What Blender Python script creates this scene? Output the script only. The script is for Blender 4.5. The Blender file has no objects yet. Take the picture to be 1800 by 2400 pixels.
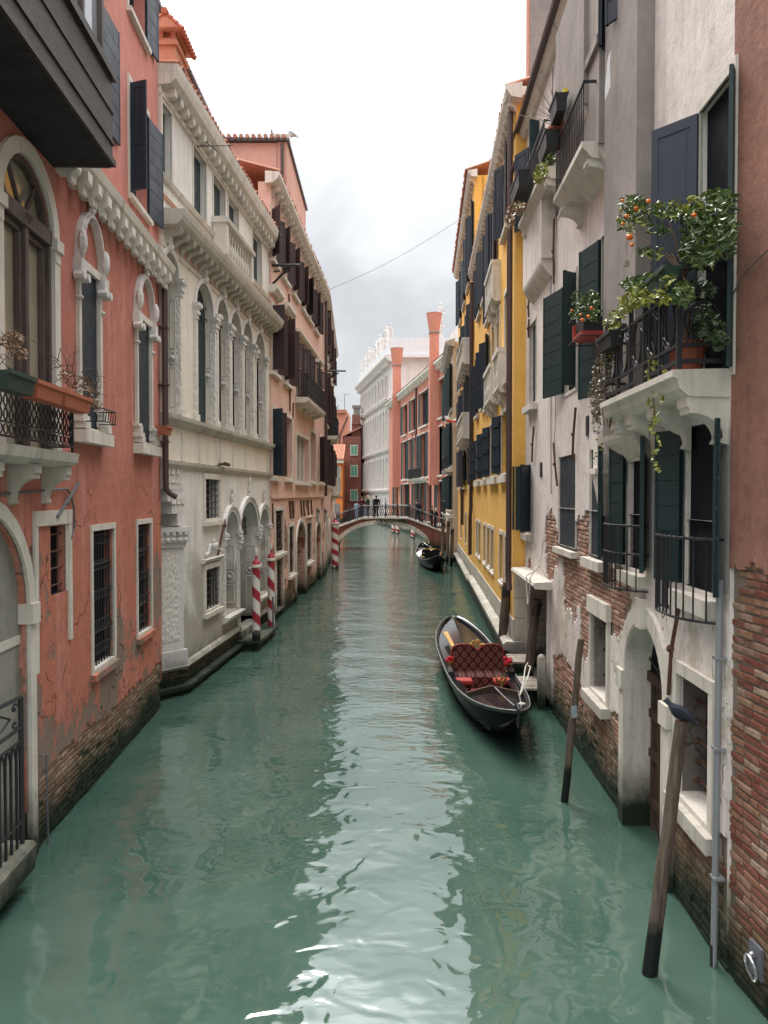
import bpy, bmesh, math, random
from mathutils import Vector, Matrix, noise as mnoise
R = math.radians
sc = bpy.context.scene
COL = sc.collection
random.seed(7)

# ------------------------------------------------------------------ camera
FPX, CX, CY, HC = 1800.0, 900.0, 1200.0, 4.2
PITCH = math.atan(42 / 1800)
cam_d = bpy.data.cameras.new('camera')
cam = bpy.data.objects.new('camera', cam_d)
COL.objects.link(cam)
cam.location = (0, 0, HC)
cam.rotation_euler = (math.pi / 2 - PITCH, 0, 0)
cam_d.sensor_fit = 'VERTICAL'
cam_d.sensor_height = 36
cam_d.lens = 36 * FPX / 2400
cam_d.clip_end = 2000
sc.camera = cam

# ------------------------------------------------------------------ world and sun
SUN_EL, SUN_AZ = R(50), R(-14)          # azimuth from +Y, negative towards -X
SUN_DIR = Vector((math.sin(SUN_AZ) * math.cos(SUN_EL), math.cos(SUN_AZ) * math.cos(SUN_EL), math.sin(SUN_EL)))
world = bpy.data.worlds.new('World'); sc.world = world
world.use_nodes = True
wn, wl = world.node_tree.nodes, world.node_tree.links
wn.clear()
def wnode(t, **k):
    n = wn.new(t)
    for a, b in k.items(): setattr(n, a, b)
    return n
def wmath(op, a, b=None, c=None):
    n = wnode('ShaderNodeMath', operation=op)
    for i, x in enumerate((a, b, c)):
        if x is None: continue
        if isinstance(x, (int, float)): n.inputs[i].default_value = x
        else: wl.new(x, n.inputs[i])
    return n.outputs[0]
geo = wnode('ShaderNodeTexCoord')
sepw = wnode('ShaderNodeSeparateXYZ'); wl.new(geo.outputs['Generated'], sepw.inputs[0])
sky = wnode('ShaderNodeTexSky', sky_type='NISHITA', sun_disc=False)
sky.sun_elevation = SUN_EL; sky.sun_rotation = SUN_AZ
dotn = wnode('ShaderNodeVectorMath', operation='DOT_PRODUCT')
wl.new(geo.outputs['Generated'], dotn.inputs[0]); dotn.inputs[1].default_value = SUN_DIR
elev = wmath('MAXIMUM', sepw.outputs['Z'], 0.0)
grad = wmath('MULTIPLY_ADD', wmath('POWER', elev, 3.8), 4.8, 0.52)               # overcast: zenith brighter than horizon
glow = wmath('POWER', wmath('MAXIMUM', dotn.outputs['Value'], 0.0), 34.0)
base = wmath('MULTIPLY_ADD', glow, 4.2, grad)
mapn = wnode('ShaderNodeMapping'); mapn.inputs['Scale'].default_value = (1.1, 1.1, 3.2)
mapn.inputs['Location'].default_value = (0.35, 0.2, 0.1)
wl.new(geo.outputs['Generated'], mapn.inputs[0])
cn = wnode('ShaderNodeTexNoise'); cn.inputs['Scale'].default_value = 2.1; cn.inputs['Detail'].default_value = 7
cn.inputs['Roughness'].default_value = .5; cn.inputs['Distortion'].default_value = .5
wl.new(mapn.outputs[0], cn.inputs['Vector'])
cr = wnode('ShaderNodeMapRange'); cr.interpolation_type = 'SMOOTHSTEP'
cr.inputs['From Min'].default_value = .36; cr.inputs['From Max'].default_value = .64
cr.inputs['To Min'].default_value = .78; cr.inputs['To Max'].default_value = 1.08
wl.new(cn.outputs['Fac'], cr.inputs['Value'])
lum = wmath('MULTIPLY', base, cr.outputs[0])
lum10 = wmath('MULTIPLY', lum, 10.0)
tint = wnode('ShaderNodeMix', data_type='RGBA')             # darker cloud is a little bluer
wl.new(cr.outputs[0], tint.inputs['Factor'])
tint.inputs['A'].default_value = (.88, .92, .97, 1); tint.inputs['B'].default_value = (.97, .985, 1.0, 1)
cloud = wnode('ShaderNodeVectorMath', operation='SCALE')
wl.new(tint.outputs['Result'], cloud.inputs[0]); wl.new(lum10, cloud.inputs['Scale'])
mixs = wnode('ShaderNodeMix', data_type='RGBA'); mixs.inputs['Factor'].default_value = .93
wl.new(sky.outputs[0], mixs.inputs['A']); wl.new(cloud.outputs[0], mixs.inputs['B'])
bg = wnode('ShaderNodeBackground'); bg.inputs['Strength'].default_value = .1
wl.new(mixs.outputs['Result'], bg.inputs['Color'])
wo = wnode('ShaderNodeOutputWorld'); wl.new(bg.outputs[0], wo.inputs['Surface'])

sun_d = bpy.data.lights.new('sun', 'SUN'); sun_d.energy = 1.5; sun_d.angle = R(24); sun_d.color = (1, .95, .87)
sun = bpy.data.objects.new('sun', sun_d); COL.objects.link(sun)
sun.rotation_euler = SUN_DIR.to_track_quat('Z', 'Y').to_euler()
sun.location = (0, 0, 60)

vs = sc.view_settings
vs.view_transform = 'Standard'; vs.look = 'None'; vs.gamma = 1; vs.use_curve_mapping = False
vs.exposure = 0.75
sc.cycles.max_bounces = 8; sc.cycles.diffuse_bounces = 4; sc.cycles.glossy_bounces = 4
sc.cycles.use_denoising = True
sc.cycles.sample_clamp_indirect = 6

# ------------------------------------------------------------------ materials
MATS = {}
def lin(r, g, b):
    f = lambda c: (c / 255 / 12.92) if c / 255 <= .04045 else ((c / 255 + .055) / 1.055) ** 2.4
    return (f(r), f(g), f(b))
class NT:
    def __init__(s, name):
        s.m = bpy.data.materials.new(name); s.m.use_nodes = True
        s.n, s.l = s.m.node_tree.nodes, s.m.node_tree.links
        s.b = s.n['Principled BSDF']
        s.geo = s.n.new('ShaderNodeNewGeometry')
        MATS[name] = s.m
    def node(s, t, **k):
        x = s.n.new(t)
        for a, b in k.items(): setattr(x, a, b)
        return x
    def set(s, inp, v):
        if isinstance(v, bpy.types.NodeSocket): s.l.new(v, inp)
        elif isinstance(v, tuple) and len(v) == 3 and len(getattr(inp, 'default_value', (0,))) == 4: inp.default_value = v + (1,)
        else: inp.default_value = v
    def math(s, op, a, b=None, clamp=False):
        x = s.node('ShaderNodeMath', operation=op); x.use_clamp = clamp
        s.set(x.inputs[0], a)
        if b is not None: s.set(x.inputs[1], b)
        return x.outputs[0]
    def map(s, scale=(1, 1, 1), loc=(0, 0, 0), src=None):
        x = s.node('ShaderNodeMapping'); s.l.new(src or s.geo.outputs['Position'], x.inputs[0])
        x.inputs['Scale'].default_value = scale; x.inputs['Location'].default_value = loc
        return x.outputs[0]
    def noise(s, scale, detail=4, rough=.55, vec=None, dist=0):
        x = s.node('ShaderNodeTexNoise'); s.l.new(vec or s.geo.outputs['Position'], x.inputs['Vector'])
        x.inputs['Scale'].default_value = scale; x.inputs['Detail'].default_value = detail
        x.inputs['Roughness'].default_value = rough; x.inputs['Distortion'].default_value = dist
        return x.outputs['Fac']
    def ramp(s, v, a, b, lo=0., hi=1.):
        x = s.node('ShaderNodeMapRange'); x.interpolation_type = 'SMOOTHSTEP'
        s.set(x.inputs['Value'], v)
        for k, w in (('From Min', a), ('From Max', b), ('To Min', lo), ('To Max', hi)): x.inputs[k].default_value = w
        return x.outputs[0]
    def mix(s, f, a, b, blend='MIX'):
        x = s.node('ShaderNodeMix', data_type='RGBA', blend_type=blend)
        s.set(x.inputs['Factor'], f); s.set(x.inputs['A'], a); s.set(x.inputs['B'], b)
        return x.outputs['Result']
    def z(s):
        x = s.node('ShaderNodeSeparateXYZ'); s.l.new(s.geo.outputs['Position'], x.inputs[0]); return x.outputs['Z']
    def bump(s, h, strength=.3, dist=.02, normal=None):
        x = s.node('ShaderNodeBump'); s.l.new(h, x.inputs['Height'])
        x.inputs['Strength'].default_value = strength; x.inputs['Distance'].default_value = dist
        if normal: s.l.new(normal, x.inputs['Normal'])
        return x.outputs[0]
    def done(s, color, rough=.85, normal=None, spec=.3, metal=0):
        s.set(s.b.inputs['Base Color'], color); s.set(s.b.inputs['Roughness'], rough)
        s.b.inputs['Specular IOR Level'].default_value = spec
        s.b.inputs['Metallic'].default_value = metal
        if normal is not None: s.l.new(normal, s.b.inputs['Normal'])
        return s.m

ALGAE = (.012, .022, .012)
OLIVE = (.05, .055, .028)
def tide(t, col, algae, zz):
    n = t.math('ADD', t.math('MULTIPLY', t.noise(1.1, 4, .6), .7), t.math('MULTIPLY', t.noise(6, 4, .65), .5))
    a = t.math('SUBTRACT', zz, n)
    col = t.mix(t.math('MULTIPLY', t.ramp(a, algae - .6, algae + .05, 1, 0), .75), col, OLIVE)
    return t.mix(t.ramp(a, algae - .85, algae - .45, 1, 0), col, ALGAE)
def plaster(name, c, c2, c3=None, low=None, streak=.45, bump=.35, rough=.9, scale=.55, algae=.32, fine=.25, crack=0, pits=0, soot=.35, tint=None):
    t = NT(name)
    n1 = t.noise(scale, 6, .65)
    col = t.mix(t.ramp(n1, .34, .66), c, c2)
    if tint: col = t.mix(t.ramp(t.math('ADD', t.z(), t.math('MULTIPLY', t.noise(.7, 4), 1.6)), tint[1], tint[2], .85, 0), col, tint[0])
    st = t.noise(1.0, 5, .65, t.map((2.6, 2.6, .2)))
    if c3: col = t.mix(t.math('MULTIPLY', t.ramp(st, .5, .72), streak), col, c3)
    st2 = t.noise(1.0, 4, .65, t.map((5, 5, .3), (7, 3, 0)))
    col = t.mix(t.math('MULTIPLY', t.ramp(st2, .54, .76), soot), col, tuple(x * .45 for x in c2))
    n2 = t.noise(4.5, 7, .72)
    col = t.mix(t.math('MULTIPLY', t.ramp(n2, .42, .72), fine), col, tuple(x * .5 for x in c2))
    col = t.mix(t.math('MULTIPLY', t.ramp(t.noise(11, 5, .7, t.map((1, 1, 1), (5, 5, 5))), .55, .75), fine), col, tuple(min(.85, x * 1.25 + .05) for x in c))
    zz = t.z()
    h = t.math('ADD', t.math('MULTIPLY', t.noise(6, 6, .7), .8), t.math('MULTIPLY', n2, .6))
    if low:                      # worn render showing through in ragged patches near the canal
        lc, z0, z1, amt = low
        m = t.noise(.75, 8, .7, t.map((1, 1, .8), (3, 1, 7)))
        f = t.math('ADD', t.ramp(zz, z0, z1, amt, -.25), m)
        k = t.ramp(f, .60, .635)
        col = t.mix(k, col, t.mix(n2, lc, tuple(x * .6 for x in lc)))
        h = t.math('SUBTRACT', h, t.math('MULTIPLY', k, .5))
        f2 = t.math('ADD', t.ramp(zz, z0, z1, amt, -.3), t.noise(1.9, 7, .72, t.map((1, 1, .8), (9, 4, 2))))
        k2 = t.ramp(f2, .66, .70)
        col = t.mix(t.math('MULTIPLY', k2, .8), col, tuple(x * 1.15 for x in c2))
    if pits:
        kp = t.math('MULTIPLY', t.ramp(t.noise(7, 4, .6, t.map((1, 1, .7), (2, 8, 1))), .66, .70), t.ramp(zz, 2.2, 4.2, 1, 0))
        col = t.mix(t.math('MULTIPLY', kp, pits), col, (.22, .12, .085)); h = t.math('SUBTRACT', h, kp)
    if crack:
        wv = t.node('ShaderNodeVectorMath', operation='ADD'); t.l.new(t.map((.9, .9, .7)), wv.inputs[0])
        nv = t.node('ShaderNodeTexNoise'); t.l.new(t.geo.outputs['Position'], nv.inputs['Vector']); nv.inputs['Scale'].default_value = 2.5; nv.inputs['Detail'].default_value = 5
        sv = t.node('ShaderNodeVectorMath', operation='SCALE'); t.l.new(nv.outputs['Color'], sv.inputs[0]); sv.inputs['Scale'].default_value = .55; t.l.new(sv.outputs[0], wv.inputs[1])
        vo = t.node('ShaderNodeTexVoronoi', feature='DISTANCE_TO_EDGE'); t.l.new(wv.outputs[0], vo.inputs['Vector']); vo.inputs['Scale'].default_value = 1.0
        kc = t.math('MULTIPLY', t.ramp(vo.outputs['Distance'], .004, .014, 1, 0), t.math('MULTIPLY', t.ramp(t.noise(.8, 3), .5, .58), t.ramp(zz, 3.4, 5.2, 1, .0)))
        col = t.mix(t.math('MULTIPLY', kc, crack), col, tuple(x * .2 for x in c2)); h = t.math('SUBTRACT', h, t.math('MULTIPLY', kc, 1.2))
    if algae: col = tide(t, col, algae + .05, zz)
    return t.done(col, rough, t.bump(h, bump, .03), .2)

def stone(name, c, c2, c3, bump=.3, algae=.3, rough=.75, scale=1.2, damp=None):
    t = NT(name)
    col = t.mix(t.ramp(t.noise(scale, 8, .6), .3, .7), c, c2)
    st = t.noise(1.4, 7, .65, t.map((3.2, 3.2, .3)))
    col = t.mix(t.math('MULTIPLY', t.ramp(st, .5, .72), .7), col, c3)
    col = t.mix(t.math('MULTIPLY', t.ramp(t.noise(9, 8, .75), .5, .75), .5), col, c3)
    if damp:
        dc, z0, z1 = damp
        f = t.math('ADD', t.ramp(t.z(), z0, z1, .35, -.3), t.noise(.8, 7, .65))
        col = t.mix(t.math('MULTIPLY', t.ramp(f, .5, .72), .85), col, dc)
    if algae: col = tide(t, col, algae + .1, t.z())
    h = t.math('ADD', t.noise(6, 8, .7), t.math('MULTIPLY', t.noise(50, 3, .7), .2))
    return t.done(col, rough, t.bump(h, bump, .025), .3)

def brickmat(name, cols, algae=.42, mort=None):
    t = NT(name)
    oi = t.node('ShaderNodeObjectInfo')
    r = t.math('FRACT', t.math('ADD', t.geo.outputs['Random Per Island'], oi.outputs['Random']))
    cr = t.node('ShaderNodeValToRGB'); t.l.new(r, cr.inputs[0])
    e = cr.color_ramp.elements
    while len(e) < len(cols): e.new(.5)
    for i, c in enumerate(cols): e[i].position = i / (len(cols) - 1); e[i].color = c + (1,)
    col = t.mix(t.math('MULTIPLY', t.ramp(t.noise(14, 6, .7), .45, .7), .55), cr.outputs[0], tuple(x * .45 for x in cols[0]))
    col = t.mix(t.math('MULTIPLY', t.ramp(t.noise(3, 8, .7), .5, .7), .5), col, (.32, .25, .2))
    if algae > -5: col = tide(t, col, algae * .5 + .15, t.z())
    return t.done(col, .9, t.bump(t.noise(30, 6, .75), .5, .012), .2)

def paint(name, c, rough=.45, spec=.4, var=.25, bump=.1, metal=0, wear=None):
    t = NT(name)
    col = t.mix(t.math('MULTIPLY', t.noise(6, 6, .6), var), c, tuple(x * .4 for x in c))
    if wear: col = t.mix(t.ramp(t.noise(9, 8, .75), .66, .72), col, wear)
    return t.done(col, t.ramp(t.noise(4, 4), .3, .7, rough * .85, min(1, rough * 1.2)), t.bump(t.noise(25, 5, .7), bump, .01), spec, metal)

def wood(name, c, c2, rough=.75, axis=(9, 9, .7), bump=.5, algae=None):
    t = NT(name)
    g = t.noise(2.2, 8, .7, t.map(axis), .6)
    col = t.mix(t.ramp(g, .35, .68), c, c2)
    col = t.mix(t.math('MULTIPLY', t.ramp(t.noise(3, 6), .45, .7), .5), col, tuple(x * .4 for x in c))
    if algae:
        a = t.math('ADD', t.z(), t.math('MULTIPLY', t.noise(6, 5), -.25))
        col = t.mix(t.ramp(a, algae - .15, algae, 1, 0), col, (.008, .013, .011))
    return t.done(col, rough, t.bump(g, bump, .02), .25)

# base colours
plaster('red_plaster', (.51, .205, .155), (.42, .155, .112), (.58, .30, .245), tint=((.50, .175, .11), 3.4, 6.2), low=((.29, .21, .165), 2.6, 4.6, .10), crack=.7, pits=.35, bump=.6, streak=.7, fine=.4, soot=.45)
plaster('red_plaster_upper', (.60, .25, .20), (.53, .20, .16), (.64, .31, .26), algae=0)
plaster('pink_plaster', (.71, .47, .39), (.65, .40, .325), (.74, .53, .46), low=((.40, .15, .09), 1.0, 4.3, .35))
plaster('salmon_plaster', (.65, .39, .32), (.60, .34, .275), (.64, .28, .2), algae=0)
plaster('grey_plaster', (.78, .71, .655), (.68, .61, .56), (.47, .42, .385), low=((.66, .59, .50), 2.4, 4.5, .08), streak=.5, fine=.4, crack=.8, pits=.85, bump=.5)
plaster('yellow_plaster', (.84, .49, .125), (.77, .425, .10), (.87, .56, .19), streak=.6, algae=.25)
plaster('brown_plaster', (.34, .17, .125), (.265, .13, .095), (.40, .22, .17), streak=.5, fine=.5, bump=.6)
plaster('far_pink', (.58, .25, .18), (.52, .21, .15), (.62, .3, .23), streak=.4)
plaster('orange_plaster', (.72, .22, .06), (.66, .19, .05), (.75, .28, .1), streak=.3)
plaster('far_brown', (.26, .11, .085), (.2, .085, .065), (.3, .15, .12), streak=.4)
plaster('chimney_orange', (.52, .25, .165), (.44, .2, .13), (.56, .3, .21), algae=0)
plaster('grey_flue', (.30, .265, .24), (.22, .195, .18), (.4, .35, .31), algae=0)
plaster('cream_plaster', (.64, .53, .4), (.56, .46, .34), (.4, .33, .25), streak=.5)
plaster('infill_render', (.30, .29, .25), (.22, .215, .185), (.16, .16, .13), streak=.6)
stone('istrian', (.67, .62, .545), (.57, .525, .455), (.33, .305, .265))
stone('marble', (.75, .715, .66), (.65, .62, .565), (.45, .43, .395), damp=((.33, .30, .24), .8, 4.4))
stone('ivory_marble', (.74, .68, .585), (.68, .61, .505), (.5, .45, .38), scale=.8)
stone('carved', (.68, .64, .60), (.57, .54, .51), (.35, .335, .31), bump=.5)
stone('dirty_stone', (.54, .50, .43), (.42, .39, .335), (.22, .21, .18), bump=.5)
stone('far_white', (.70, .635, .60), (.60, .54, .50), (.42, .375, .35), algae=.4)
stone('far_lilac', (.70, .68, .69), (.66, .64, .65), (.58, .56, .57), algae=0)
stone('pink_frieze', (.60, .32, .22), (.5, .27, .18), (.4, .28, .2), algae=0)
brickmat('brick_right', [(.16, .055, .04), (.24, .09, .06), (.19, .066, .046), (.30, .175, .105), (.27, .12, .078), (.36, .26, .185), (.21, .085, .06)], .3)
brickmat('brick_old', [(.30, .155, .115), (.40, .23, .17), (.35, .17, .12), (.5, .37, .28), (.33, .2, .15), (.44, .28, .21)], .62)
brickmat('brick_bridge', [(.20, .07, .06), (.25, .1, .08), (.22, .075, .065), (.28, .13, .1)], .3)
brickmat('roof_tile', [(.5, .2, .12), (.42, .17, .11), (.55, .27, .18), (.36, .2, .15)], -9)
plaster('mortar', (.28, .22, .17), (.2, .155, .12), (.14, .12, .1), bump=.8, algae=.6)
plaster('mortar_dark', (.25, .205, .165), (.18, .145, .115), (.14, .11, .09), bump=.8, algae=.3)
paint('shutter_green', (.016, .04, .042), .5, .35, .4, wear=None)
paint('shutter_navy', (.018, .03, .045), .5, .35, .4)
paint('shutter_slate', (.055, .066, .085), .5, .35, .3)
paint('shutter_brown', (.050, .034, .036), .55, .3, .4)
paint('shutter_peeling', (.014, .028, .044), .6, .3, .4, wear=(.4, .36, .3))
paint('shutter_mint', (.12, .36, .26), .6, .3, .3)
paint('dark_room', (.012, .014, .017), .8, .1)  # near-black colour stands in for the unlit rooms behind the openings
paint('iron', (.022, .022, .025), .5, .4, .3)
paint('iron_rust', (.11, .055, .035), .75, .3, .4)
paint('pipe_brown', (.075, .045, .042), .45, .5, .3)
paint('pipe_grey', (.24, .25, .26), .4, .5, .3)
paint('lead', (.12, .125, .14), .5, .4)
paint('white_paint', (.74, .72, .67), .5, .4, .2)
paint('pole_white', (.72, .69, .62), .55, .4, .25, wear=(.3, .25, .2))
paint('pole_red', (.36, .028, .045), .5, .4, .3)
paint('gold', (.62, .40, .12), .3, .5, .3, metal=.9)
paint('terracotta', (.42, .13, .07), .75, .3, .4)
paint('red_plastic', (.4, .05, .035), .5, .4)
paint('green_plastic', (.02, .05, .035), .5, .4)
paint('black_plastic', (.02, .02, .022), .5, .4)
paint('yellow_plastic', (.75, .6, .02), .4, .4)
paint('blue_cloth', (.02, .05, .2), .8, .1); paint('yellow_cloth', (.7, .6, .03), .8, .1)
paint('white_cloth', (.75, .75, .76), .85, .1); paint('red_cloth', (.65, .06, .06), .8, .1); paint('green_cloth', (.05, .3, .1), .8, .1)
paint('steel', (.5, .5, .52), .3, .5, .3, metal=.9)
wood('wood_dark', (.06, .042, .032), (.028, .02, .017), .5, (1.5, 1.5, 14))
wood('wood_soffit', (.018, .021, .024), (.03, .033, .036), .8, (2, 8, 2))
wood('wood_door', (.10, .065, .045), (.055, .036, .026), .8)
wood('wood_frame', (.13, .10, .085), (.08, .06, .052), .6)
wood('pole_wood', (.155, .12, .09), (.075, .057, .044), .85, (11, 11, .9), .9, algae=.42)
wood('plank_wood', (.36, .31, .25), (.24, .2, .16), .85, (8, 1, 8))
wood('gold_wood', (.6, .35, .1), (.5, .27, .07), .5)
def glassmat(name, c, rough=.05):
    t = NT(name)
    h = t.noise(2.5, 3)
    return t.done(t.mix(t.noise(1.5, 3), c, tuple(x * .6 for x in c)), rough, t.bump(h, .12, .02), .9)
glassmat('glass_reflection_tint', (.40, .36, .26)); glassmat('glass_dark', (.03, .035, .04)); glassmat('glass_pale', (.34, .36, .38)); glassmat('glass_shop', (.05, .05, .06))  # arched window's warm glass colour stands in for the yellow house's reflection
def leafmat(name, c, c2):
    t = NT(name)
    col = t.mix(t.geo.outputs['Random Per Island'], c, c2)
    t.b.inputs['Transmission Weight'].default_value = 0
    return t.done(col, .4, None, .5)
leafmat('leaf_green', (.035, .075, .014), (.11, .16, .035))
leafmat('leaf_yellow', (.16, .19, .03), (.36, .36, .07))
leafmat('leaf_dry', (.15, .085, .05), (.34, .22, .13))
leafmat('leaf_dark', (.02, .045, .015), (.05, .085, .025))
leafmat('leaf_ivy', (.09, .08, .05), (.24, .2, .12))
paint('orange_fruit', (.82, .16, .012), .45, .5, .2)
paint('twig', (.12, .08, .055), .8, .2)
paint('skin', (.5, .28, .2), .6, .3, .1); paint('hair_dark', (.02, .015, .012), .6, .3); paint('hair_pale', (.5, .43, .33), .6, .3)
for nm, c in (('coat_navy', (.014, .018, .032)), ('coat_green', (.035, .06, .035)), ('coat_maroon', (.07, .02, .025)), ('coat_black', (.012, .012, .015)), ('denim', (.05, .08, .14)), ('denim_pale', (.22, .33, .45)), ('trouser_dark', (.018, .02, .028)), ('bag_dark', (.015, .018, .03))):
    paint(nm, c, .85, .1)
paint('notice_blue', (.28, .34, .38), .6, .3); paint('rope', (.6, .57, .5), .85, .2)
paint('rose_red', (.5, .012, .03), .6, .3)
paint('velvet_red', (.42, .055, .045), .7, .2, .5); paint('carpet_red', (.30, .05, .045), .85, .1)
def lacquer():
    t = NT('lacquer')
    return t.done((.006, .007, .009), .22, t.bump(t.noise(3, 4), .05, .01), .35)
lacquer()
def hull_black():
    t = NT('hull_black')
    return t.done((.005, .006, .007), .25, t.bump(t.noise(6, 4), .08, .01), .1)

hull_black(); MATS['hull_black'].node_tree.nodes['Principled BSDF'].inputs['IOR'].default_value = 1.2
def lacquer_deck():
    t = NT('deck_lacquer')
    return t.done((.012, .014, .017), .13, t.bump(t.noise(5, 5), .06, .01), .9)
lacquer_deck()
def brocade():
    t = NT('brocade')
    tc = t.node('ShaderNodeTexCoord')
    v = t.map((1, 1, 1), src=tc.outputs['Object'])
    s = t.node('ShaderNodeSeparateXYZ'); t.l.new(v, s.inputs[0])
    k = 2 * math.pi / .19
    u = t.math('MULTIPLY', s.outputs['X'], k); w = t.math('MULTIPLY', s.outputs['Z'], k * .85)
    d = t.math('ADD', t.math('COSINE', u), t.math('COSINE', w))
    ad = t.math('ABSOLUTE', d)
    lines = t.ramp(ad, .12, .3, 1, 0)
    heart = t.math('MULTIPLY', t.ramp(ad, 1.0, 1.15), t.ramp(ad, 1.72, 1.6))
    petal = t.ramp(t.math('SINE', t.math('MULTIPLY', d, 9)), .2, .8)
    col = t.mix(t.math('MULTIPLY', petal, .35), (.075, .014, .015), (.14, .07, .05))
    col = t.mix(t.math('MULTIPLY', heart, .75), col, (.2, .11, .075))
    col = t.mix(t.math('MULTIPLY', lines, .9), col, (.03, .004, .006))
    return t.done(col, .7, t.bump(ad, .2, .01), .25)
brocade()
def carved_relief():
    t = NT('carved_panel')
    v = t.node('ShaderNodeTexVoronoi'); t.l.new(t.map((17, 17, 10)), v.inputs['Vector']); v.inputs['Scale'].default_value = 1.0
    h = t.math('ADD', v.outputs['Distance'], t.math('MULTIPLY', t.noise(14, 5), .5))
    col = t.mix(t.ramp(v.outputs['Distance'], .1, .6), (.55, .515, .465), (.66, .62, .555))
    return t.done(col, .8, t.bump(h, .6, .035), .2)
carved_relief()
def water():
    t = NT('canal_water')
    big = t.noise(1, 0, .5, t.map((.8, 1.0, 1)), .4)
    mid = t.noise(1, 1, .45, t.map((2.4, 2.8, 1), (4, 2, 0)), .8)
    rip = t.noise(1, 3, .55, t.map((2.6, 7.5, 1), (1, 7, 0)), .3)
    # calmer water close to the near bridge, more ripple further along
    sep = t.node('ShaderNodeSeparateXYZ'); t.l.new(t.geo.outputs['Position'], sep.inputs[0])
    calm = t.ramp(sep.outputs['Y'], 7, 22, .12, 1.0)
    h = t.math('ADD', t.math('MULTIPLY', big, .042), t.math('MULTIPLY', mid, .016))
    h = t.math('ADD', h, t.math('MULTIPLY', rip, t.math('MULTIPLY', calm, .016)))
    col = t.mix(t.ramp(t.noise(.5, 4, .6), .35, .65), (.040, .084, .063), (.060, .110, .084))
    t.b.inputs['IOR'].default_value = 2.0
    return t.done(col, .02, t.bump(h, 1.0, 1.0), .5)
water()

# ------------------------------------------------------------------ scene helpers
ORG = {}
def tag(o, label=None, cat=None, group=None, kind=None):
    if label: o['label'] = label
    if cat: o['category'] = cat
    if group: o['group'] = group
    if kind: o['kind'] = kind
    return o
def thing(name, loc, label, cat, group=None):
    o = bpy.data.objects.new(name, None); COL.objects.link(o)
    o.empty_display_size = .2
    o.location = loc; ORG[o.name] = Vector(loc)
    return tag(o, label, cat, group)
def org(o): return ORG.get(o.name, Vector((0, 0, 0))) if o else Vector((0, 0, 0))
def inst(me, name, parent, M):
    o = bpy.data.objects.new(name, me); COL.objects.link(o)
    if parent is not None:
        o.parent = parent
        o.matrix_local = Matrix.Translation(-org(parent)) @ M
    else: o.matrix_local = M
    ORG[o.name] = Vector(M.translation)
    return o
def V(*a): return Vector(a)
SPLIT = {'coping', 'glazing_bar', 'capital', 'base_block', 'pedestal', 'pilaster', 'impost', 'guard_rail', 'guard_bar', 'spandrel', 'wall_anchor', 'vent', 'rubble_stone', 'armrest', 'stool_leg', 'inlay_panel', 'chimney', 'carved_block', 'pipe_clip', 'string_course', 'quoin', 'baluster', 'drainpipe', 'gable', 'dormer'}
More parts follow.
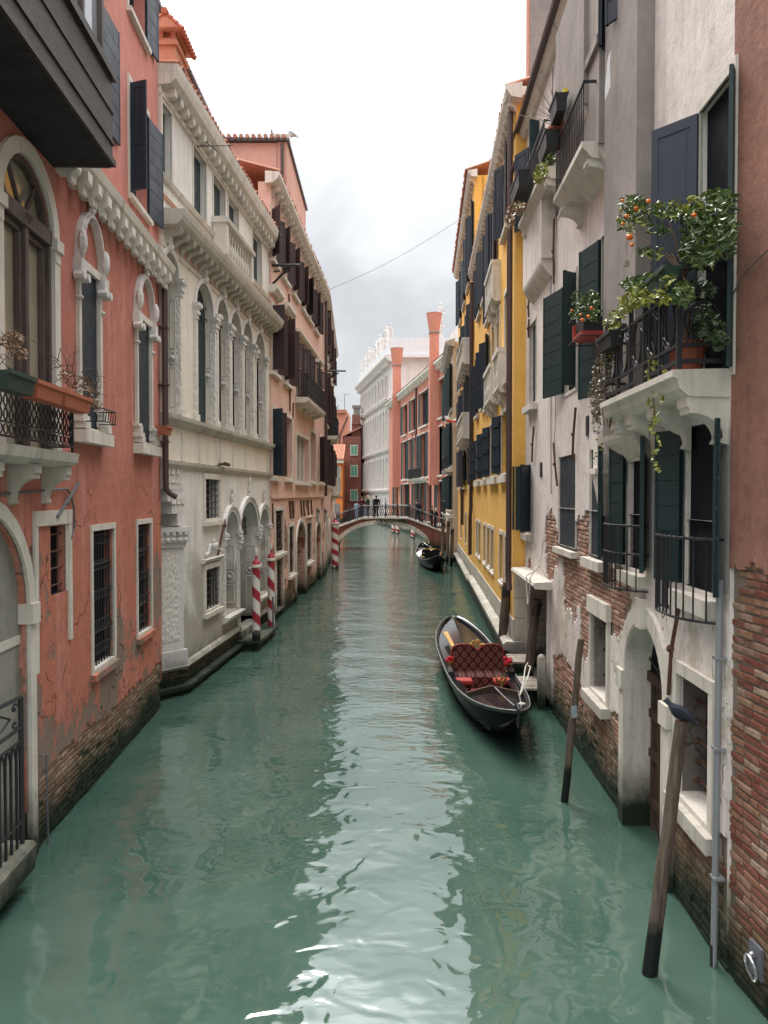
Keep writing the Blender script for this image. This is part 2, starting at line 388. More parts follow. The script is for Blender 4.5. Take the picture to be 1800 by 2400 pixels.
class MB:
    def __init__(s): s.v = []; s.f = []; s.mi = []; s.cur = 0
    def add(s, pts, faces):
        b = len(s.v); s.v += [Vector(p) for p in pts]
        for f in faces: s.f.append([b + i for i in f]); s.mi.append(s.cur)
    def poly(s, pts): s.add(pts, [list(range(len(pts)))])
    def hexa(s, p):   # 8 corners: 0-3 bottom loop, 4-7 top loop
        s.add(p, [[0, 3, 2, 1], [4, 5, 6, 7], [0, 1, 5, 4], [1, 2, 6, 5], [2, 3, 7, 6], [3, 0, 4, 7]])
    def box(s, x0, x1, y0, y1, z0, z1):
        s.hexa([(x0, y0, z0), (x1, y0, z0), (x1, y1, z0), (x0, y1, z0), (x0, y0, z1), (x1, y0, z1), (x1, y1, z1), (x0, y1, z1)])
    def obox(s, c, ax, ay, az):
        c = Vector(c); ax, ay, az = Vector(ax), Vector(ay), Vector(az)
        s.hexa([c - ax - ay - az, c + ax - ay - az, c + ax + ay - az, c - ax + ay - az, c - ax - ay + az, c + ax - ay + az, c + ax + ay + az, c - ax + ay + az])
    def prism(s, poly, ext):
        n = len(poly); ext = Vector(ext); a = [Vector(p) for p in poly]
        s.add(a + [p + ext for p in a], [list(range(n))[::-1], list(range(n, 2 * n))] + [[i, (i + 1) % n, n + (i + 1) % n, n + i] for i in range(n)])
    def tube(s, pts, r, n=6, cap=True, up=None):
        pts = [Vector(p) for p in pts]; m = len(pts)
        rr = r if isinstance(r, (list, tuple)) else [r] * m
        b = len(s.v); prev = None
        for i, p in enumerate(pts):
            d = (pts[min(i + 1, m - 1)] - pts[max(i - 1, 0)])
            if d.length < 1e-9: d = V(0, 0, 1)
            d.normalize()
            if prev is None:
                a = V(0, 0, 1) if abs(d.z) < .9 else V(1, 0, 0)
                x = d.cross(a).normalized()
            else:
                x = prev - d * prev.dot(d)
                x = x.normalized() if x.length > 1e-6 else d.orthogonal().normalized()
            prev = x; y = d.cross(x)
            for k in range(n):
                an = 2 * math.pi * k / n
                s.v.append(p + (x * math.cos(an) + y * math.sin(an)) * rr[i])
        for i in range(m - 1):
            for k in range(n):
                s.f.append([b + i * n + k, b + i * n + (k + 1) % n, b + (i + 1) * n + (k + 1) % n, b + (i + 1) * n + k]); s.mi.append(s.cur)
        if cap:
            s.f.append([b + k for k in range(n)][::-1]); s.mi.append(s.cur)
            s.f.append([b + (m - 1) * n + k for k in range(n)]); s.mi.append(s.cur)
    def lathe(s, prof, c=(0, 0, 0), n=12, sx=1, sy=1):
        c = Vector(c); b = len(s.v); m = len(prof)
        for (r, z) in prof:
            for k in range(n):
                a = 2 * math.pi * k / n; s.v.append(c + V(r * math.cos(a) * sx, r * math.sin(a) * sy, z))
        for i in range(m - 1):
            for k in range(n):
                s.f.append([b + i * n + k, b + i * n + (k + 1) % n, b + (i + 1) * n + (k + 1) % n, b + (i + 1) * n + k]); s.mi.append(s.cur)
        s.f.append([b + k for k in range(n)][::-1]); s.mi.append(s.cur)
        s.f.append([b + (m - 1) * n + k for k in range(n)]); s.mi.append(s.cur)
    def loft(s, rings, closed=True, cap=True):
        b = len(s.v); n = len(rings[0]); m = len(rings)
        for r in rings: s.v += [Vector(p) for p in r]
        for i in range(m - 1):
            for k in range(n if closed else n - 1):
                s.f.append([b + i * n + k, b + i * n + (k + 1) % n, b + (i + 1) * n + (k + 1) % n, b + (i + 1) * n + k]); s.mi.append(s.cur)
        if cap and closed:
            s.f.append([b + k for k in range(n)][::-1]); s.mi.append(s.cur)
            s.f.append([b + (m - 1) * n + k for k in range(n)]); s.mi.append(s.cur)
    def ball(s, c, r, n=8, m=5, sc=(1, 1, 1)):
        s.lathe([(max(.001, r * math.sin(math.pi * i / m)), -r * math.cos(math.pi * i / m) * sc[2]) for i in range(m + 1)], c, n, sc[0], sc[1])
    def mesh(s, name, mats, off=V(0, 0, 0), smooth=False):
        me = bpy.data.meshes.new(name)
        me.from_pydata([p - off for p in s.v], [], s.f)
        for m in (mats if isinstance(mats, (list, tuple)) else [mats]): me.materials.append(MATS[m])
        if isinstance(mats, (list, tuple)) and len(mats) > 1: me.polygons.foreach_set('material_index', s.mi)
        if smooth is True: me.polygons.foreach_set('use_smooth', [True] * len(s.f))
        me.validate(); me.update()
        if len(s.f) < 20000:
            bm = bmesh.new(); bm.from_mesh(me)
            bmesh.ops.recalc_face_normals(bm, faces=bm.faces)
            bm.to_mesh(me); bm.free()
        if smooth == 'auto':
            me.polygons.foreach_set('use_smooth', [True] * len(me.polygons))
            me.set_sharp_from_angle(angle=R(38))
        return me
    def clusters(s, gap):
        par = list(range(len(s.v)))
        def find(i):
            while par[i] != i: par[i] = par[par[i]]; i = par[i]
            return i
        for f in s.f:
            for i in f[1:]: par[find(i)] = find(f[0])
        comp = {}
        for k, f in enumerate(s.f): comp.setdefault(find(f[0]), []).append(k)
        items = []
        for fs in comp.values():
            vs_ = [s.v[i] for k in fs for i in s.f[k]]
            items.append([fs, V(*[min(v[j] for v in vs_) for j in range(3)]), V(*[max(v[j] for v in vs_) for j in range(3)])])
        done = False
        while not done:
            done = True
            for a in range(len(items)):
                for b in range(a + 1, len(items)):
                    A_, B_ = items[a], items[b]
                    if all(A_[1][j] - gap <= B_[2][j] and B_[1][j] - gap <= A_[2][j] for j in range(3)):
                        A_[0] = A_[0] + B_[0]; A_[1] = V(*[min(A_[1][j], B_[1][j]) for j in range(3)]); A_[2] = V(*[max(A_[2][j], B_[2][j]) for j in range(3)])
                        items.pop(b); done = False; break
                if not done: break
        out = []
        for fs, _, _ in items:
            m = MB(); mp = {}
            for k in sorted(fs):
                g = []
                for i in s.f[k]:
                    if i not in mp: mp[i] = len(m.v); m.v.append(s.v[i])
                    g.append(mp[i])
                m.f.append(g); m.mi.append(s.mi[k])
            out.append(m)
        return out
    def build(s, name, mats, parent=None, smooth=False, origin=None, kind=None, nosplit=False):
        if name in SPLIT and not nosplit and parent is not None:
            cl = s.clusters(.03)
            if len(cl) > 1: return [c.build(name, mats, parent, smooth, origin, kind, True) for c in cl][0]
        """one mesh object from world-space points"""
        if not s.f: return None
        if origin is None:
            if parent is not None: origin = org(parent)
            else:
                xs = [p.x for p in s.v]; ys = [p.y for p in s.v]; zs = [p.z for p in s.v]
                origin = V((min(xs) + max(xs)) / 2, (min(ys) + max(ys)) / 2, min(zs))
        origin = Vector(origin)
        o = inst(s.mesh(name, mats, origin, smooth), name, parent, Matrix.Translation(origin))
        if kind: o['kind'] = kind
        return o

class Facade:
    """a vertical plane along the canal; s runs away from the camera, o is out towards the water"""
    def __init__(s, p0, p1, side):
        s.p0 = Vector((p0[0], p0[1], 0)); q = Vector((p1[0], p1[1], 0))
        s.L = (q - s.p0).length; s.d = (q - s.p0) / s.L
        s.n = V(s.d.y, -s.d.x, 0) if side == 'L' else V(-s.d.y, s.d.x, 0)
        s.M = Matrix((s.d, s.n, V(0, 0, 1))).transposed().to_4x4()
    def pt(s, a, z, o=0.): return s.p0 + s.d * a + s.n * o + V(0, 0, z)
    def sz(s, px, py, off=0.):
        """where the sight line through photo pixel (px, py) meets this wall plane"""
        a, b = (px - CX) / FPX, (CY - py) / FPX
        c, t = math.cos(PITCH), math.sin(PITCH)
        ray = V(a, c + b * t, -t + b * c); o = V(0, 0, HC)
        k = (s.p0 + s.n * off - o).dot(s.n) / ray.dot(s.n)
        p = o + ray * k
        return (p - s.p0).dot(s.d), p.z
    def S(s, px, off=0.): return s.sz(px, 1158, off)[0]
    def box(s, mb, s0, s1, z0, z1, o0, o1):
        P = s.pt
        mb.hexa([P(s0, z0, o0), P(s1, z0, o0), P(s1, z0, o1), P(s0, z0, o1), P(s0, z1, o0), P(s1, z1, o0), P(s1, z1, o1), P(s0, z1, o1)])
    def at(s, a, z, o=0.):
        m = s.M.copy(); m.translation = s.pt(a, z, o); return m
    def prof(s, mb, s0, s1, pr):
        """a moulding: profile of (o, z) points swept along the wall"""
        poly = [s.pt(s0, z, o) for o, z in pr]
        mb.prism(poly, s.d * (s1 - s0))

def arch_pts(s0, s1, zs, rise, n=14):
    c, w = (s0 + s1) / 2, (s1 - s0) / 2
    return [(c - w * math.cos(math.pi * i / n), zs + rise * math.sin(math.pi * i / n)) for i in range(n + 1)]

class Op(dict):
    __getattr__ = dict.get
def op(s0, s1, z0, z1, rise=0, depth=.25): return Op(s0=min(s0, s1), s1=max(s0, s1), z0=z0, z1=z1, rise=rise, depth=depth)

def wall(parent, fac, s0, s1, z0, z1, ops, mat, o=0., name='wall', fine=None, cut=None, jit=.0, reveal=None, sides=.4):
    mb = MB()
    S = {round(s0, 4), round(s1, 4)}; Z = {round(z0, 4), round(z1, 4)}
    use = [q for q in ops if q.s1 > s0 and q.s0 < s1 and q.z1 > z0 and q.z0 < z1]
    for q in use:
        for a in (q.s0, q.s1):
            if s0 < a < s1: S.add(round(a, 4))
        for a in (q.z0, q.z1):
            if z0 < a < z1: Z.add(round(a, 4))
    for (fa, fb, fc, fd, st) in (fine or []):
        k = fa
        while k <= fb: S.add(round(k, 4)); k += st
        k = fc
        while k <= fd: Z.add(round(k, 4)); k += st
    S = sorted(S); Z = sorted(Z); idx = {}
    def vid(i, j):
        if (i, j) not in idx:
            a, b = S[i], Z[j]
            if jit and 0 < i < len(S) - 1 and 0 < j < len(Z) - 1 and not any((q.s0 - .02 <= a <= q.s1 + .02) and (q.z0 - .02 <= b <= q.z1 + .02) for q in use):
                a += random.uniform(-jit, jit); b += random.uniform(-jit, jit)
            idx[(i, j)] = len(mb.v); mb.v.append(fac.pt(a, b, o))
        return idx[(i, j)]
    dropped = set()
    for i in range(len(S) - 1):
        for j in range(len(Z) - 1):
            cs, cz = (S[i] + S[i + 1]) / 2, (Z[j] + Z[j + 1]) / 2
            if any(q.s0 < cs < q.s1 and q.z0 < cz < q.z1 for q in use): continue
            if cut and cut(cs, cz): dropped.add((i, j)); continue
            mb.f.append([vid(i, j), vid(i + 1, j), vid(i + 1, j + 1), vid(i, j + 1)]); mb.mi.append(0)
    for (i, j) in dropped:       # broken plaster edge: give the layer its thickness
        for (di, dj, e0, e1) in ((-1, 0, (i, j), (i, j + 1)), (1, 0, (i + 1, j), (i + 1, j + 1)), (0, -1, (i, j), (i + 1, j)), (0, 1, (i, j + 1), (i + 1, j + 1))):
            if (i + di, j + dj) not in dropped and e0 in idx and e1 in idx:
                a_, b_ = idx[e0], idx[e1]; k_ = len(mb.v)
                mb.v += [mb.v[a_] - fac.n * .034, mb.v[b_] - fac.n * .034]; mb.f.append([a_, b_, k_ + 1, k_]); mb.mi.append(0)
    for q in use:
        d = o - q.depth
        a, b, lo, hi = q.s0, q.s1, max(q.z0, z0), min(q.z1, z1)
        if q.rise:
            zs = q.z1 - q.rise
            ap = arch_pts(q.s0, q.s1, zs, q.rise)
            for k in range(len(ap) - 1):
                (a0, b0), (a1, b1) = ap[k], ap[k + 1]
                mb.poly([fac.pt(a0, b0, o), fac.pt(a1, b1, o), fac.pt(a1, q.z1, o), fac.pt(a0, q.z1, o)])
                mb.poly([fac.pt(a0, b0, o), fac.pt(a1, b1, o), fac.pt(a1, b1, d), fac.pt(a0, b0, d)])
            top = zs
        else:
            top = hi
            if q.z1 <= z1: mb.poly([fac.pt(a, top, o), fac.pt(b, top, o), fac.pt(b, top, d), fac.pt(a, top, d)])
        for x in (a, b):
            mb.poly([fac.pt(x, lo, o), fac.pt(x, top, o), fac.pt(x, top, d), fac.pt(x, lo, d)])
        if q.z0 >= z0: mb.poly([fac.pt(a, lo, o), fac.pt(b, lo, o), fac.pt(b, lo, d), fac.pt(a, lo, d)])
    if sides:
        for x in (s0, s1): mb.poly([fac.pt(x, z0, o), fac.pt(x, z1, o), fac.pt(x, z1, o - sides), fac.pt(x, z0, o - sides)])
        mb.poly([fac.pt(s0, z1, o), fac.pt(s1, z1, o), fac.pt(s1, z1, o - sides), fac.pt(s0, z1, o - sides)])
    return mb.build(name, mat, parent)

def body(parent, fac, s0, s1, z0, z1, depth, mat, o=-.6, name='wall', roof=None):
    mb = MB(); fac.box(mb, s0, s1, z0, z1, o - depth, o); mb.build(name, mat, parent)

# shutters and other cached meshes
SH = {}
def shutter_mesh(w, h, mat, style):
    key = (round(w, 2), round(h, 2), mat, style)
    if key in SH: return SH[key]
    mb = MB(); t = .035
    if style == 'louver':
        mb.box(0, .05, 0, t, 0, h); mb.box(w - .05, w, 0, t, 0, h)
        mb.box(.05, w - .05, 0, t, 0, .08); mb.box(.05, w - .05, 0, t, h - .08, h); mb.box(.05, w - .05, 0, t, h * .5 - .03, h * .5 + .03)
        k = .1
        while k < h - .1:
            if abs(k - h * .5) > .06: mb.hexa([(.05, -.002, k), (w - .05, -.002, k), (w - .05, .008, k), (.05, .008, k), (.05, t - .008, k + .05), (w - .05, t - .008, k + .05), (w - .05, t + .002, k + .05), (.05, t + .002, k + .05)])
            k += .062
    elif style == 'panel':
        mb.box(.004, w - .004, .008, t - .008, .004, h - .004)
        for a, b, c, d in ((0, .07, 0, h), (w - .07, w, 0, h), (.07, w - .07, 0, .1), (.07, w - .07, h - .1, h), (.07, w - .07, h * .42, h * .42 + .09)): mb.box(a, b, 0, t, c, d)
        mb.box(.11, w - .11, .003, t - .003, .14, h * .42 - .04); mb.box(.11, w - .11, .003, t - .003, h * .42 + .13, h - .14)
    elif style == 'bands':        # boards with bright horizontal joints
        nb = max(3, round(h / .27)); mb.box(.003, w - .003, .006, t - .006, .003, h - .003)
        for k in range(nb): mb.box(0, w, 0, t, h * k / nb + (.006 if k else 0), h * (k + 1) / nb - .006)
        mb.box(0, .035, -.006, t + .006, 0, h); mb.box(w - .035, w, -.006, t + .006, 0, h)
    else:                          # vertical planks with two ledges
        nb = max(2, round(w / .14)); mb.box(.003, w - .003, .006, t - .006, .003, h - .003)
        for k in range(nb): mb.box(w * k / nb + .003, w * (k + 1) / nb - .003, 0, t, 0, h)
        for q in (.16, .5, .84): mb.box(.02, w - .02, t, t + .02, h * q - .05, h * q + .05)
    SH[key] = mb.mesh('shutter', mat)
    return SH[key]
def shutter(parent, fac, hinge, s_hinge, z0, z1, w, ang, mat, style='bands', o=.03):
    a = R(ang)
    d = (fac.d if hinge == 'near' else -fac.d) * math.cos(a) + fac.n * math.sin(a)
    y = V(0, 0, 1).cross(d)
    M = Matrix((d, y, V(0, 0, 1))).transposed().to_4x4()
    M.translation = fac.pt(s_hinge, z0, o)
    return inst(shutter_mesh(w, z1 - z0, mat, style), 'shutter', parent, M)

def ring(mb, fac, ap, w, o0, o1):
    """solid arch band of width w outside the curve ap"""
    n = len(ap); out = []
    for i, (a, b) in enumerate(ap):
        p, q = ap[max(i - 1, 0)], ap[min(i + 1, n - 1)]
        tx, tz = q[0] - p[0], q[1] - p[1]; l = math.hypot(tx, tz) or 1
        out.append((a - tz / l * w, b + tx / l * w))
    for i in range(n - 1):
        P = fac.pt
        (a0, b0), (a1, b1), (c0, d0), (c1, d1) = ap[i], ap[i + 1], out[i], out[i + 1]
        mb.hexa([P(a0, b0, o0), P(a1, b1, o0), P(a1, b1, o1), P(a0, b0, o1), P(c0, d0, o0), P(c1, d1, o0), P(c1, d1, o1), P(c0, d0, o1)])

def window(parent, fac, q, frame='istrian', fw=.1, proud=.03, sill=None, sill_h=.1, sill_ext=.1, sill_out=.1, fill='dark_room',
           sh=None, bars=None, name='window', hood=None, mull=None, o=0., nosides=False, fillname='pane'):
    """frame (the part itself) plus pane, sill, shutters, grille as sub-parts"""
    mb = MB(); a, b, c, d = q.s0, q.s1, q.z0, q.z1
    top = d - q.rise if q.rise else d
    if frame:
        fb = o - .02
        if not nosides:
            fac.box(mb, a - fw, a, c, top, fb, o + proud); fac.box(mb, b, b + fw, c, top, fb, o + proud)
        if q.rise: ring(mb, fac, arch_pts(a, b, top, q.rise), fw, fb, o + proud)
        else: fac.box(mb, a - fw, b + fw, top, top + fw * 1.25, fb, o + proud + .004)
        if not nosides: fac.box(mb, a - fw, b + fw, c - .05, c + .006, o - q.depth, o + proud - .004)
        w = mb.build(name, frame, parent)
    else:
        fac.box(mb, a, b, c - .02, c + .005, o - q.depth, o - .01); w = mb.build(name, fill, parent)
    pm = MB(); f = o - q.depth + .03
    if q.rise:
        ap = arch_pts(a, b, top, q.rise)
        pm.prism([fac.pt(a, c, f)] + [fac.pt(x, y, f) for x, y in ap] + [fac.pt(b, c, f)], fac.n * -.04)
    else: fac.box(pm, a, b, c, d, f - .04, f)
    pm.build(fillname, fill, w)
    if mull:
        mm = MB(); mat, nv, nh, mw = mull
        for k in range(nv): x = a + (b - a) * (k + 1) / (nv + 1); fac.box(mm, x - mw / 2, x + mw / 2, c, top + (q.rise * .9 if nv == 1 else q.rise * .6), f, f + .05)
        for k in range(nh): zz = c + (top - c) * (k + 1) / (nh + 1); fac.box(mm, a, b, zz - mw / 2, zz + mw / 2, f, f + .045)
        if q.rise: fac.box(mm, a, b, top - mw / 2, top + mw / 2, f, f + .06)
        fac.box(mm, a, a + mw, c, top, f, f + .055); fac.box(mm, b - mw, b, c, top, f, f + .055)
        mm.build('glazing_bar', mat, w)
    if sill:
        sm = MB(); fac.box(sm, a - fw - sill_ext, b + fw + sill_ext, c - .05 - sill_h, c - .05, o - .05, o + proud + sill_out); sm.build('sill', sill, w)
    if hood:
        hm = MB(); mat, h0, hh, ho = hood
        fac.prof(hm, a - fw - .12, b + fw + .12, [(o - .05, d + h0), (o + ho * .5, d + h0), (o + ho, d + h0 + hh * .5), (o + ho, d + h0 + hh), (o - .05, d + h0 + hh)])
        hm.build('hood', mat, w)
    if sh:
        for (side, ang, mat, style, *rest) in sh:
            wd = rest[0] if rest else (b - a) / 2
            shutter(w, fac, side, a + .01 if side == 'near' else b - .01, c + .02, top - .02 if not q.rise else top + q.rise * .2, wd, ang, mat, style, o + proud + .005)
    if bars:
        bmx = MB(); mat, nv, nh, r, oo = bars
        for k in range(nv):
            x = a + (b - a) * (k + .5) / nv
            zt = top + (q.rise * math.sqrt(max(0, 1 - ((x - (a + b) / 2) / ((b - a) / 2)) ** 2)) if q.rise else 0)
            bmx.tube([fac.pt(x, c, o + oo), fac.pt(x, zt, o + oo)], r, 5)
        for k in range(nh):
            zz = c + (top - c) * (k + .5) / nh; bmx.tube([fac.pt(a, zz, o + oo + r), fac.pt(b, zz, o + oo + r)], r, 5)
        bmx.build('grille', mat, w)
    return w

BRK = {}
def bracket_mesh(kind, w, h, d, mat):
    key = (kind, round(w, 3), round(h, 3), round(d, 3), mat)
    if key in BRK: return BRK[key]
    mb = MB()      # local x along wall, y outward, z up, top at z=0
    if kind == 'block': mb.prism([(-w / 2, 0, 0), (-w / 2, d, 0), (-w / 2, d, -h * .8), (-w / 2, d * .8, -h), (-w / 2, 0, -h)], (w, 0, 0))
    elif kind == 'nose':  # block with a rounded nub under its front
        mb.prism([(-w / 2, 0, 0), (-w / 2, d, 0), (-w / 2, d, -h * .45), (-w / 2, d * .9, -h * .58), (-w / 2, d * .75, -h * .62), (-w / 2, d * .72, -h * .95), (-w / 2, d * .62, -h), (-w / 2, d * .52, -h * .95), (-w / 2, d * .48, -h * .62), (-w / 2, 0, -h * .62)], (w, 0, 0))
    else:          # S-shaped console
        n = 8; pr = [(0, 0), (d, 0), (d, -h * .2), (d * .93, -h * .24), (d * .93, -h * .34)]
        for i in range(1, n + 1):
            t = i / n * math.pi / 2; pr.append((d * .93 * (1 - .86 * math.sin(t)), -h * (.34 + .5 * (1 - math.cos(t)))))
        pr.append((d * .2, -h * .95))
        pr.append((0, -h)); mb.prism([(-w / 2, max(0, y), z) for y, z in pr], (w, 0, 0))
    BRK[key] = mb.mesh('bracket', mat)
    return BRK[key]
def brackets(parent, fac, s_list, z, o, kind, w, h, d, mat, name='bracket'):
    me = bracket_mesh(kind, w, h, d, mat)
    for a in s_list: inst(me, name, parent, fac.at(a, z, o))
def frange(a, b, n): return [a + (b - a) * (i + .5) / n for i in range(n)]

BRICKS = {}
def brick_mesh(k, mat, L=.235, H=.058, D=.05):
    key = (k, mat, L, H)
    if key in BRICKS: return BRICKS[key]
    rnd = random.Random(k * 17 + 3); mb = MB(); c = .007
    j = lambda: rnd.uniform(-.004, .004)
    x, z = L / 2, H / 2
    back = [(-x, -.03, -z), (x, -.03, -z), (x, -.03, z), (-x, -.03, z)]
    mid = [(-x + j(), D * .6, -z + j()), (x + j(), D * .6, -z + j()), (x + j(), D * .6, z + j()), (-x + j(), D * .6, z + j())]
    fr = [(-x + c + j(), D + j(), -z + c + j()), (x - c + j(), D + j(), -z + c), (x - c + j(), D + j(), z - c), (-x + c, D + j(), z - c + j())]
    mb.loft([back, mid, fr])
    BRICKS[key] = mb.mesh('brick', mat); return BRICKS[key]
def bricks(parent, fac, s0, s1, z0, z1, mat, o, keep=None, limit=300, near=True, L=.235, H=.058, gap=.012, out=.04, miss=.03, jo=.006):
    """courses of single bricks; the nearest ones are objects, the remainder one joined part"""
    spots = []; row = 0; z = z0
    while z + H < z1:
        a = s0 - (.5 * (L + gap) if row % 2 else 0) + random.uniform(-.01, .01)
        while a < s1:
            l = L * (random.choice((1, 1, 1, .5)) if random.random() < .5 else 1) * random.uniform(.95, 1.04)
            m = a + l / 2
            if a >= s0 - .001 and a + l <= s1 and (keep is None or keep(m, z + H / 2)) and random.random() > miss: spots.append((m, z + H / 2 + random.uniform(-.003, .003), l))
            a += l + gap
        z += H + gap; row += 1
    spots.sort(key=lambda p: p[0] if near else -p[0])
    if len(spots) > limit:   # those that show largest: nearest and above water
        spots.sort(key=lambda p: (p[1] < .02, p[0]))
    me = [brick_mesh(k, mat, L, H, .05) for k in range(7)]
    for (a, b, l) in spots[:limit]:
        M = fac.at(a, b, o + random.uniform(-jo, jo) + out - .05) @ Matrix.Diagonal((l / L, 1, 1, 1)) @ Matrix.Rotation(random.uniform(-.012, .012), 4, 'Y')
        inst(random.choice(me), 'brick', parent, M)
    rest = spots[limit:]
    if rest:
        mb = MB()
        for (a, b, l) in rest:
            M = fac.at(a, b, o + random.uniform(-jo, jo) + out - .05) @ Matrix.Diagonal((l / L, 1, 1, 1))
            src = random.choice(me)
            mb.add([M @ v.co for v in src.vertices], [list(p.vertices) for p in src.polygons])
        mb.build('brickwork', mat, parent, kind='stuff')
# ------------------------------------------------------------------ canal water
mb = MB(); mb.poly([(-90, -30, 0), (90, -30, 0), (90, 400, 0), (-90, 400, 0)])
w_ = mb.build('canal_water', 'canal_water', None, origin=(0, 40, 0)); tag(w_, 'green canal water', None, None, 'structure')

# ================================================================== A: red house on the left
FA = Facade((-4.36 - .0472 * (5.0 - 15), 5.0), (-4.36, 15.0), 'L')
LA = FA.L; S = FA.S
A = thing('red_house', FA.pt(LA / 2, 0, -2), 'weathered red plaster house with wooden bay on the left bank', 'house')
def red_wear(s, z): return False
a_port = op(S(60) - 2.24, S(60), -.2, 4.03, 1.12, .12)
a_big = op(S(5), S(125), 4.72, 8.02, .7, .14)
a_w2 = op(S(187), S(231), 5.12, 7.3, 0, .045)
a_w3 = op(S(321), S(352), 5.12, 7.26, 0, .045)
a_sm = op(S(117), S(152), 2.95, 3.8, 0, .14)
a_b1 = op(S(214), S(264), 1.67, 3.67, 0, .17)
a_b2 = op(S(320), S(352), 1.74, 3.67, 0, .17)
a_u0 = op(S(215), S(243), 9.7, 11.5, 0, .25)
a_u1 = op(S(309), S(352), 9.27, 11.1, 0, .25)
a_t1 = op(S(309), S(350), 12.35, 14.3, 0, .25)
ops = [a_port, a_big, a_w2, a_w3, a_sm, a_b1, a_b2]
def a_cut(s, z):
    e = .9 + .13 * mnoise.noise(V(s * 1.3, 2.1, 0)) + .05 * mnoise.noise(V(s * 5, 1, 4))
    return z < e and s > S(64)
wA = wall(A, FA, 0, LA, .55, 8.6, ops, 'red_plaster', fine=[(S(64), LA, .55, 1.15, .055)], cut=a_cut, jit=.02)
wall(A, FA, 0, LA, 8.6, 16, [a_u0, a_u1, a_t1], 'red_plaster_upper', o=-.004)
# brick footing below the plaster
mw = MB(); FA.box(mw, 0, S(60) - 2.24, -.9, 1.2, -.4, -.035); FA.box(mw, S(60), LA, -.9, 1.2, -.4, -.035); bA = mw.build('wall_footing', 'mortar', A)
bricks(bA, FA, S(76) + .02, LA - .02, -.1, 1.1, 'brick_old', -.035, limit=300, out=.016, miss=.05)
body(A, FA, 0, LA, -.9, 15.9, 6, 'red_plaster_upper', o=-.56)
# stone jamb and arch of the water portal
w = window(A, FA, a_port, 'istrian', .16, .04, fill='infill_render', name='water_portal', fillname='blocked_wall', o=0)
mb = MB(); FA.box(mb, a_port.s1 - .02, a_port.s1 + .2, 2.72, 2.95, -.1, .075); FA.box(mb, a_port.s0, a_port.s1, 2.5, 2.6, -.1, -.075); mb.build('impost', 'istrian', w)
# big arched french window
w = window(A, FA, a_big, 'istrian', .17, .05, fill='glass_reflection_tint', name='arched_window', mull=None)
zs = a_big.z1 - a_big.rise; mb = MB(); f = -a_big.depth + .04; m_ = (a_big.s0 + a_big.s1) / 2
ring(mb, FA, arch_pts(a_big.s0 + .07, a_big.s1 - .07, zs, .63), .07, f, f + .07)
for x0, x1 in ((a_big.s0, a_big.s0 + .07), (a_big.s1 - .07, a_big.s1), (m_ - .045, m_ + .045)): FA.box(mb, x0, x1, 4.72, zs, f, f + .1)
FA.box(mb, a_big.s0, a_big.s1, zs - .08, zs + .1, f, f + .12)
for e in (-.38, .38): mb.obox(FA.pt(m_ + e * .55, zs + .36, f + .05), FA.d * .028, FA.n * .04, V(0, 0, .32)) if False else mb.tube([FA.pt(m_, zs, f + .05), FA.pt(m_ + e, zs + .52, f + .05)], .03, 5)
mb.tube([FA.pt(m_ + .0, zs, f + .05), FA.pt(m_, zs + .08, f + .1)], .09, 8)
for x0, x1 in ((a_big.s0 + .1, m_ - .07), (m_ + .07, a_big.s1 - .1)):
    FA.box(mb, x0, x0 + .05, 4.8, zs - .1, f, f + .06); FA.box(mb, x1 - .05, x1, 4.8, zs - .1, f, f + .06); FA.box(mb, x0, x1, zs - .16, zs - .1, f, f + .06)
mb.build('sash', 'wood_frame', w)
mb = MB()
for x in (a_big.s0 - .2, a_big.s1 - .02): FA.box(mb, x, x + .22, zs - .12, zs + .02, -.02, .09); FA.box(mb, x + .03, x + .19, zs - .26, zs - .12, -.02, .06)
mb.build('impost', 'istrian', w)
# two slender gothic windows
for q in (a_w2, a_w3):
    w = window(A, FA, q, 'istrian', .09, .05, sill='istrian', sill_h=.17, sill_ext=.12, sill_out=.12, fill='shutter_navy', fillname='shutter_board', name='arched_window')
    mb = MB(); ap = arch_pts(q.s0 - .06, q.s1 + .06, q.z1 + .04, .72, 16)
    ring(mb, FA, ap, .075, -.02, .08); ring(mb, FA, [(x, z) for x, z in ap], .035, .08, .11)
    mb.build('arch_moulding', 'carved', w)
    mb = MB()
    for x in (q.s0 - .09, q.s1 + .09):   # capitals with small scrolls
        FA.box(mb, x - .1, x + .1, q.z1 - .12, q.z1 + .05, -.01, .12)
        for e in (-.09, .09): mb.tube([FA.pt(x + e, q.z1 - .18, .02), FA.pt(x + e, q.z1 - .18, .16)], .06, 8)
        mb.ball(FA.pt(x, q.z1 + .28, .1), .07, 7, 5, (1, 1, 2.6)); mb.ball(FA.pt(x - .02 * (1 if x > q.s1 else -1), q.z1 - .45, .05), .055, 8, 4, (1, 1, .6))
    mb.build('capital', 'carved', w)
    mb = MB(); c = (q.s0 + q.s1) / 2
    for k in range(6): mb.ball(FA.pt(c + random.uniform(-.04, .04), q.z1 + .84 + k * .075, .08), .06 - .004 * k, 6, 4)
    mb.build('finial', 'carved', w)
    mb = MB()
    for x in (q.s0 - .07, q.s1 + .07):
        for k, (ww, hh) in enumerate(((.1, .1), (.13, .08), (.09, .1), (.12, .06))): FA.box(mb, x - ww, x + ww, q.z0 - .03 + k * .09, q.z0 - .03 + k * .09 + hh, 0, .15 - .02 * k)
    mb.build('base_block', 'istrian', w)
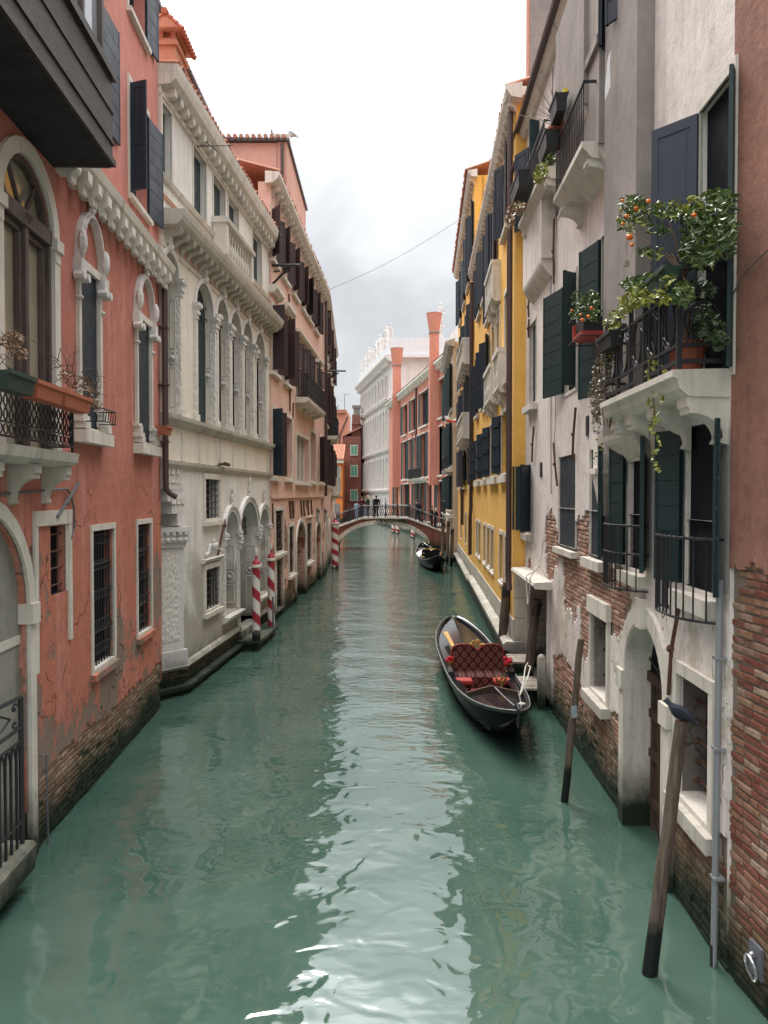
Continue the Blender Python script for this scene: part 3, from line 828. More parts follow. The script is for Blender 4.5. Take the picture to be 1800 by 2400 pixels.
# small grated window inside a taller bricked-up frame
w = window(A, FA, a_sm, None, fill='dark_room', bars=('iron_rust', 2, 4, .013, -.06))
mb = MB(); x0, x1 = S(75), S(163)
FA.box(mb, x0, x1, 3.82, 4.0, -.02, .035); FA.box(mb, x0, x0 + .1, 2.1, 3.82, -.02, .03); FA.box(mb, x1 - .1, x1, 2.3, 3.82, -.02, .03); FA.box(mb, a_sm.s1, x1 - .1, 2.95, 3.82, -.02, .008)
mb.build('frame', 'istrian', w)
for q, nb in ((a_b1, 8), (a_b2, 7)):
    w = window(A, FA, q, 'istrian', .07, .025, sill='red_plaster', sill_h=.09, sill_ext=.02, sill_out=.05, fill='dark_room', bars=('iron', nb, 2, .011, -.05))
    mb = MB()
    for fr in (.12, .3, .52, .74, .93):   # rows of wrought rings
        zz = q.z0 + (q.z1 - q.z0) * fr
        for k in range(nb):
            x = q.s0 + (q.s1 - q.s0) * (k + .5) / nb
            mb.tube([FA.pt(x + .035 * math.cos(t), zz + .045 * math.sin(t), -.045) for t in [i * math.pi / 4 for i in range(9)]], .007, 4, False)
        FA.box(mb, q.s0, q.s1, zz + .055, zz + .07, -.06, -.04); FA.box(mb, q.s0, q.s1, zz - .07, zz - .055, -.06, -.04)
    mb.build('grille_ring', 'iron', w)
# upper windows
window(A, FA, a_u0, 'istrian', .08, .02, fill='dark_room', sh=[('far', 178, 'shutter_slate', 'bands', .82)])
window(A, FA, a_u1, 'istrian', .08, .02, sill='istrian', sill_h=.08, sill_out=.06, sill_ext=.0, fill='dark_room', sh=[('near', 112, 'shutter_navy', 'panel', .3), ('far', 172, 'shutter_slate', 'bands', .68)])
window(A, FA, a_t1, 'istrian', .08, .02, sill='istrian', sill_h=.08, sill_out=.06, sill_ext=.0, fill='dark_room', sh=[('far', 174, 'shutter_slate', 'bands', .6)])
# cornice with noses
mb = MB(); FA.prof(mb, S(120), LA + .12, [(-.05, 8.42), (.2, 8.42), (.27, 8.5), (.3, 8.62), (-.05, 8.66)]); co = mb.build('cornice', 'istrian', A)
brackets(co, FA, frange(S(128), LA - .02, 13), 8.42, .0, 'nose', .17, .3, .27, 'istrian')
# wooden bay
bs0, bs1 = 1.2, FA.sz(122, 388)[0]
mb = MB(); FA.box(mb, bs0, bs1, 8.3, 9.36, 0, .74); bay = mb.build('wooden_bay', 'wood_dark', A)
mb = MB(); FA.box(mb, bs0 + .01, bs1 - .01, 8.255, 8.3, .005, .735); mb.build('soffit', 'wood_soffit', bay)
mb = MB()
for z0, z1, o in ((8.26, 8.34, .775), (8.52, 8.555, .76), (8.9, 8.93, .757), (9.3, 9.4, .79)):
    FA.box(mb, bs0, bs1 + .02, z0, z1, .7, o); FA.box(mb, bs1 - .02, bs1 + o - .74 + .012, z0, z1, .0, .7)
mb.build('trim', 'wood_dark', bay)
mb = MB(); FA.box(mb, bs0, bs1, 11.4, 11.9, 0, .72)
k = bs0 + .5
while k < bs1 + .01: FA.box(mb, k - .07, k, 9.36, 11.4, .62, .7); k += (bs1 - bs0) / 5
FA.box(mb, bs1 - .06, bs1, 9.36, 11.4, 0, .1); FA.box(mb, bs0, bs1, 9.4, 9.47, .6, .71)
mb.build('glazing_bar', 'wood_frame', bay)
mb = MB(); FA.box(mb, bs0, bs1 - .03, 9.4, 11.4, .62, .64); FA.box(mb, bs1 - .03, bs1 - .01, 9.4, 11.4, .1, .63); mb.build('pane', 'glass_pale', bay)
# stone balcony with wavy iron railing
b0, b1, bo = 2.2, FA.sz(179, 1088, .34)[0], .36
mb = MB(); FA.prof(mb, b0, b1, [(-.05, 4.52), (bo - .1, 4.52), (bo, 4.58), (bo + .02, 4.69), (-.05, 4.7)]); bal = mb.build('balcony', 'dirty_stone', A)
brackets(bal, FA, [b1 - .13, b1 - 1.05, b1 - 1.95], 4.52, 0, 'console', .17, .44, .3, 'dirty_stone')
mb = MB(); ro = bo - .05; zt = 5.32
FA.box(mb, b0, b1 - .03, zt, zt + .025, ro - .02, ro + .02); FA.box(mb, b0, b1 - .03, 4.76, 4.78, ro - .015, ro + .015); FA.box(mb, b0, b1 - .03, 4.9, 4.915, ro - .012, ro + .012)
FA.box(mb, b1 - .06, b1 - .03, 4.7, zt, ro - .015, ro + .015); FA.box(mb, b1 - .055, b1 - .035, zt - .02, zt, 0, ro); FA.box(mb, b1 - .055, b1 - .035, 4.76, 4.78, 0, ro)
k = b0 + .06
while k < b1 - .1:
    for ph in (0, math.pi):
        mb.tube([FA.pt(k + .045 * math.sin(ph + i * math.pi / 3), 4.915 + (zt - 4.915) * i / 9, ro) for i in range(10)], .009, 4, False)
    mb.tube([FA.pt(k + .05 * math.cos(t), 4.84 + .05 * math.sin(t), ro) for t in [i * math.pi / 4 for i in range(9)]], .008, 4, False)
    k += .125
for k in (.1, .22, .3): mb.tube([FA.pt(b1 - .045, 4.78, k * ro / .33), FA.pt(b1 - .045, zt, k * ro / .33)], .008, 4)
mb.build('railing', 'iron', bal)
# drainpipe at the far corner, cables
mb = MB(); sp = LA - .08
mb.tube([FA.pt(sp, 8.3, .16), FA.pt(sp, 8.15, .12), FA.pt(sp, 4.55, .12), FA.pt(sp + .02, 4.3, .12), FA.pt(sp + .06, 4.2, .2), FA.pt(sp + .1, 4.14, .3)], .058, 8)
for z in (7.4, 6.3, 5.2): FA.box(mb, sp - .08, sp + .08, z, z + .03, 0, .19)
mb.build('drainpipe', 'pipe_brown', A, 'auto')
mb = MB(); mb.tube([FA.pt(3.0, 4.2, .03), FA.pt(S(150), 4.27, .03), FA.pt(S(160), 4.2, .03), FA.pt(S(168), 4.0, .03), FA.pt(S(168), 3.75, .03), FA.pt(S(160), 3.62, .03)], .014, 5)
mb.tube([FA.pt(S(176), 4.35, .05), FA.pt(S(125), 3.92, .05)], .02, 6); mb.tube([FA.pt(S(150), 4.12, .05), FA.pt(S(146), 4.08, .05)], .03, 6)
mb.build('cable', 'lead', A)
mb = MB(); mb.tube([FA.pt(S(82), 1.12, .03), FA.pt(S(90), 1.1, .06), FA.pt(S(91), .5, .06), FA.pt(S(94), -.2, .06)], .011, 6); mb.build('water_pipe', 'lead', A)

# water gate railing on its stone step, lower left
WG = thing('water_gate', FA.pt(1.6, 0, .2), 'wrought iron gate railing on stone step at lower left', 'railing')
g1 = FA.sz(52, 1950, .2)[0]
mb = MB(); FA.prof(mb, .3, g1 + .08, [(-.3, .12), (.2, .12), (.3, .2), (.32, .46), (.28, .5), (-.3, .5)]); mb.build('step', 'dirty_stone', WG)
mb = MB(); go = .2
mb.tube([FA.pt(g1, .5, go), FA.pt(g1, 2.06, go)], .026, 6)
mb.tube([FA.pt(.5, 2.2, go), FA.pt(g1, 2.06, go)], .022, 6); mb.tube([FA.pt(.5, 1.72, go), FA.pt(g1, 1.74, go)], .02, 6); mb.tube([FA.pt(.5, 1.58, go), FA.pt(g1, 1.6, go)], .016, 6); mb.tube([FA.pt(.5, .72, go), FA.pt(g1, .74, go)], .018, 6)
mb.build('rail', 'iron', WG)
mb = MB(); k = g1 - .13
while k > .6:
    mb.tube([FA.pt(k, .5, go), FA.pt(k, 1.45, go), FA.pt(k + .02, 1.54, go), FA.pt(k + .065, 1.58, go), FA.pt(k + .11, 1.54, go), FA.pt(k + .13, 1.45, go)], .016, 5); k -= .13
mb.build('baluster', 'iron', WG)
mb = MB()
for c0 in (g1 - .16, g1 - .8):
    for sg in (1, -1):
        mb.tube([FA.pt(c0 + .1 * math.exp(-t * .28) * math.cos(t), 1.9 + sg * (.075 + .0) + sg * .07 * math.exp(-t * .28) * math.sin(t), go) for t in [i * .5 for i in range(16)]], .012, 5)
    mb.tube([FA.pt(c0 - .1, 1.9, go), FA.pt(c0 - .6, 2.1, go)], .012, 5); mb.tube([FA.pt(c0 - .1, 1.9, go), FA.pt(c0 - .6, 1.75, go)], .012, 5)
mb.build('scroll', 'iron', WG)

# ================================================================== B: white marble palazzo
FB = Facade((-4.22 + .0694 * (14.98 - 16.15), 14.98), (-4.22 + .0694 * (24.5 - 16.15), 24.5), 'L')
S = FB.S; LB = FB.L
B = thing('marble_palazzo', FB.pt(LB / 2, 0, -2.5), 'white marble palazzo with carved arches between red and pink houses', 'palace')
sc0 = FB.sz(430, 1626)[0]                     # ground floor corner
up = [op(.05, S(406), 10.45, 11.78, 0, .16)] + [op(S(a), S(b), 10.42, 11.8, 0, .16) for a, b in ((457, 486), (503, 530), (538, 561), (594, 614))]
wall(B, FB, 0, LB, 9.25, 12.1, up, 'marble')
for q in up: window(B, FB, q, 'istrian', .07, .02, fill='shutter_green', fillname='shutter_board')
arches = [op(.02, S(418), 5.83, 9.0, .42, .3)] + [op(S(a), S(b), 5.8, 8.98, .5, .2) for a, b in ((459, 499), (508, 534), (540, 564), (569, 590), (597, 619))]
for i, q in enumerate(arches): q['rise'] = min(.62, (q.s1 - q.s0) / 2)
wall(B, FB, 0, LB, 4.8, 9.25, arches, 'ivory_marble', o=0)
for i, q in enumerate(arches):
    w = window(B, FB, q, 'carved', .11, .05, fill='shutter_green' if i < 2 else 'dark_room', fillname='shutter_board', name='arched_window', nosides=True)
    zs = q.z1 - q.rise; r_ = (q.s1 - q.s0) / 2
    mb = MB()
    for x in ((q.s1 + .06,) if i == 0 else (q.s0 - .06, q.s1 + .06)):
        FB.box(mb, x - .07, x + .07, 5.95, zs - .32, -.04, .07); FB.box(mb, x - .1, x + .1, 5.8, 5.95, -.04, .1)
    mb.build('pilaster', 'carved_panel', w)
    mb = MB()
    for x in ((q.s1 + .06,) if i == 0 else (q.s0 - .06, q.s1 + .06)):
        FB.box(mb, x - .08, x + .08, zs - .32, zs - .28, -.02, .09); mb.loft([[FB.pt(x + sx * e, z, o) for sx, o in ((-1, 0), (1, 0), (1, oo), (-1, oo))] for e, z, oo in ((.07, zs - .28, .08), (.085, zs - .14, .1), (.12, zs - .03, .15), (.13, zs + .02, .16))])
        for e in (-.1, .1): mb.ball(FB.pt(x + e, zs - .05, .13), .045, 6, 4)
        for e in (-.05, .05): mb.ball(FB.pt(x + e, zs - .2, .09), .045, 6, 4)
    mb.build('capital', 'carved', w)
    mb = MB(); dr = q.s1 - .012   # panelled far reveal with a medallion
    c = FB.pt(dr, 7.0, -.1)
    mb.tube([FB.pt(dr, 7.0 + .13 * math.cos(t), -.1 + .07 * math.sin(t)) for t in [k * math.pi / 6 for k in range(13)]], .014, 5, False)
    mb.ball(c, .06, 6, 4)
    for z0, z1 in ((6.0, 6.8), (7.2, zs - .4)):
        for o in (-.15, -.04): mb.tube([FB.pt(dr, z0, o), FB.pt(dr, z1, o)], .008, 4)
        for z in (z0, z1): mb.tube([FB.pt(dr, z, -.15), FB.pt(dr, z, -.04)], .008, 4)
    mb.build('medallion', 'carved', w)
    mb = MB()   # iron cramps in the arch heads
    for z in (zs - .05, zs + .2): mb.tube([FB.pt(q.s0, z, -.12), FB.pt(q.s1, z, -.12)], .014, 5)
    mb.tube([FB.pt(q.s0 + .25 * r_, zs - .3, -.12), FB.pt(q.s0 + .25 * r_, zs + .3, -.12)], .014, 5)
    mb.build('grille', 'iron', w)
# mouldings
def molding(parent, fac, s0, s1, pr, mat, name): m_ = MB(); fac.prof(m_, s0, s1, pr); return m_.build(name, mat, parent)
ct = molding(B, FB, -.02, LB + .1, [(-.1, 12.08), (.2, 12.1), (.3, 12.2), (.34, 12.34), (.36, 12.46), (-.1, 12.5)], 'istrian', 'cornice')
brackets(ct, FB, frange(.05, LB, 25), 12.1, 0, 'block', .15, .17, .22, 'istrian')
molding(B, FB, 0, LB, [(-.05, 11.84), (.05, 11.86), (.07, 11.93), (-.05, 11.95)], 'istrian', 'string_course')
molding(B, FB, 0, S(503), [(-.05, 10.28), (.05, 10.3), (.08, 10.38), (-.05, 10.4)], 'istrian', 'string_course')
molding(B, FB, S(566), LB, [(-.05, 10.28), (.05, 10.3), (.08, 10.38), (-.05, 10.4)], 'istrian', 'string_course')
molding(B, FB, 0, LB, [(-.05, 9.95), (.03, 9.96), (.05, 10.02), (-.05, 10.03)], 'pink_frieze', 'string_course')
cm = molding(B, FB, -.03, LB + .12, [(-.1, 9.4), (.32, 9.42), (.4, 9.5), (.44, 9.6), (.46, 9.7), (-.1, 9.74)], 'dirty_stone', 'cornice')
brackets(cm, FB, frange(.05, LB, 23), 9.42, 0, 'console', .18, .3, .32, 'dirty_stone')
fr = molding(B, FB, 0, LB, [(-.02, 9.02), (.025, 9.02), (.025, 9.12), (-.02, 9.12)], 'istrian', 'frieze')
mb = MB()
for a, b in zip((.35, S(479), S(521), S(552), S(579.5), S(608)), (S(475), S(518), S(549), S(576.5), S(605.5), LB - .1)): FB.box(mb, a + .12, b - .1, 9.13, 9.3, -.01, .012)
mb.build('inlay_panel', 'pink_frieze', fr)
for x in (.3, S(478), S(521), S(552), S(579.5), S(608)):
    mb = MB(); FB.box(mb, x - .07, x + .07, 9.12, 9.38, 0, .1); mb.ball(FB.pt(x, 9.06, .07), .08, 7, 4); FB.box(mb, x - .05, x + .05, 8.98, 9.06, 0, .06); mb.build('keystone', 'carved', fr)
molding(B, FB, -.02, LB + .06, [(-.1, 5.56), (.06, 5.58), (.1, 5.64), (.17, 5.7), (.18, 5.78), (-.1, 5.8)], 'dirty_stone', 'sill_course')
molding(B, FB, -.02, LB + .05, [(-.1, 4.7), (.04, 4.72), (.09, 4.8), (.1, 4.87), (-.1, 4.89)], 'dirty_stone', 'sill_course')
for x in (S(427), S(467), S(507), S(516), S(545), S(575), S(603), S(628)):
    mb = MB(); FB.box(mb, x - .06, x + .06, 4.9, 5.56, -.01, .035); mb.build('pilaster', 'carved_panel', B)
# little balcony between upper windows
s0, s1 = S(500), S(566)
mb = MB(); FB.prof(mb, s0, s1, [(-.05, 9.78), (.3, 9.8), (.34, 9.9), (-.05, 9.9)]); bl = mb.build('balcony', 'istrian', B)
mb = MB(); FB.prof(mb, s0 - .04, s1 + .04, [(.12, 10.62), (.4, 10.62), (.42, 10.7), (.38, 10.76), (.12, 10.76)]); FB.box(mb, s0 - .04, s0 + .12, 10.62, 10.76, 0, .12); mb.build('handrail', 'istrian', bl)
mb = MB(); FB.box(mb, s0, s0 + .16, 9.9, 10.62, .02, .36); FB.box(mb, s1 - .16, s1, 9.9, 10.62, .02, .36); mb.build('pedestal', 'istrian', bl)
BAL = MB(); BAL.lathe([(.05, 0), (.05, .05), (.025, .08), (.05, .22), (.055, .28), (.03, .4), (.022, .46), (.05, .64), (.05, .72)], (0, 0, 0), 8); BALM = BAL.mesh('baluster', 'istrian', smooth='auto')
for x in frange(s0 + .2, s1 - .2, 9): inst(BALM, 'baluster', bl, FB.at(x, 9.9, .26))
# ground floor
g_w1 = op(S(478), S(511), 3.62, 4.55, 0, .25); g_w2 = op(S(478), S(511), 1.5, 2.46, 0, .25)
g_a1 = op(S(524), S(554), 1.16, 3.75, .55, .4); g_a2 = op(S(558), S(601), .55, 3.98, .95, .5); g_a3 = op(S(605), S(626), 1.16, 3.75, .5, .4)
gops = [g_w1, g_w2, g_a1, g_a2, g_a3]
wall(B, FB, sc0, LB, .6, 4.8, gops, 'marble')
for q, nv, nh in ((g_w1, 4, 6), (g_w2, 5, 6)):
    w = window(B, FB, q, 'istrian', .1, .05, sill='istrian', sill_h=.1, sill_out=.05, sill_ext=.03, fill='dark_room', bars=('iron', nv, nh, .014, -.03))
    if q is g_w2:
        mb = MB(); c = (q.s0 + q.s1) / 2
        FB.prof(mb, q.s0 - .2, q.s1 + .2, [(0, 2.6), (.07, 2.62), (.12, 2.7), (0, 2.72)])
        for sg in (-1, 1): mb.tube([FB.pt(c + sg * (.62 - .5 * t), 2.75 + .22 * math.sin(t * 2.2) + .05 * math.cos(t * 9), .06) for t in [i / 12 for i in range(13)]], .035, 6)
        mb.ball(FB.pt(c, 2.98, .07), .09, 7, 5); mb.ball(FB.pt(c, 3.1, .06), .05, 6, 4)
        mb.build('pediment', 'carved', w)
for q, nm in ((g_a1, 'arched_window'), (g_a2, 'water_portal'), (g_a3, 'arched_window')):
    zs = q.z1 - q.rise
    w = window(B, FB, q, 'carved', .12, .07, fill='dark_room' if nm != 'water_portal' else 'shutter_green', name=nm, fillname='door' if nm == 'water_portal' else 'pane', nosides=True)
    mb = MB(); FB_ap = arch_pts(q.s0 - .12, q.s1 + .12, zs, q.rise + .12); ring(mb, FB, FB_ap, .06, -.01, .1); mb.build('arch_moulding', 'carved', w)
    mb = MB()
    for x in (q.s0 - .07, q.s1 + .07):
        FB.box(mb, x - .06, x + .06, q.z0, zs - .3, -.02, .06)
    mb.build('pilaster', 'carved_panel', w)
    mb = MB()
    for x in (q.s0 - .07, q.s1 + .07):
        FB.box(mb, x - .1, x + .1, zs - .06, zs + .02, -.02, .14); FB.box(mb, x - .07, x + .07, zs - .3, zs - .06, -.02, .1)
        for e in (-.08, .08): mb.ball(FB.pt(x + e, zs - .12, .1), .05, 6, 4)
    mb.build('capital', 'carved', w)
    mb = MB(); c = (q.s0 + q.s1) / 2
    for k in range(8): mb.ball(FB.pt(c + .05 * math.sin(k * 1.9), q.z1 + .2 + k * .065, .06), .05 - .002 * k, 6, 4)
    mb.build('finial', 'carved', w)
    mb = MB(); z0 = zs if nm == 'water_portal' else q.z0
    nv = 6 if nm == 'water_portal' else 2
    for k in range(nv):
        x = q.s0 + (q.s1 - q.s0) * (k + .5) / nv; zt = zs + q.rise * math.sqrt(1 - ((k + .5) / nv * 2 - 1) ** 2)
        mb.tube([FB.pt(x, z0, -.3), FB.pt(x, zt, -.3)], .016, 5)
    for zz in ((zs + .0, zs + .2, zs + .4, zs + .6, zs + .78) if nm == 'water_portal' else (q.z0 + .3, q.z0 + .95, q.z0 + 1.6, zs + .1)): mb.tube([FB.pt(q.s0 + .02, zz, -.3), FB.pt(q.s1 - .02, zz, -.3)], .014, 5)
    mb.build('grille', 'iron', w)
    mb = MB(); dr = q.s1 - .014
    mb.tube([FB.pt(dr, 2.0 + .14 * math.cos(t), -.2 + .12 * math.sin(t)) for t in [k * math.pi / 6 for k in range(13)]], .015, 5, False)
    mb.ball(FB.pt(dr, 2.0, -.2), .06, 6, 4)
    for z0, z1 in ((q.z0 + .15, 1.78), (2.22, zs - .35)):
        for o in (-.32, -.07): mb.tube([FB.pt(dr, z0, o), FB.pt(dr, z1, o)], .012, 4)
        for z in (z0, z1): mb.tube([FB.pt(dr, z, -.32), FB.pt(dr, z, -.07)], .012, 4)
    mb.build('medallion', 'carved', w)
for q in (g_a1, g_a3):
    molding(B, FB, q.s0 - .2, q.s1 + .2, [(-.02, .95), (.08, .97), (.18, 1.06), (.2, 1.12), (-.3, 1.13)], 'istrian', 'sill')
# cut-away corner with carved pilaster, the upper floor on a stepped corbel
CF = Facade((FB.pt(sc0, 0).x - .46, FB.pt(sc0, 0).y - .55), FB.pt(sc0, 0).xy, 'L')
wall(B, CF, 0, CF.L, .6, 3.55, [], 'marble', o=0)
mb = MB(); CF.box(mb, .06, CF.L - .02, .95, 3.1, -.05, .06); mb.build('pilaster', 'carved', B)
mb = MB(); CF.box(mb, .16, CF.L - .12, 1.15, 3.0, .06, .07); mb.build('pilaster_panel', 'carved_panel', B)
mb = MB(); CF.box(mb, .0, CF.L + .05, .6, .95, -.05, .1); CF.box(mb, .03, CF.L + .02, 3.1, 3.2, -.05, .1); CF.box(mb, -.02, CF.L + .05, 3.2, 3.42, -.05, .14); CF.box(mb, -.04, CF.L + .1, 3.42, 3.52, -.05, .2)
for k in range(5):
    for zz in (3.26, 3.38): mb.ball(CF.pt(.08 + k * .15, zz, .15), .06, 6, 4)
mb.build('capital', 'carved', B)
mb = MB()
for k, (z0, e) in enumerate(((4.3, 0), (4.05, .2), (3.8, .45), (3.55, .8))):
    FB.box(mb, e, sc0 + .02, z0, z0 + .25, -.5, .015 - .004 * k)
mb.build('corbel', 'carved', B)
mb = MB()
for z in (4.42, 4.6, 4.0):
    for k in range(3): FB.box(mb, .1 + k * .3 + (.3 if z < 4.2 else 0), .33 + k * .3 + (.3 if z < 4.2 else 0), z, z + .14, .015, .03)
mb.build('carved_block', 'carved_panel', B)
mb = MB(); FB.box(mb, 0, sc0, 4.55, 4.8, -.5, .0); mb.build('wall', 'marble', B)
# plinth: moulded course, brick strip, stone ledge at the water
pl = molding(B, FB, sc0 - .04, g_a2.s0, [(-.1, .5), (.06, .52), (.1, .58), (.06, .66), (-.1, .7)], 'istrian', 'plinth')
molding(B, FB, g_a2.s1, LB + .04, [(-.1, .5), (.06, .52), (.1, .58), (.06, .66), (-.1, .7)], 'istrian', 'plinth')
mb = MB(); FB.box(mb, sc0, g_a2.s0, .2, .52, -.2, -.0); FB.box(mb, g_a2.s1, LB, .2, .52, -.2, -.0); CF.box(mb, 0, CF.L, .2, .6, -.2, 0); b_ = mb.build('wall_footing', 'mortar', B)
bricks(b_, FB, sc0, g_a2.s0, .22, .52, 'brick_old', 0, limit=120, out=.02); bricks(b_, CF, 0, CF.L, .22, .56, 'brick_old', 0, limit=40, out=.02)
mb = MB()
for f_, a, b in ((FB, sc0 - .05, g_a2.s0 + .02), (FB, g_a2.s1, LB + .05), (CF, -.05, CF.L + .08)): f_.prof(mb, a, b, [(-.3, -.6), (.0, -.6), (.02, .08), (.16, .12), (.17, .2), (-.3, .24)])
CF.prof(mb, -.05, CF.L + .06, [(-.1, .52), (.08, .54), (.12, .6), (.06, .66), (-.1, .7)])
mb.build('ledge', 'dirty_stone', B)
body(B, FB, 1.2, LB, -.9, 12.2, 7, 'marble', o=-.62)
body(B, FB, 0.02, 1.2, 4.6, 12.2, 7, 'marble', o=-.62)
mb = MB(); mb.tube([FB.pt(S(508), 4.93, .2), FB.pt(S(518), 4.92, .2)], .05, 6); FB.box(mb, S(509), S(517), 4.9, 4.95, 0, .2); mb.build('lamp_bracket', 'iron_rust', B)
mb = MB(); mb.tube([FB.pt(S(526), 3.68, .06), FB.pt(S(516), 3.3, .06), FB.pt(S(505), 2.75, .06)], .03, 6); mb.tube([FB.pt(S(519), 3.42, .02), FB.pt(S(519), 3.42, .12)], .04, 6); mb.build('wall_anchor', 'iron_rust', B)
mb = MB(); z = 11.9; mb.tube([FB.pt(S(455), z - .15, .1), FB.pt(S(455), z - .15, .9)], .012, 5); mb.tube([FB.pt(S(455), z - .05, .3), FB.pt(S(455), z - .3, .6)], .012, 5); mb.build('iron_hook', 'iron', B)
# tiled roof edge and chimney of the palazzo
def tiles(parent, fac, s0, s1, z, o, back, rise, step=.22, limit=60, mat='roof_tile'):
    mb = MB(); mb.poly([fac.pt(s0, z, o), fac.pt(s1, z, o), fac.pt(s1, z + rise, o - back), fac.pt(s0, z + rise, o - back)])
    rf = mb.build('roof', mat, parent)
    n = int((s1 - s0) / step); key = ('tile', round(back, 2), round(rise, 2), mat)
    if key not in BRK:
        t = MB(); L = math.hypot(back, rise)
        rings = []
        for y in (0, -L):
            rings.append([(.09 * math.cos(a), y, .075 * math.sin(a)) for a in [math.pi * i / 6 for i in range(7)]] + [(.07 * math.cos(a), y, .055 * math.sin(a)) for a in [math.pi * i / 6 for i in range(6, -1, -1)]])
        t.loft(rings); BRK[key] = t.mesh('roof_tile', mat)
    ang = math.atan2(rise, back)
    for k in range(n):
        M = fac.at(s0 + (k + .5) * step, z + .01, o + .03 + random.uniform(-.02, .03)) @ Matrix.Rotation(-ang, 4, 'X')
        inst(BRK[key], 'roof_tile', rf, M)
    return rf
tiles(B, FB, 0, LB, 12.5, .3, 2.0, .12)
def xy(px, Y): return (px - CX) / FPX * Y
def chimney_house(parent, x0, x1, y0, y1, z0, zt):
    z1 = zt; K = .78
    mb = MB(); mb.box(x0, x1, y0, y1, z0, z1 - .95 * K); c = mb.build('chimney', 'chimney_orange', parent)
    e = .05; mb = MB(); mb.box(x0 - e, x1 + e, y0 - e, y1 + e, z1 - .95 * K, z1 - .83 * K); mb.box(x0 - e / 2, x1 + e / 2, y0 - e / 2, y1 + e / 2, z1 - .83 * K, z1 - .76 * K)
    for a, b in ((x0, x0 + .1), (x1 - .1, x1)):
        mb.box(a, b, y0, y1, z1 - .76 * K, z1 - .55 * K)
    mb.box(x0, x1, y0 + .1, y1 - .1, z1 - .76 * K, z1 - .55 * K) if False else mb.box(x0 + .1, x1 - .1, y0 + .12, y1, z1 - .76 * K, z1 - .55 * K)
    mb.build('vent', 'chimney_orange', c)
    mb = MB(); m = (x0 + x1) / 2
    mb.prism([(x0 - .13, y0 - .16, z1 - .5 * K), (m, y0 - .16, z1 - .2 * K), (x1 + .13, y0 - .16, z1 - .5 * K), (x1 + .13, y0 - .16, z1 - .56 * K), (x0 - .13, y0 - .16, z1 - .56 * K)], (0, y1 - y0 + .32, 0)); mb.build('cap', 'chimney_orange', c)
    mb = MB()
    yy = y0 - .18
    while yy < y1 + .1:
        for sg in (-1, 1):
            for k in range(3):
                xa = m + sg * (.02 + k * (x1 - m + .13) / 3); xb = m + sg * (.02 + (k + 1) * (x1 - m + .17) / 3)
                za, zb = z1 - .2 * K - .3 * abs(xa - m) / (x1 - m + .13), z1 - .2 * K - .3 * abs(xb - m) / (x1 - m + .13)
                mb.tube([(xa, yy + .06, za + .03), (xb, yy + .06, zb + .05)], [.05, .065], 6)
        yy += .14
    mb.tube([(m, y0 - .2, z1 - .13 * K), (m, y1 + .2, z1 - .13 * K)], .08, 6)
    mb.build('cap_tile', 'terracotta', c)
chimney_house(B, xy(379, 17.2), xy(418, 17.2), 17.2, 18.1, 12.3, 4.2 + 1115 / 1800 * 17.2)

# salmon house rising behind the palazzo
SB = thing('salmon_house', (-5.5, 33, 0), 'tall salmon house with tiled roof behind the marble palazzo', 'house')
FS = Facade((-4.0, 32.0), (-4.0, 39.6), 'L'); sw = [op(FS.S(684), FS.S(693), 13.4, 15.8, 0, .2), op(FS.S(705), FS.S(716), 12.8, 15.4, 0, .2)]
wall(SB, FS, 0, FS.L, 10, 18.7, sw, 'salmon_plaster')
for q in sw: window(SB, FS, q, 'istrian', .07, .02, sill='istrian', fill='dark_room', sh=[('near', 120, 'shutter_slate', 'panel', .5), ('far', 150, 'shutter_slate', 'panel', .5)])
mb = MB(); mb.box(-7.2, -4.42, 32.02, 39.5, 0, 18.68); mb.box(-9, -6.72, 22, 32, 0, 18.6); mb.build('wall', 'salmon_plaster', SB)
mb = MB(); mb.prism([(-7.3, 31.85, 18.72), (-3.9, 31.85, 18.72), (-3.9, 31.85, 18.8), (-7.3, 31.85, 18.86)], (0, 7.9, 0)); mb.prism([(-6.6, 21.9, 18.62), (-6.6, 21.9, 18.72), (-9, 21.9, 19.3), (-9, 21.9, 18.62)], (0, 10.05, 0)); rf = mb.build('roof', 'lead', SB)
me_ = MB(); me_.tube([(0, 0, 0), (0, .55, .02)], .085, 7); tm = me_.mesh('roof_tile', 'roof_tile', smooth='auto')
for k in range(13): inst(tm, 'roof_tile', rf, Matrix.Translation((-7.1 + k * .25, 31.75, 18.85)))
for k in range(34): inst(tm, 'roof_tile', rf, Matrix.Translation((-6.62, 22.2 + k * .29, 18.72)) @ Matrix.Rotation(R(90), 4, 'Z'))
mb = MB(); mb.tube([(xy(664, 31.9), 31.88, 18.6), (xy(664, 31.9), 31.88, 14)], .07, 7); mb.build('drainpipe', 'pipe_brown', SB)
mb = MB(); mb.box(-4.6, -3.92, 31.9, 32.6, 18.8, 18.98); mb.build('coping', 'dirty_stone', SB)
AN = thing('roof_antenna', (xy(640, 33), 33, 18.8), 'bent metal aerial on the salmon house roof', 'antenna')
mb = MB(); p = V(xy(640, 33), 33, 18.75); mb.tube([p, p + V(0, 0, .95)], .025, 5); mb.tube([p + V(-.05, 0, .85), p + V(.45, .1, .45)], .02, 5); mb.tube([p + V(.3, 0, .55), p + V(.42, 0, .62)], .012, 4); mb.build('mast', 'lead', AN)

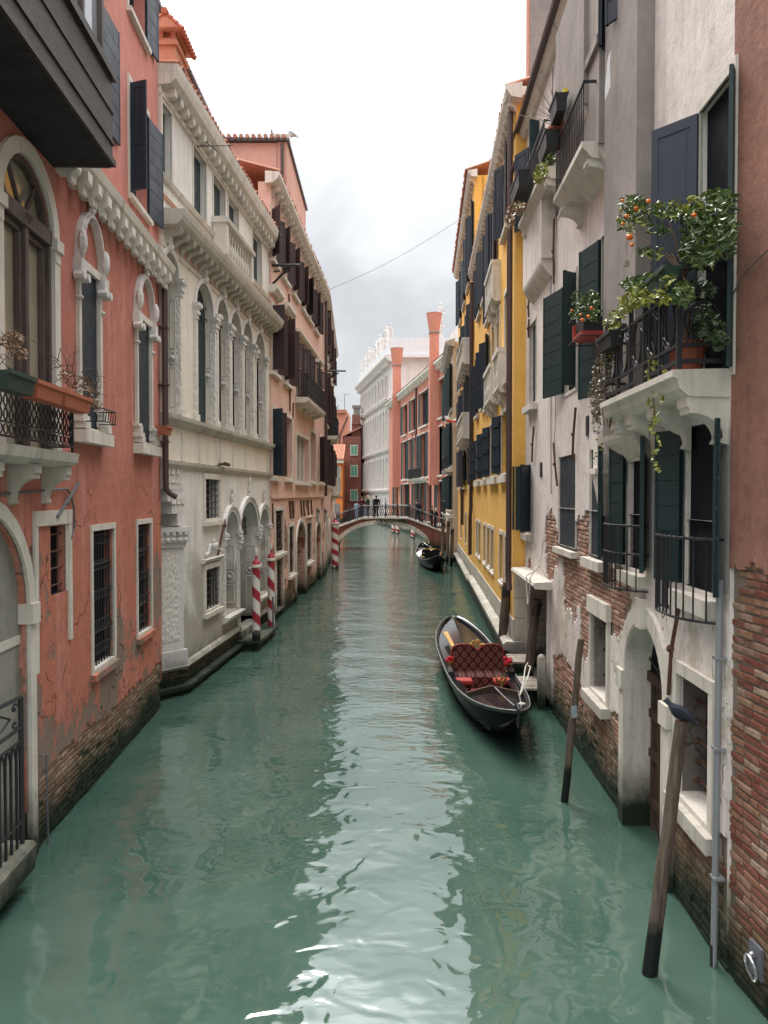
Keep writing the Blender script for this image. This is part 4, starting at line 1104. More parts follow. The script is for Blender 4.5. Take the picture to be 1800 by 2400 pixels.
# ================================================================== C: pink house
FC = Facade((-3.62, 24.55), (-3.62 + .04 * 14.4, 38.9), 'L'); S = FC.S; LC = FC.L
C = thing('pink_house', FC.pt(LC / 2, 0, -2), 'pink plaster house with brown shutters and small iron balcony', 'house')
top = [(.12, 1.0)] + [(S(a), S(b)) for a, b in ((661, 673), (685, 696), (706, 717), (719, 729), (736, 744))]
cops = []
for a, b in top: q = op(a, b, 11.75, 13.3, 0, .2); q['k'] = 't'; cops.append(q)
for a, b in ((.1, 1.1), (S(664), S(679))): q = op(a, b, 8.16, 10.25, 0, .2); q['k'] = 'm'; cops.append(q)
for a, b in ((S(694), S(705)), (S(708), S(717)), (S(720), S(729)), (S(741), S(748))): q = op(a, b, 7.95 if a < S(735) else 8.2, 10.1, 0, .2); q['k'] = 'b'; cops.append(q)
for a, b in ((.1, 1.05), (S(667), S(682)), (S(726), S(738)), (S(747), S(755))): q = op(a, b, 4.78, 6.95, 0, .25); q['k'] = 'l'; cops.append(q)
q = op(S(692), S(721), 4.7, 6.5, 0, .25); q['k'] = 'tri'; cops.append(q)
g1 = op(S(644), S(662), 2.25, 3.65, 0, .25); g2 = op(S(676), S(687), 1.25, 3.0, 0, .2); g3 = op(S(718), S(729), 1.3, 2.95, 0, .2); gd = op(S(645), S(661), .3, 2.0, 0, .5)
ga = op(S(693), S(715), -.3, 3.1, 1.0, .35); gb = op(S(739), S(751), -.3, 2.9, .8, .35)
for q, k in ((g1, 'g'), (g2, 'g'), (g3, 'g'), (gd, 'd'), (ga, 'a'), (gb, 'a')): q['k'] = k; cops.append(q)
def c_cut(s, z): return z < 3.95 and mnoise.noise(V(s * .55 + 3, z * .8, 5)) + .35 * mnoise.noise(V(s * 3, z * 3, 1)) + (.35 if z < 1.2 else 0) > .16
wall(C, FC, 0, LC, .2, 4.08, cops, 'pink_plaster', fine=[(0, LC, .2, 4.08, .11)], cut=c_cut, jit=.035)
wall(C, FC, 0, LC, 4.08, 14.1, cops, 'pink_plaster', o=.03)
mb = MB()
backs = [(0, gd.s0)] + [(gd.s1, ga.s0), (ga.s1, gb.s0), (gb.s1, LC)]
ops2 = [q for q in cops if q.k in 'gda']
cb = wall(C, FC, 0, LC, -.8, 4.08, ops2, 'mortar', o=-.05, name='wall_core', sides=.5)
bricks(cb, FC, 0.02, LC, -.05, 4.05, 'brick_old', -.05, keep=lambda s, z: (c_cut(s, z) or z < .3) and not any(q.s0 - .05 < s < q.s1 + .05 and q.z0 - .05 < z < q.z1 + .05 for q in ops2), limit=260, out=.03, L=.24, H=.07, jo=.01)
for q in cops:
    k = q.k
    if k == 't': window(C, FC, q, 'istrian', .07, .02, sill='istrian', fill='dark_room', o=.03, sh=[('near', 143, 'shutter_brown', 'panel', .5), ('far', 152, 'shutter_brown', 'panel', .45)])
    elif k == 'm': window(C, FC, q, 'istrian', .09, .03, sill='istrian', fill='dark_room', o=.03, hood=('istrian', .35, .25, .22), sh=[('near', 132 if q.s0 > 1 else 100, 'shutter_brown', 'panel', .55 if q.s0 > 1 else .4), ('far', 150, 'shutter_brown', 'panel', .5)])
    elif k == 'b': window(C, FC, q, 'istrian', .07, .03, fill='shutter_brown', fillname='shutter_board', o=.03, sh=[('near', 18, 'shutter_brown', 'louver'), ('far', 150, 'shutter_brown', 'louver')], hood=('istrian', .2, .22, .2) if q.s0 > S(735) else None)
    elif k == 'l':
        open_ = q.s0 < 1 or q.s0 > S(740)
        window(C, FC, q, 'istrian', .09, .03, sill='istrian', fill='shutter_brown' if not open_ else 'dark_room', fillname='shutter_board', o=.03, sh=[('near', 118 if q.s0 < 1 else 145, 'shutter_navy' if q.s0 < 1 else 'shutter_brown', 'panel', .36 if q.s0 < 1 else .5), ('far', 150, 'shutter_brown', 'panel', .45)] if open_ else None)
    elif k == 'tri': window(C, FC, q, 'istrian', .1, .04, sill='istrian', fill='glass_pale', o=.03, mull=('istrian', 2, 0, .16))
    elif k == 'g': window(C, FC, q, 'istrian', .11, .04, sill='istrian', fill='dark_room', bars=('iron', 3, 5, .018, -.04), hood=('istrian', .22, .07, .12) if q is g3 else None)
    elif k == 'd': window(C, FC, q, 'istrian', .12, .05, fill='infill_render', name='doorway', fillname='door')
    else: window(C, FC, q, 'istrian', .14, .05, fill='infill_render', name='water_arch', fillname='blocked_wall')
ct = molding(C, FC, -.25, LC, [(-.1, 13.95), (.15, 13.98), (.28, 14.08), (.36, 14.2), (.36, 14.3), (-.1, 14.34)], 'istrian', 'cornice')
brackets(ct, FC, frange(0, LC, 24), 13.99, .03, 'console', .2, .3, .24, 'istrian')
molding(C, FC, 0, LC, [(-.02, 4.05), (.06, 4.06), (.06, 4.14), (-.02, 4.14)], 'pink_plaster', 'string_course')
hd = molding(C, FC, S(690), S(735), [(-.02, 10.3), (.15, 10.32), (.24, 10.42), (.24, 10.5), (-.02, 10.54)], 'istrian', 'hood')
tiles(C, FC, -.2, LC, 14.34, .3, 2.2, .6)
body(C, FC, .02, LC, -.9, 14.2, 6, 'pink_plaster', o=-.62)
s0, s1 = S(690), S(736)
mb = MB(); FC.prof(mb, s0, s1, [(-.05, 7.7), (.45, 7.7), (.52, 7.78), (.54, 7.9), (-.05, 7.9)]); bl = mb.build('balcony', 'istrian', C)
brackets(bl, FC, frange(s0, s1, 4), 7.7, 0, 'console', .2, .35, .42, 'istrian')
mb = MB(); ro = .5
for z in (7.95, 8.78): FC.box(mb, s0 + .05, s1 - .05, z, z + .03, ro - .02, ro + .02); FC.box(mb, s0 + .05, s0 + .09, z, z + .03, .04, ro)
k = s0 + .1
while k < s1 - .1:
    mb.tube([FC.pt(k + .07 * math.sin(i * 1.1), 7.95 + .84 * i / 8, ro) for i in range(9)], .016, 4); mb.tube([FC.pt(k - .07 * math.sin(i * 1.1), 7.95 + .84 * i / 8, ro) for i in range(9)], .016, 4); k += .17
for k in frange(.04, ro, 5): mb.tube([FC.pt(s0 + .07, 7.95, k), FC.pt(s0 + .07, 8.8, k)], .014, 4)
mb.build('railing', 'iron', bl)
mb = MB()
for px, z0, z1, lean in ((634, 3.1, 3.9, .0), (674, 9.7, 11.4, -.35), (683, 9.6, 11.0, -.3), (716, 7.7, 9.0, -.2), (676, 7.2, 8.5, .0), (684, 7.0, 7.6, .1)): mb.tube([FC.pt(S(px), z1, .07), FC.pt(S(px) - lean, z0, .07)], .03, 5)
for px in (676, 683, 703, 709, 719, 727): mb.tube([FC.pt(S(px) - .15, 3.95, .06), FC.pt(S(px) + .15, 3.3, .06)], .035, 5)
mb.build('wall_anchor', 'iron_rust', C)
mb = MB(); s_ = LC - .12; mb.tube([FC.pt(s_, 13.9, .14), FC.pt(s_, 4.1, .12)], .07, 7); mb.build('drainpipe', 'pipe_brown', C)
mb = MB(); p = FC.pt(.15, 11.2, 0); mb.tube([FC.pt(.15, 11.5, .05), FC.pt(.15, 11.5, .95)], .05, 6); mb.tube([FC.pt(.15, 10.9, .05), FC.pt(.15, 11.4, .55)], .04, 6); mb.tube([FC.pt(.15, 11.3, .1), FC.pt(-.6, 11.1, .4)], .03, 5); mb.build('iron_hoist', 'iron', C)
for k, px in enumerate((741, 759)):
    Y = 36.0 + k * 3.0; p = V(xy(px, Y), Y, 4.2 - 50 / 1800 * Y)
    LN = thing('wall_lantern', p, ('nearer' if k == 0 else 'farther') + ' black wall lantern on the pink house above water arches', 'lantern', 'lanterns on the pink house')
    mb = MB(); mb.tube([p + V(-.5, 0, .45), p + V(-.2, 0, .62), p + V(0, 0, .5)], .025, 5); mb.tube([p + V(0, 0, .5), p + V(0, 0, .3)], .02, 5); mb.lathe([(.02, .36), (.1, .3), (.17, .2), (.19, .17)], p, 6); mb.lathe([(.02, -.42), (.03, -.38), (.06, -.33), (.1, -.3)], p, 6); mb.build('cap', 'iron', LN)
    mb = MB(); mb.lathe([(.1, -.3), (.17, .17)], p, 6); mb.build('lamp_glass', 'glass_pale', LN)

# ================================================================== C2: next houses up to the bridge
FD2 = Facade((-3.06, 38.95), (-3.72, 57.5), 'L'); S = FD2.S
C2 = thing('rose_house', FD2.pt(9, 0, -2), 'narrow rose house with stone balcony just before the bridge', 'house')
c2o = []
for z0, z1, kk in ((11.8, 13.6, 0), (8.0, 10.4, 1), (4.7, 7.0, 2)):
    for a in (.8, 3.2, 5.6, 8.2, 11, 14):
        c2o.append(op(a, a + 1.0, z0, z1, 0, .2))
c2g = [op(1.2, 2.4, -.2, 2.8, .6, .3), op(4, 4.9, 1.4, 2.9), op(7, 8.2, -.2, 2.6, .6, .3), op(10, 11, 1.2, 2.8)]
wall(C2, FD2, 0, FD2.L, -.8, 14.4, c2o + c2g, 'pink_plaster')
for i, q in enumerate(c2o): window(C2, FD2, q, 'istrian', .09, .03, sill='istrian', fill='dark_room', hood=('istrian', .3, .25, .2) if 8 < q.z0 < 9 or q.z0 == 8.0 else None, sh=[('near', 140 + (i * 13) % 25, 'shutter_brown', 'panel' if i % 3 else 'louver'), ('far', 150, 'shutter_brown', 'panel')])
for q in c2g: window(C2, FD2, q, 'istrian', .12, .05, fill='infill_render' if q.rise else 'dark_room')
ct = molding(C2, FD2, 0, FD2.L, [(-.1, 14.3), (.2, 14.33), (.34, 14.5), (-.1, 14.6)], 'istrian', 'cornice')
brackets(ct, FD2, frange(0, FD2.L, 22), 14.33, 0, 'console', .2, .28, .22, 'istrian')
body(C2, FD2, 0, FD2.L, -.8, 14.4, 6, 'pink_plaster', o=-.5)
mb = MB(); FD2.box(mb, 3.4, 4.4, 14.4, 16.3, -1.6, -.5); FD2.box(mb, 3.3, 4.5, 16.3, 16.5, -1.7, -.4); FD2.box(mb, 8.5, 9.3, 14.4, 15.6, -1.5, -.5); mb.build('chimney', 'brown_plaster', C2)
for s0, z in ((4.5, 7.5), (11.0, 4.3)):
    mb = MB(); FD2.prof(mb, s0, s0 + 2.6, [(-.05, z - .2), (.5, z - .2), (.6, z - .05), (.6, z), (-.05, z)]); bl = mb.build('balcony', 'istrian', C2)
    brackets(bl, FD2, frange(s0, s0 + 2.6, 3), z - .2, 0, 'console', .2, .4, .5, 'istrian')
    mb = MB(); FD2.box(mb, s0, s0 + 2.6, z + .85, z + .98, .44, .62); FD2.box(mb, s0, s0 + .2, z, z + .98, .04, .6); FD2.box(mb, s0 + 2.4, s0 + 2.6, z, z + .98, .04, .6)
    for k in frange(s0 + .2, s0 + 2.4, 9): FD2.box(mb, k - .05, k + .05, z, z + .85, .48, .58)
    mb.build('railing', 'istrian' if z < 5 else 'iron', bl)
mb = MB(); mb.tube([FD2.pt(3.0, 10.9, .05), FD2.pt(3.0, 10.9, 1.1)], .05, 5); mb.tube([FD2.pt(3.0, 10.4, .05), FD2.pt(3.0, 10.8, .7)], .04, 5); mb.build('iron_hoist', 'iron', C2)
# ================================================================== D: pale grey house on the right
def pD(Y): return (3.14 + .0278 * (Y - 12), Y)
FG = Facade(pD(6.62), pD(18.2), 'R'); S = FG.S; LG = FG.L
D = thing('grey_house', FG.pt(LG / 2, 0, -2), 'peeling grey plaster house with flower balcony on the right bank', 'house')
ZT, ZB = 4.87, 3.29
u = {}
u['a'] = op(S(1712), S(1635), 5.27, 7.82, 0, .09)
u['b'] = op(S(1528) - .35, S(1488), 5.27, 7.84, 0, .12)
u['c'] = op(S(1424), S(1408), 5.6, 7.84, 0, .1)
u['d'] = op(S(1349), S(1323), 5.95, 7.84, 0, .1)
u['e'] = op(S(1256), S(1241), 6.2, 7.95, 0, .1)
u['t1'] = op(S(1432), S(1402), 10.05, 12.2, 0, .25)
u['t2'] = op(S(1520), S(1490), 10.05, 12.2, 0, .25)
u['t3'] = op(S(1318), S(1290), 9.3, 11.3, 0, .25)
u['t4'] = op(S(1262), S(1240), 10.2, 12.0, 0, .25)
l = {}
l['1'] = op(S(1682), S(1607), ZB, ZT, 0, .08)
l['2'] = op(S(1513), S(1472), ZB, ZT, 0, .1)
l['3'] = op(S(1416), S(1381), ZB, ZT, 0, .07)
l['4'] = op(S(1348), S(1309), ZB, ZT, 0, .06)
l['5'] = op(S(1243), S(1232), ZB + .05, ZT, 0, .07)
g_win = op(S(1674), S(1597), 1.15, 2.38, 0, .3)
g_arch = op(S(1567), S(1473), -.3, 2.7, .74, .34)
g_sm = op(S(1427), S(1389), 1.3, 2.44, 0, .3)
g_door = op(S(1287), S(1239), .25, 2.3, 0, .6)
allops = list(u.values()) + list(l.values()) + [g_win, g_arch, g_sm, g_door]
def d_patch(s, z):
    n = mnoise.noise(V(s * .9, z * 1.1, 2.3)) * .5 + .3 * mnoise.noise(V(s * 2.7, z * 2.7, 7)) + .15 * mnoise.noise(V(s * 8, z * 8, 3))
    e = 1.24 + .25 * mnoise.noise(V(s * .8, 3, 1)) + .08 * mnoise.noise(V(s * 4, 9, 1))
    if s > S(1567) - 1.7 and z < e and s < S(1297): return True
    if s <= S(1567) and z < .85 + .35 * n: return True
    def blob(c, d, rs, rz): return ((s - c) / rs) ** 2 + ((z - d) / rz) ** 2
    return min(blob(S(1340), 3.05, 1.5, .75), blob(S(1385), 3.25, .8, .6), blob(S(1410), 2.75, 1.2, .45), blob(S(1445), 2.85, .7, .35), blob(S(1290), 3.2, .8, .7), blob(S(1372), 2.3, .35, .8), blob(S(1240), 1.9, .3, .9)) < 1 + n * 2.2
ops_l = [q for q in allops if q.z0 < 5]
wall(D, FG, 0, LG, .15, 3.95, ops_l, 'grey_plaster', fine=[(0, LG, .15, 3.95, .06)], cut=d_patch, jit=.024)
wall(D, FG, 0, LG, 3.95, 12.5, allops, 'grey_plaster', o=0)
core = wall(D, FG, 0, LG, -.9, 3.95, ops_l, 'mortar', o=-.035, name='wall_core', sides=.6)
bricks(core, FG, 0.02, LG - .02, -.15, 3.9, 'brick_old', -.035, keep=lambda s, z: (d_patch(s, z) or d_patch(s + .08, z) or d_patch(s - .08, z) or z < .25) and not any(q.s0 - .13 < s < q.s1 + .13 and q.z0 - .1 < z < q.z1 + .1 for q in ops_l), limit=300, out=.016, miss=.04)
body(D, FG, 0, LG, -.9, 12.4, 7, 'grey_plaster', o=-.62)
GS, GN = 'shutter_green', 'shutter_navy'
# upper floor
window(D, FG, u['a'], 'istrian', .07, .02, fill='dark_room', sh=[('far', 138, 'shutter_slate', 'panel', .47), ('near', 150, GS, 'panel', .14)], nosides=False)
window(D, FG, u['b'], 'istrian', .07, .02, fill='dark_room')
window(D, FG, u['c'], 'istrian', .07, .02, fill='dark_room', sh=[('far', 166, GS, 'bands', .6)])
window(D, FG, u['d'], 'istrian', .06, .02, fill='dark_room', sh=[('far', 166, GS, 'bands', .8), ('near', 125, GS, 'bands', .28)])
window(D, FG, u['e'], 'istrian', .05, .02, fill='shutter_green', fillname='shutter_board', sill='istrian', sill_h=.14, sill_out=.14, sill_ext=.1)
window(D, FG, u['t1'], 'istrian', .06, .02, fill='dark_room', sill='istrian', sh=[('far', 165, 'shutter_slate', 'bands', .6), ('near', 140, GN, 'bands', .4)])
window(D, FG, u['t2'], 'istrian', .06, .02, fill='dark_room', sill='istrian', sh=[('far', 150, GN, 'bands', .5)])
window(D, FG, u['t3'], 'istrian', .06, .02, fill='dark_room')
window(D, FG, u['t4'], 'istrian', .06, .02, fill='dark_room', sh=[('far', 150, GN, 'panel', .5), ('near', 105, GS, 'panel', .22)])
# lower floor
window(D, FG, l['1'], None, fill='dark_room', sill='istrian', sill_h=.16, sill_out=.1, sh=[('far', 162, GS, 'bands', .4), ('near', 160, GS, 'bands', .36)], fw=0)
window(D, FG, l['2'], None, fill='dark_room', sill='istrian', sill_h=.14, sill_out=.08, sh=[('far', 165, GS, 'bands', .34), ('near', 160, GS, 'bands', .4)], fw=0)
window(D, FG, l['3'], None, fill=GN, fillname='shutter_board', sill='istrian', sill_h=.14, sill_out=.08, sh=[('near', 160, GS, 'bands', .42)], fw=0)
window(D, FG, l['4'], None, fill=GN, fillname='shutter_board', sill='istrian', sill_h=.1, sill_out=.06, sh=None, fw=0)
window(D, FG, l['5'], None, fill=GN, fillname='shutter_board', sill='istrian', sill_h=.14, sill_out=.08, sh=[('far', 120, GS, 'bands', .28), ('near', 150, GN, 'bands', .5)], fw=0)
# ground floor openings
w = window(D, FG, g_win, 'istrian', .1, .04, sill='dirty_stone', sill_h=.15, sill_ext=.06, sill_out=.07, fill='dark_room')
mb = MB()
for k in range(2): x = g_win.s0 + .12 + k * .3; mb.tube([FG.pt(x, 1.15, -.2), FG.pt(x, 2.38, -.2)], .018, 6)
for k in range(6): z = 1.28 + k * .2; mb.tube([FG.pt(g_win.s0, z, -.2), FG.pt(g_win.s1, z, -.2)], .016, 6); mb.ball(FG.pt(g_win.s1 - .02, z, -.17), .035, 6, 4)
mb.build('grille', 'iron_rust', w)
w = window(D, FG, g_sm, 'istrian', .07, .03, sill='dirty_stone', sill_h=.14, sill_ext=.06, sill_out=.1, fill='dark_room', bars=('iron', 5, 3, .016, -.2))
mb = MB(); FG.box(mb, g_sm.s0 - .1, g_sm.s1 + .1, 2.44, 2.68, -.02, .06); mb.build('lintel', 'istrian', w)
w = window(D, FG, g_arch, 'istrian', .2, .05, fill='wood_door', name='water_portal', fillname='door')
zs = g_arch.z1 - g_arch.rise; c = (g_arch.s0 + g_arch.s1) / 2
mb = MB(); FG.box(mb, c - .1, c + .1, g_arch.z1 - .06, g_arch.z1 + .28, -.1, .1); mb.build('keystone', 'istrian', w)
mb = MB()
for x0, x1 in ((g_arch.s1 - .03, g_arch.s1 + .22), (g_arch.s0 - .22, g_arch.s0 + .03)): FG.box(mb, x0, x1, zs - .22, zs + .02, -.32, .085)
mb.build('impost', 'istrian', w)
for x0, x1 in ((g_arch.s0 - .01, g_arch.s0 + .025), (g_arch.s1 - .025, g_arch.s1 + .01)):
    mb = MB(); FG.box(mb, x0, x1, -.4, zs - .22, -.33, .055); mb.build('jamb', 'istrian', w)
mb = MB(); ring(mb, FG, [(c + (x - c) * .965, z - .02) for x, z in arch_pts(g_arch.s0, g_arch.s1, zs, g_arch.rise)], .03, -.33, .04); mb.build('soffit', 'istrian', w)
mb = MB(); f = -.31
FG.box(mb, g_arch.s0, g_arch.s1, zs - .1, zs + .02, f, f + .07)
for k in range(5): x = g_arch.s0 + .12 + k * (g_arch.s1 - g_arch.s0 - .24) / 4; FG.box(mb, x - .03, x + .03, -.2, zs - .1, f, f + .04)
for z in (.3, .9, 1.4): FG.box(mb, g_arch.s0, g_arch.s1, z, z + .1, f, f + .045)
mb.build('door_frame', 'wood_door', w)
mb = MB()
for k in range(6):
    t = math.pi * (k + .5) / 6; mb.tube([FG.pt(c, zs, f + .05), FG.pt(c - .7 * math.cos(t), zs + .7 * math.sin(t), f + .05)], .014, 5)
mb.tube([FG.pt(c - .35 * math.cos(t), zs + .35 * math.sin(t), f + .05) for t in [i * math.pi / 10 for i in range(11)]], .014, 5)
mb.build('grille', 'iron', w)
mb = MB(); pm = arch_pts(g_arch.s0, g_arch.s1, zs, g_arch.rise)
mb.prism([FG.pt(g_arch.s0, zs, f + .01)] + [FG.pt(x, y, f + .01) for x, y in pm] + [FG.pt(g_arch.s1, zs, f + .01)], FG.n * .015); mb.build('fanlight', 'dark_room', w)
w = window(D, FG, g_door, 'istrian', .12, .04, fill='infill_render', name='doorway', fillname='door')
mb = MB(); FG.prof(mb, g_door.s0 - .35, g_door.s1 + .3, [(-.05, 2.36), (.32, 2.38), (.36, 2.44), (.34, 2.5), (-.05, 2.52)]); mb.build('canopy', 'istrian', w)
# eave gutter
ct = molding(D, FG, 0, LG + .05, [(-.1, 12.4), (.08, 12.42), (.14, 12.5), (.18, 12.58), (-.1, 12.6)], 'istrian', 'cornice')
mb = MB(); mb.tube([FG.pt(0, 12.68, .22), FG.pt(LG + .1, 12.62, .22)], .075, 8); mb.tube([FG.pt(LG + .1, 12.62, .22), FG.pt(LG + .22, 12.3, .2), FG.pt(LG + .2, 12.0, -.05)], .06, 8); mb.build('gutter', 'pipe_brown', D, 'auto')
tiles(D, FG, 0, LG, 12.6, .16, 2.2, .7)
# chimney flues corbelled from the wall
def flue(s0, s1, z0, z1, o, mat='grey_plaster', bands=()):
    mb = MB(); FG.box(mb, s0, s1, z0, z1, -.05, o); fl = mb.build('flue', mat, D)
    mb = MB(); n = 6
    pr = [(-.02, z0)] + [(o * math.sin(math.pi / 2 * (1 - i / n)) , z0 - .35 * (i / n)) for i in range(n + 1)]
    mb.prism([FG.pt(s0 + .04, z, oo) for oo, z in pr], FG.d * (s1 - s0 - .08)); mb.build('corbel', 'istrian', fl)
    for b in bands: mb = MB(); FG.box(mb, s0 - .04, s1 + .04, b, b + .12, -.02, o + .05); mb.build('band', mat, fl)
    return fl
flue(S(1481, .22), S(1447), 4.95, 12.4, .2, 'grey_flue')
flue(S(1398, .22), S(1381), 8.9, 12.4, .22, 'grey_flue', (10.2, 11.6))
flue(S(1362, .28), S(1336), 9.75, 11.9, .28, 'grey_flue')
flue(S(1266, .22), S(1247), 8.7, 10.2, .22)
# big flower balcony: slab, consoles, scrolled ironwork
s0, s1 = .05, FG.sz(1412, 945, .46)[0]; bo = .47
mb = MB(); FG.prof(mb, s0, s1, [(-.05, 5.04), (bo - .12, 5.05), (bo - .04, 5.12), (bo - .02, 5.2), (bo + .02, 5.22), (bo + .02, 5.28), (-.05, 5.29)]); bl = mb.build('balcony', 'istrian', D)
brackets(bl, FG, [s0 + .14, s0 + 1.0, s0 + 1.8, s1 - .12], 5.05, 0, 'console', .24, .42, .36, 'istrian')
ro = bo - .05; zt, zb = 6.18, 5.36
mb = MB()
for z, t in ((zt, .03), (5.98, .015), (5.5, .015), (zb, .018)):
    FG.box(mb, s0 + .03, s1 - .03, z - t, z + t, ro - .018, ro + .018); FG.box(mb, s0 + .03, s0 + .07, z - t, z + t, .02, ro); FG.box(mb, s1 - .07, s1 - .03, z - t, z + t, .02, ro)
n = 5
for k in range(n + 1):
    x = s0 + .05 + (s1 - s0 - .1) * k / n; FG.box(mb, x - .021, x + .021, 5.29, zt, ro - .021, ro + .021)
FG.box(mb, s0 + .035, s0 + .065, 5.29, zt, .01, .04)
mb.build('railing', 'iron', bl)
mb = MB()
def circ(pf, r, m=20, e=1.): return [pf(r * math.cos(t), e * r * math.sin(t)) for t in [2 * math.pi * i / m for i in range(m + 1)]]
side = lambda a, b: FG.pt(s0 + .05, 5.72 + b, .22 + a)
mb.tube(circ(side, .15), .015, 5, False); mb.tube(circ(side, .05), .012, 5, False)
for k in range(4): t = k * math.pi / 2 + .78; mb.tube(circ(lambda a, b: side(a + .075 * math.cos(t), b + .075 * math.sin(t)), .045, 12), .008, 4, False)
for sg in (-1, 1):
    for zz in (-.2, .22): mb.tube([side(sg * (.08 + .06 * math.exp(-t * .25) * math.cos(t)), zz + .06 * math.exp(-t * .25) * math.sin(t)) for t in [i * .6 for i in range(14)]], .008, 4)
for k in range(n):
    x = s0 + .05 + (s1 - s0 - .1) * (k + .5) / n
    fr_ = lambda a, b: FG.pt(x + a, 5.74 + b, ro)
    mb.tube(circ(fr_, .11, 18, 2.0), .013, 5, False); mb.tube(circ(fr_, .2, 18, 1.15), .012, 5, False)
    for a0, b0, a1, b1 in ((-.16, .1, 0, .2), (0, .2, .16, .1), (-.16, -.1, 0, -.2), (0, -.2, .16, -.1), (-.05, 0, .05, 0)): mb.tube([fr_(a0, b0), fr_(a1, b1)], .008, 4)
    for e in (-.19, .19): mb.tube([FG.pt(x + e, zb, ro), FG.pt(x + e, 6.16, ro)], .01, 4)
mb.build('scrollwork', 'iron', bl)
# small balconies on the upper floor
def small_balcony(s0, s1, z, o, rail=True):
    mb = MB(); FG.prof(mb, s0, s1, [(-.05, z - .24), (o - .14, z - .22), (o - .05, z - .12), (o, z - .08), (o, z), (-.05, z)]); b_ = mb.build('balcony', 'istrian', D)
    brackets(b_, FG, [s0 + .16, s1 - .16], z - .22, 0, 'console', .24, .3, o * .8, 'istrian')
    mb = MB(); FG.box(mb, s0 + .02, s1 - .02, z + .8, z + .83, o - .05, o - .02); FG.box(mb, s0 + .02, s0 + .05, z + .8, z + .83, 0, o - .03); FG.box(mb, s1 - .05, s1 - .02, z + .8, z + .83, 0, o - .03)
    for k in frange(s0 + .02, s1 - .02, max(4, int((s1 - s0) / .11))): mb.tube([FG.pt(k, z, o - .035), FG.pt(k, z + .82, o - .035)], .009, 4)
    mb.build('railing', 'iron', b_); return b_
small_balcony(S(1362, .4), S(1296, .4), 8.98, .42)
small_balcony(S(1270, .35), S(1213, .35), 10.05, .36)
# bowed iron guards in front of the lower windows
for q, ext in ((l['1'], .28), (l['2'], .26)):
    a, b = q.s0 - .22, q.s1 + .32
    def bow(t, z): return FG.pt(a + (b - a) * t, z, .03 + .3 * (1 - abs(2 * t - 1) ** 3))
    mb = MB(); N = 14
    for z in ((3.8, 3.06) if q is l['1'] else (3.83, 3.5, 3.08)): mb.tube([bow(i / N, z - (.0 if z > 3.2 else .0)) for i in range(N + 1)], .014, 5)
    mb.build('guard_rail', 'iron', D)
    mb = MB()
    for i in range(1, N): mb.tube([bow(i / N, 3.06), bow(i / N, 3.83)], .009, 5)
    mb.build('guard_bar', 'iron', D)
# iron wall anchors, vents, cables, little plates
mb = MB()
for px, z0, z1, ln in ((1254, 4.9, 5.65, .25), (1228, 5.0, 5.5, -.2), (1308, 4.35, 5.15, -.35), (1352, 4.75, 5.6, .22), (1243, 7.7, 8.1, .05), (1302, 8.1, 9.3, .0), (1243, 8.15, 8.6, .05)):
    x = S(px); mb.tube([FG.pt(x + ln / 2, z0, .05), FG.pt(x, (z0 + z1) / 2, .06), FG.pt(x - ln / 2, z1, .05)], .022, 5); mb.ball(FG.pt(x, (z0 + z1) / 2, .07), .035, 6, 4)
x = S(1588); mb.tube([FG.pt(x - .22, 3.1, .05), FG.pt(x + .0, 2.6, .05), FG.pt(x + .08, 2.1, .05)], .022, 5); mb.ball(FG.pt(x, 2.6, .06), .045, 6, 4)
mb.build('wall_anchor', 'iron_rust', D)
mb = MB(); x = S(1269); FG.box(mb, x - .1, x + .1, 4.55, 4.85, 0, .02); x = S(1377); FG.box(mb, x - .07, x + .07, 5.1, 5.4, 0, .02); x = S(1563); FG.box(mb, x - .09, x + .09, 2.98, 3.28, 0, .02); x = S(1412) - .02
mb.build('vent', 'iron', D)
mb = MB(); x = S(1420); FG.box(mb, x - .06, x + .16, 4.55, 5.1, 0, .14); FG.box(mb, x - .1, x + .2, 4.48, 4.56, 0, .18); mb.loft([[FG.pt(x - .08, 4.48, 0), FG.pt(x + .16, 4.48, 0), FG.pt(x + .16, 4.48, .16), FG.pt(x - .08, 4.48, .16)], [FG.pt(x - .02, 3.9, 0), FG.pt(x + .08, 3.9, 0), FG.pt(x + .08, 3.9, .06), FG.pt(x - .02, 3.9, .06)]]); mb.build('flue', 'grey_plaster', D)
mb = MB(); mb.tube([FG.pt(S(1293), 12.3, .02), FG.pt(S(1291), 8, .02), FG.pt(S(1294), 4.2, .02)], .009, 4); mb.tube([FG.pt(S(1301) + .1 * math.sin(k), 12 - k * .55, .02) for k in range(14)], .006, 4); mb.build('cable', 'lead', D)
mb = MB()
for k in range(20):
    t = k / 19
    if k == 0: pts = []
    pts.append(FG.pt(S(1277) - .45 * t, 2.56 - .55 * (1 - (2 * t - 1) ** 2), .36))
mb.tube([FG.pt(S(1277), 3.3, .02), FG.pt(S(1277), 2.7, .1)] + pts + [FG.pt(S(1277) - .45, 3.0, .05)], .014, 5); mb.build('hanging_rope', 'rope', D)
# grey downpipe at the corner
mb = MB(); p0, p1 = FG.pt(.06, 3.45, .06), FG.pt(.12, -.4, .06); mb.tube([p0, p1], .03, 10); mb.build('downpipe', 'pipe_grey', D, 'auto')
mb = MB()
for z in (2.75, 1.95, .8): FG.box(mb, .04, .14, z, z + .025, 0, .095)
mb.build('pipe_clip', 'pipe_grey', D)
mb = MB(); mb.tube([FG.pt(.117, .2, .06), FG.pt(.12, -.3, .06)], .035, 8); mb.build('pipe_foot', 'black_plastic', D)

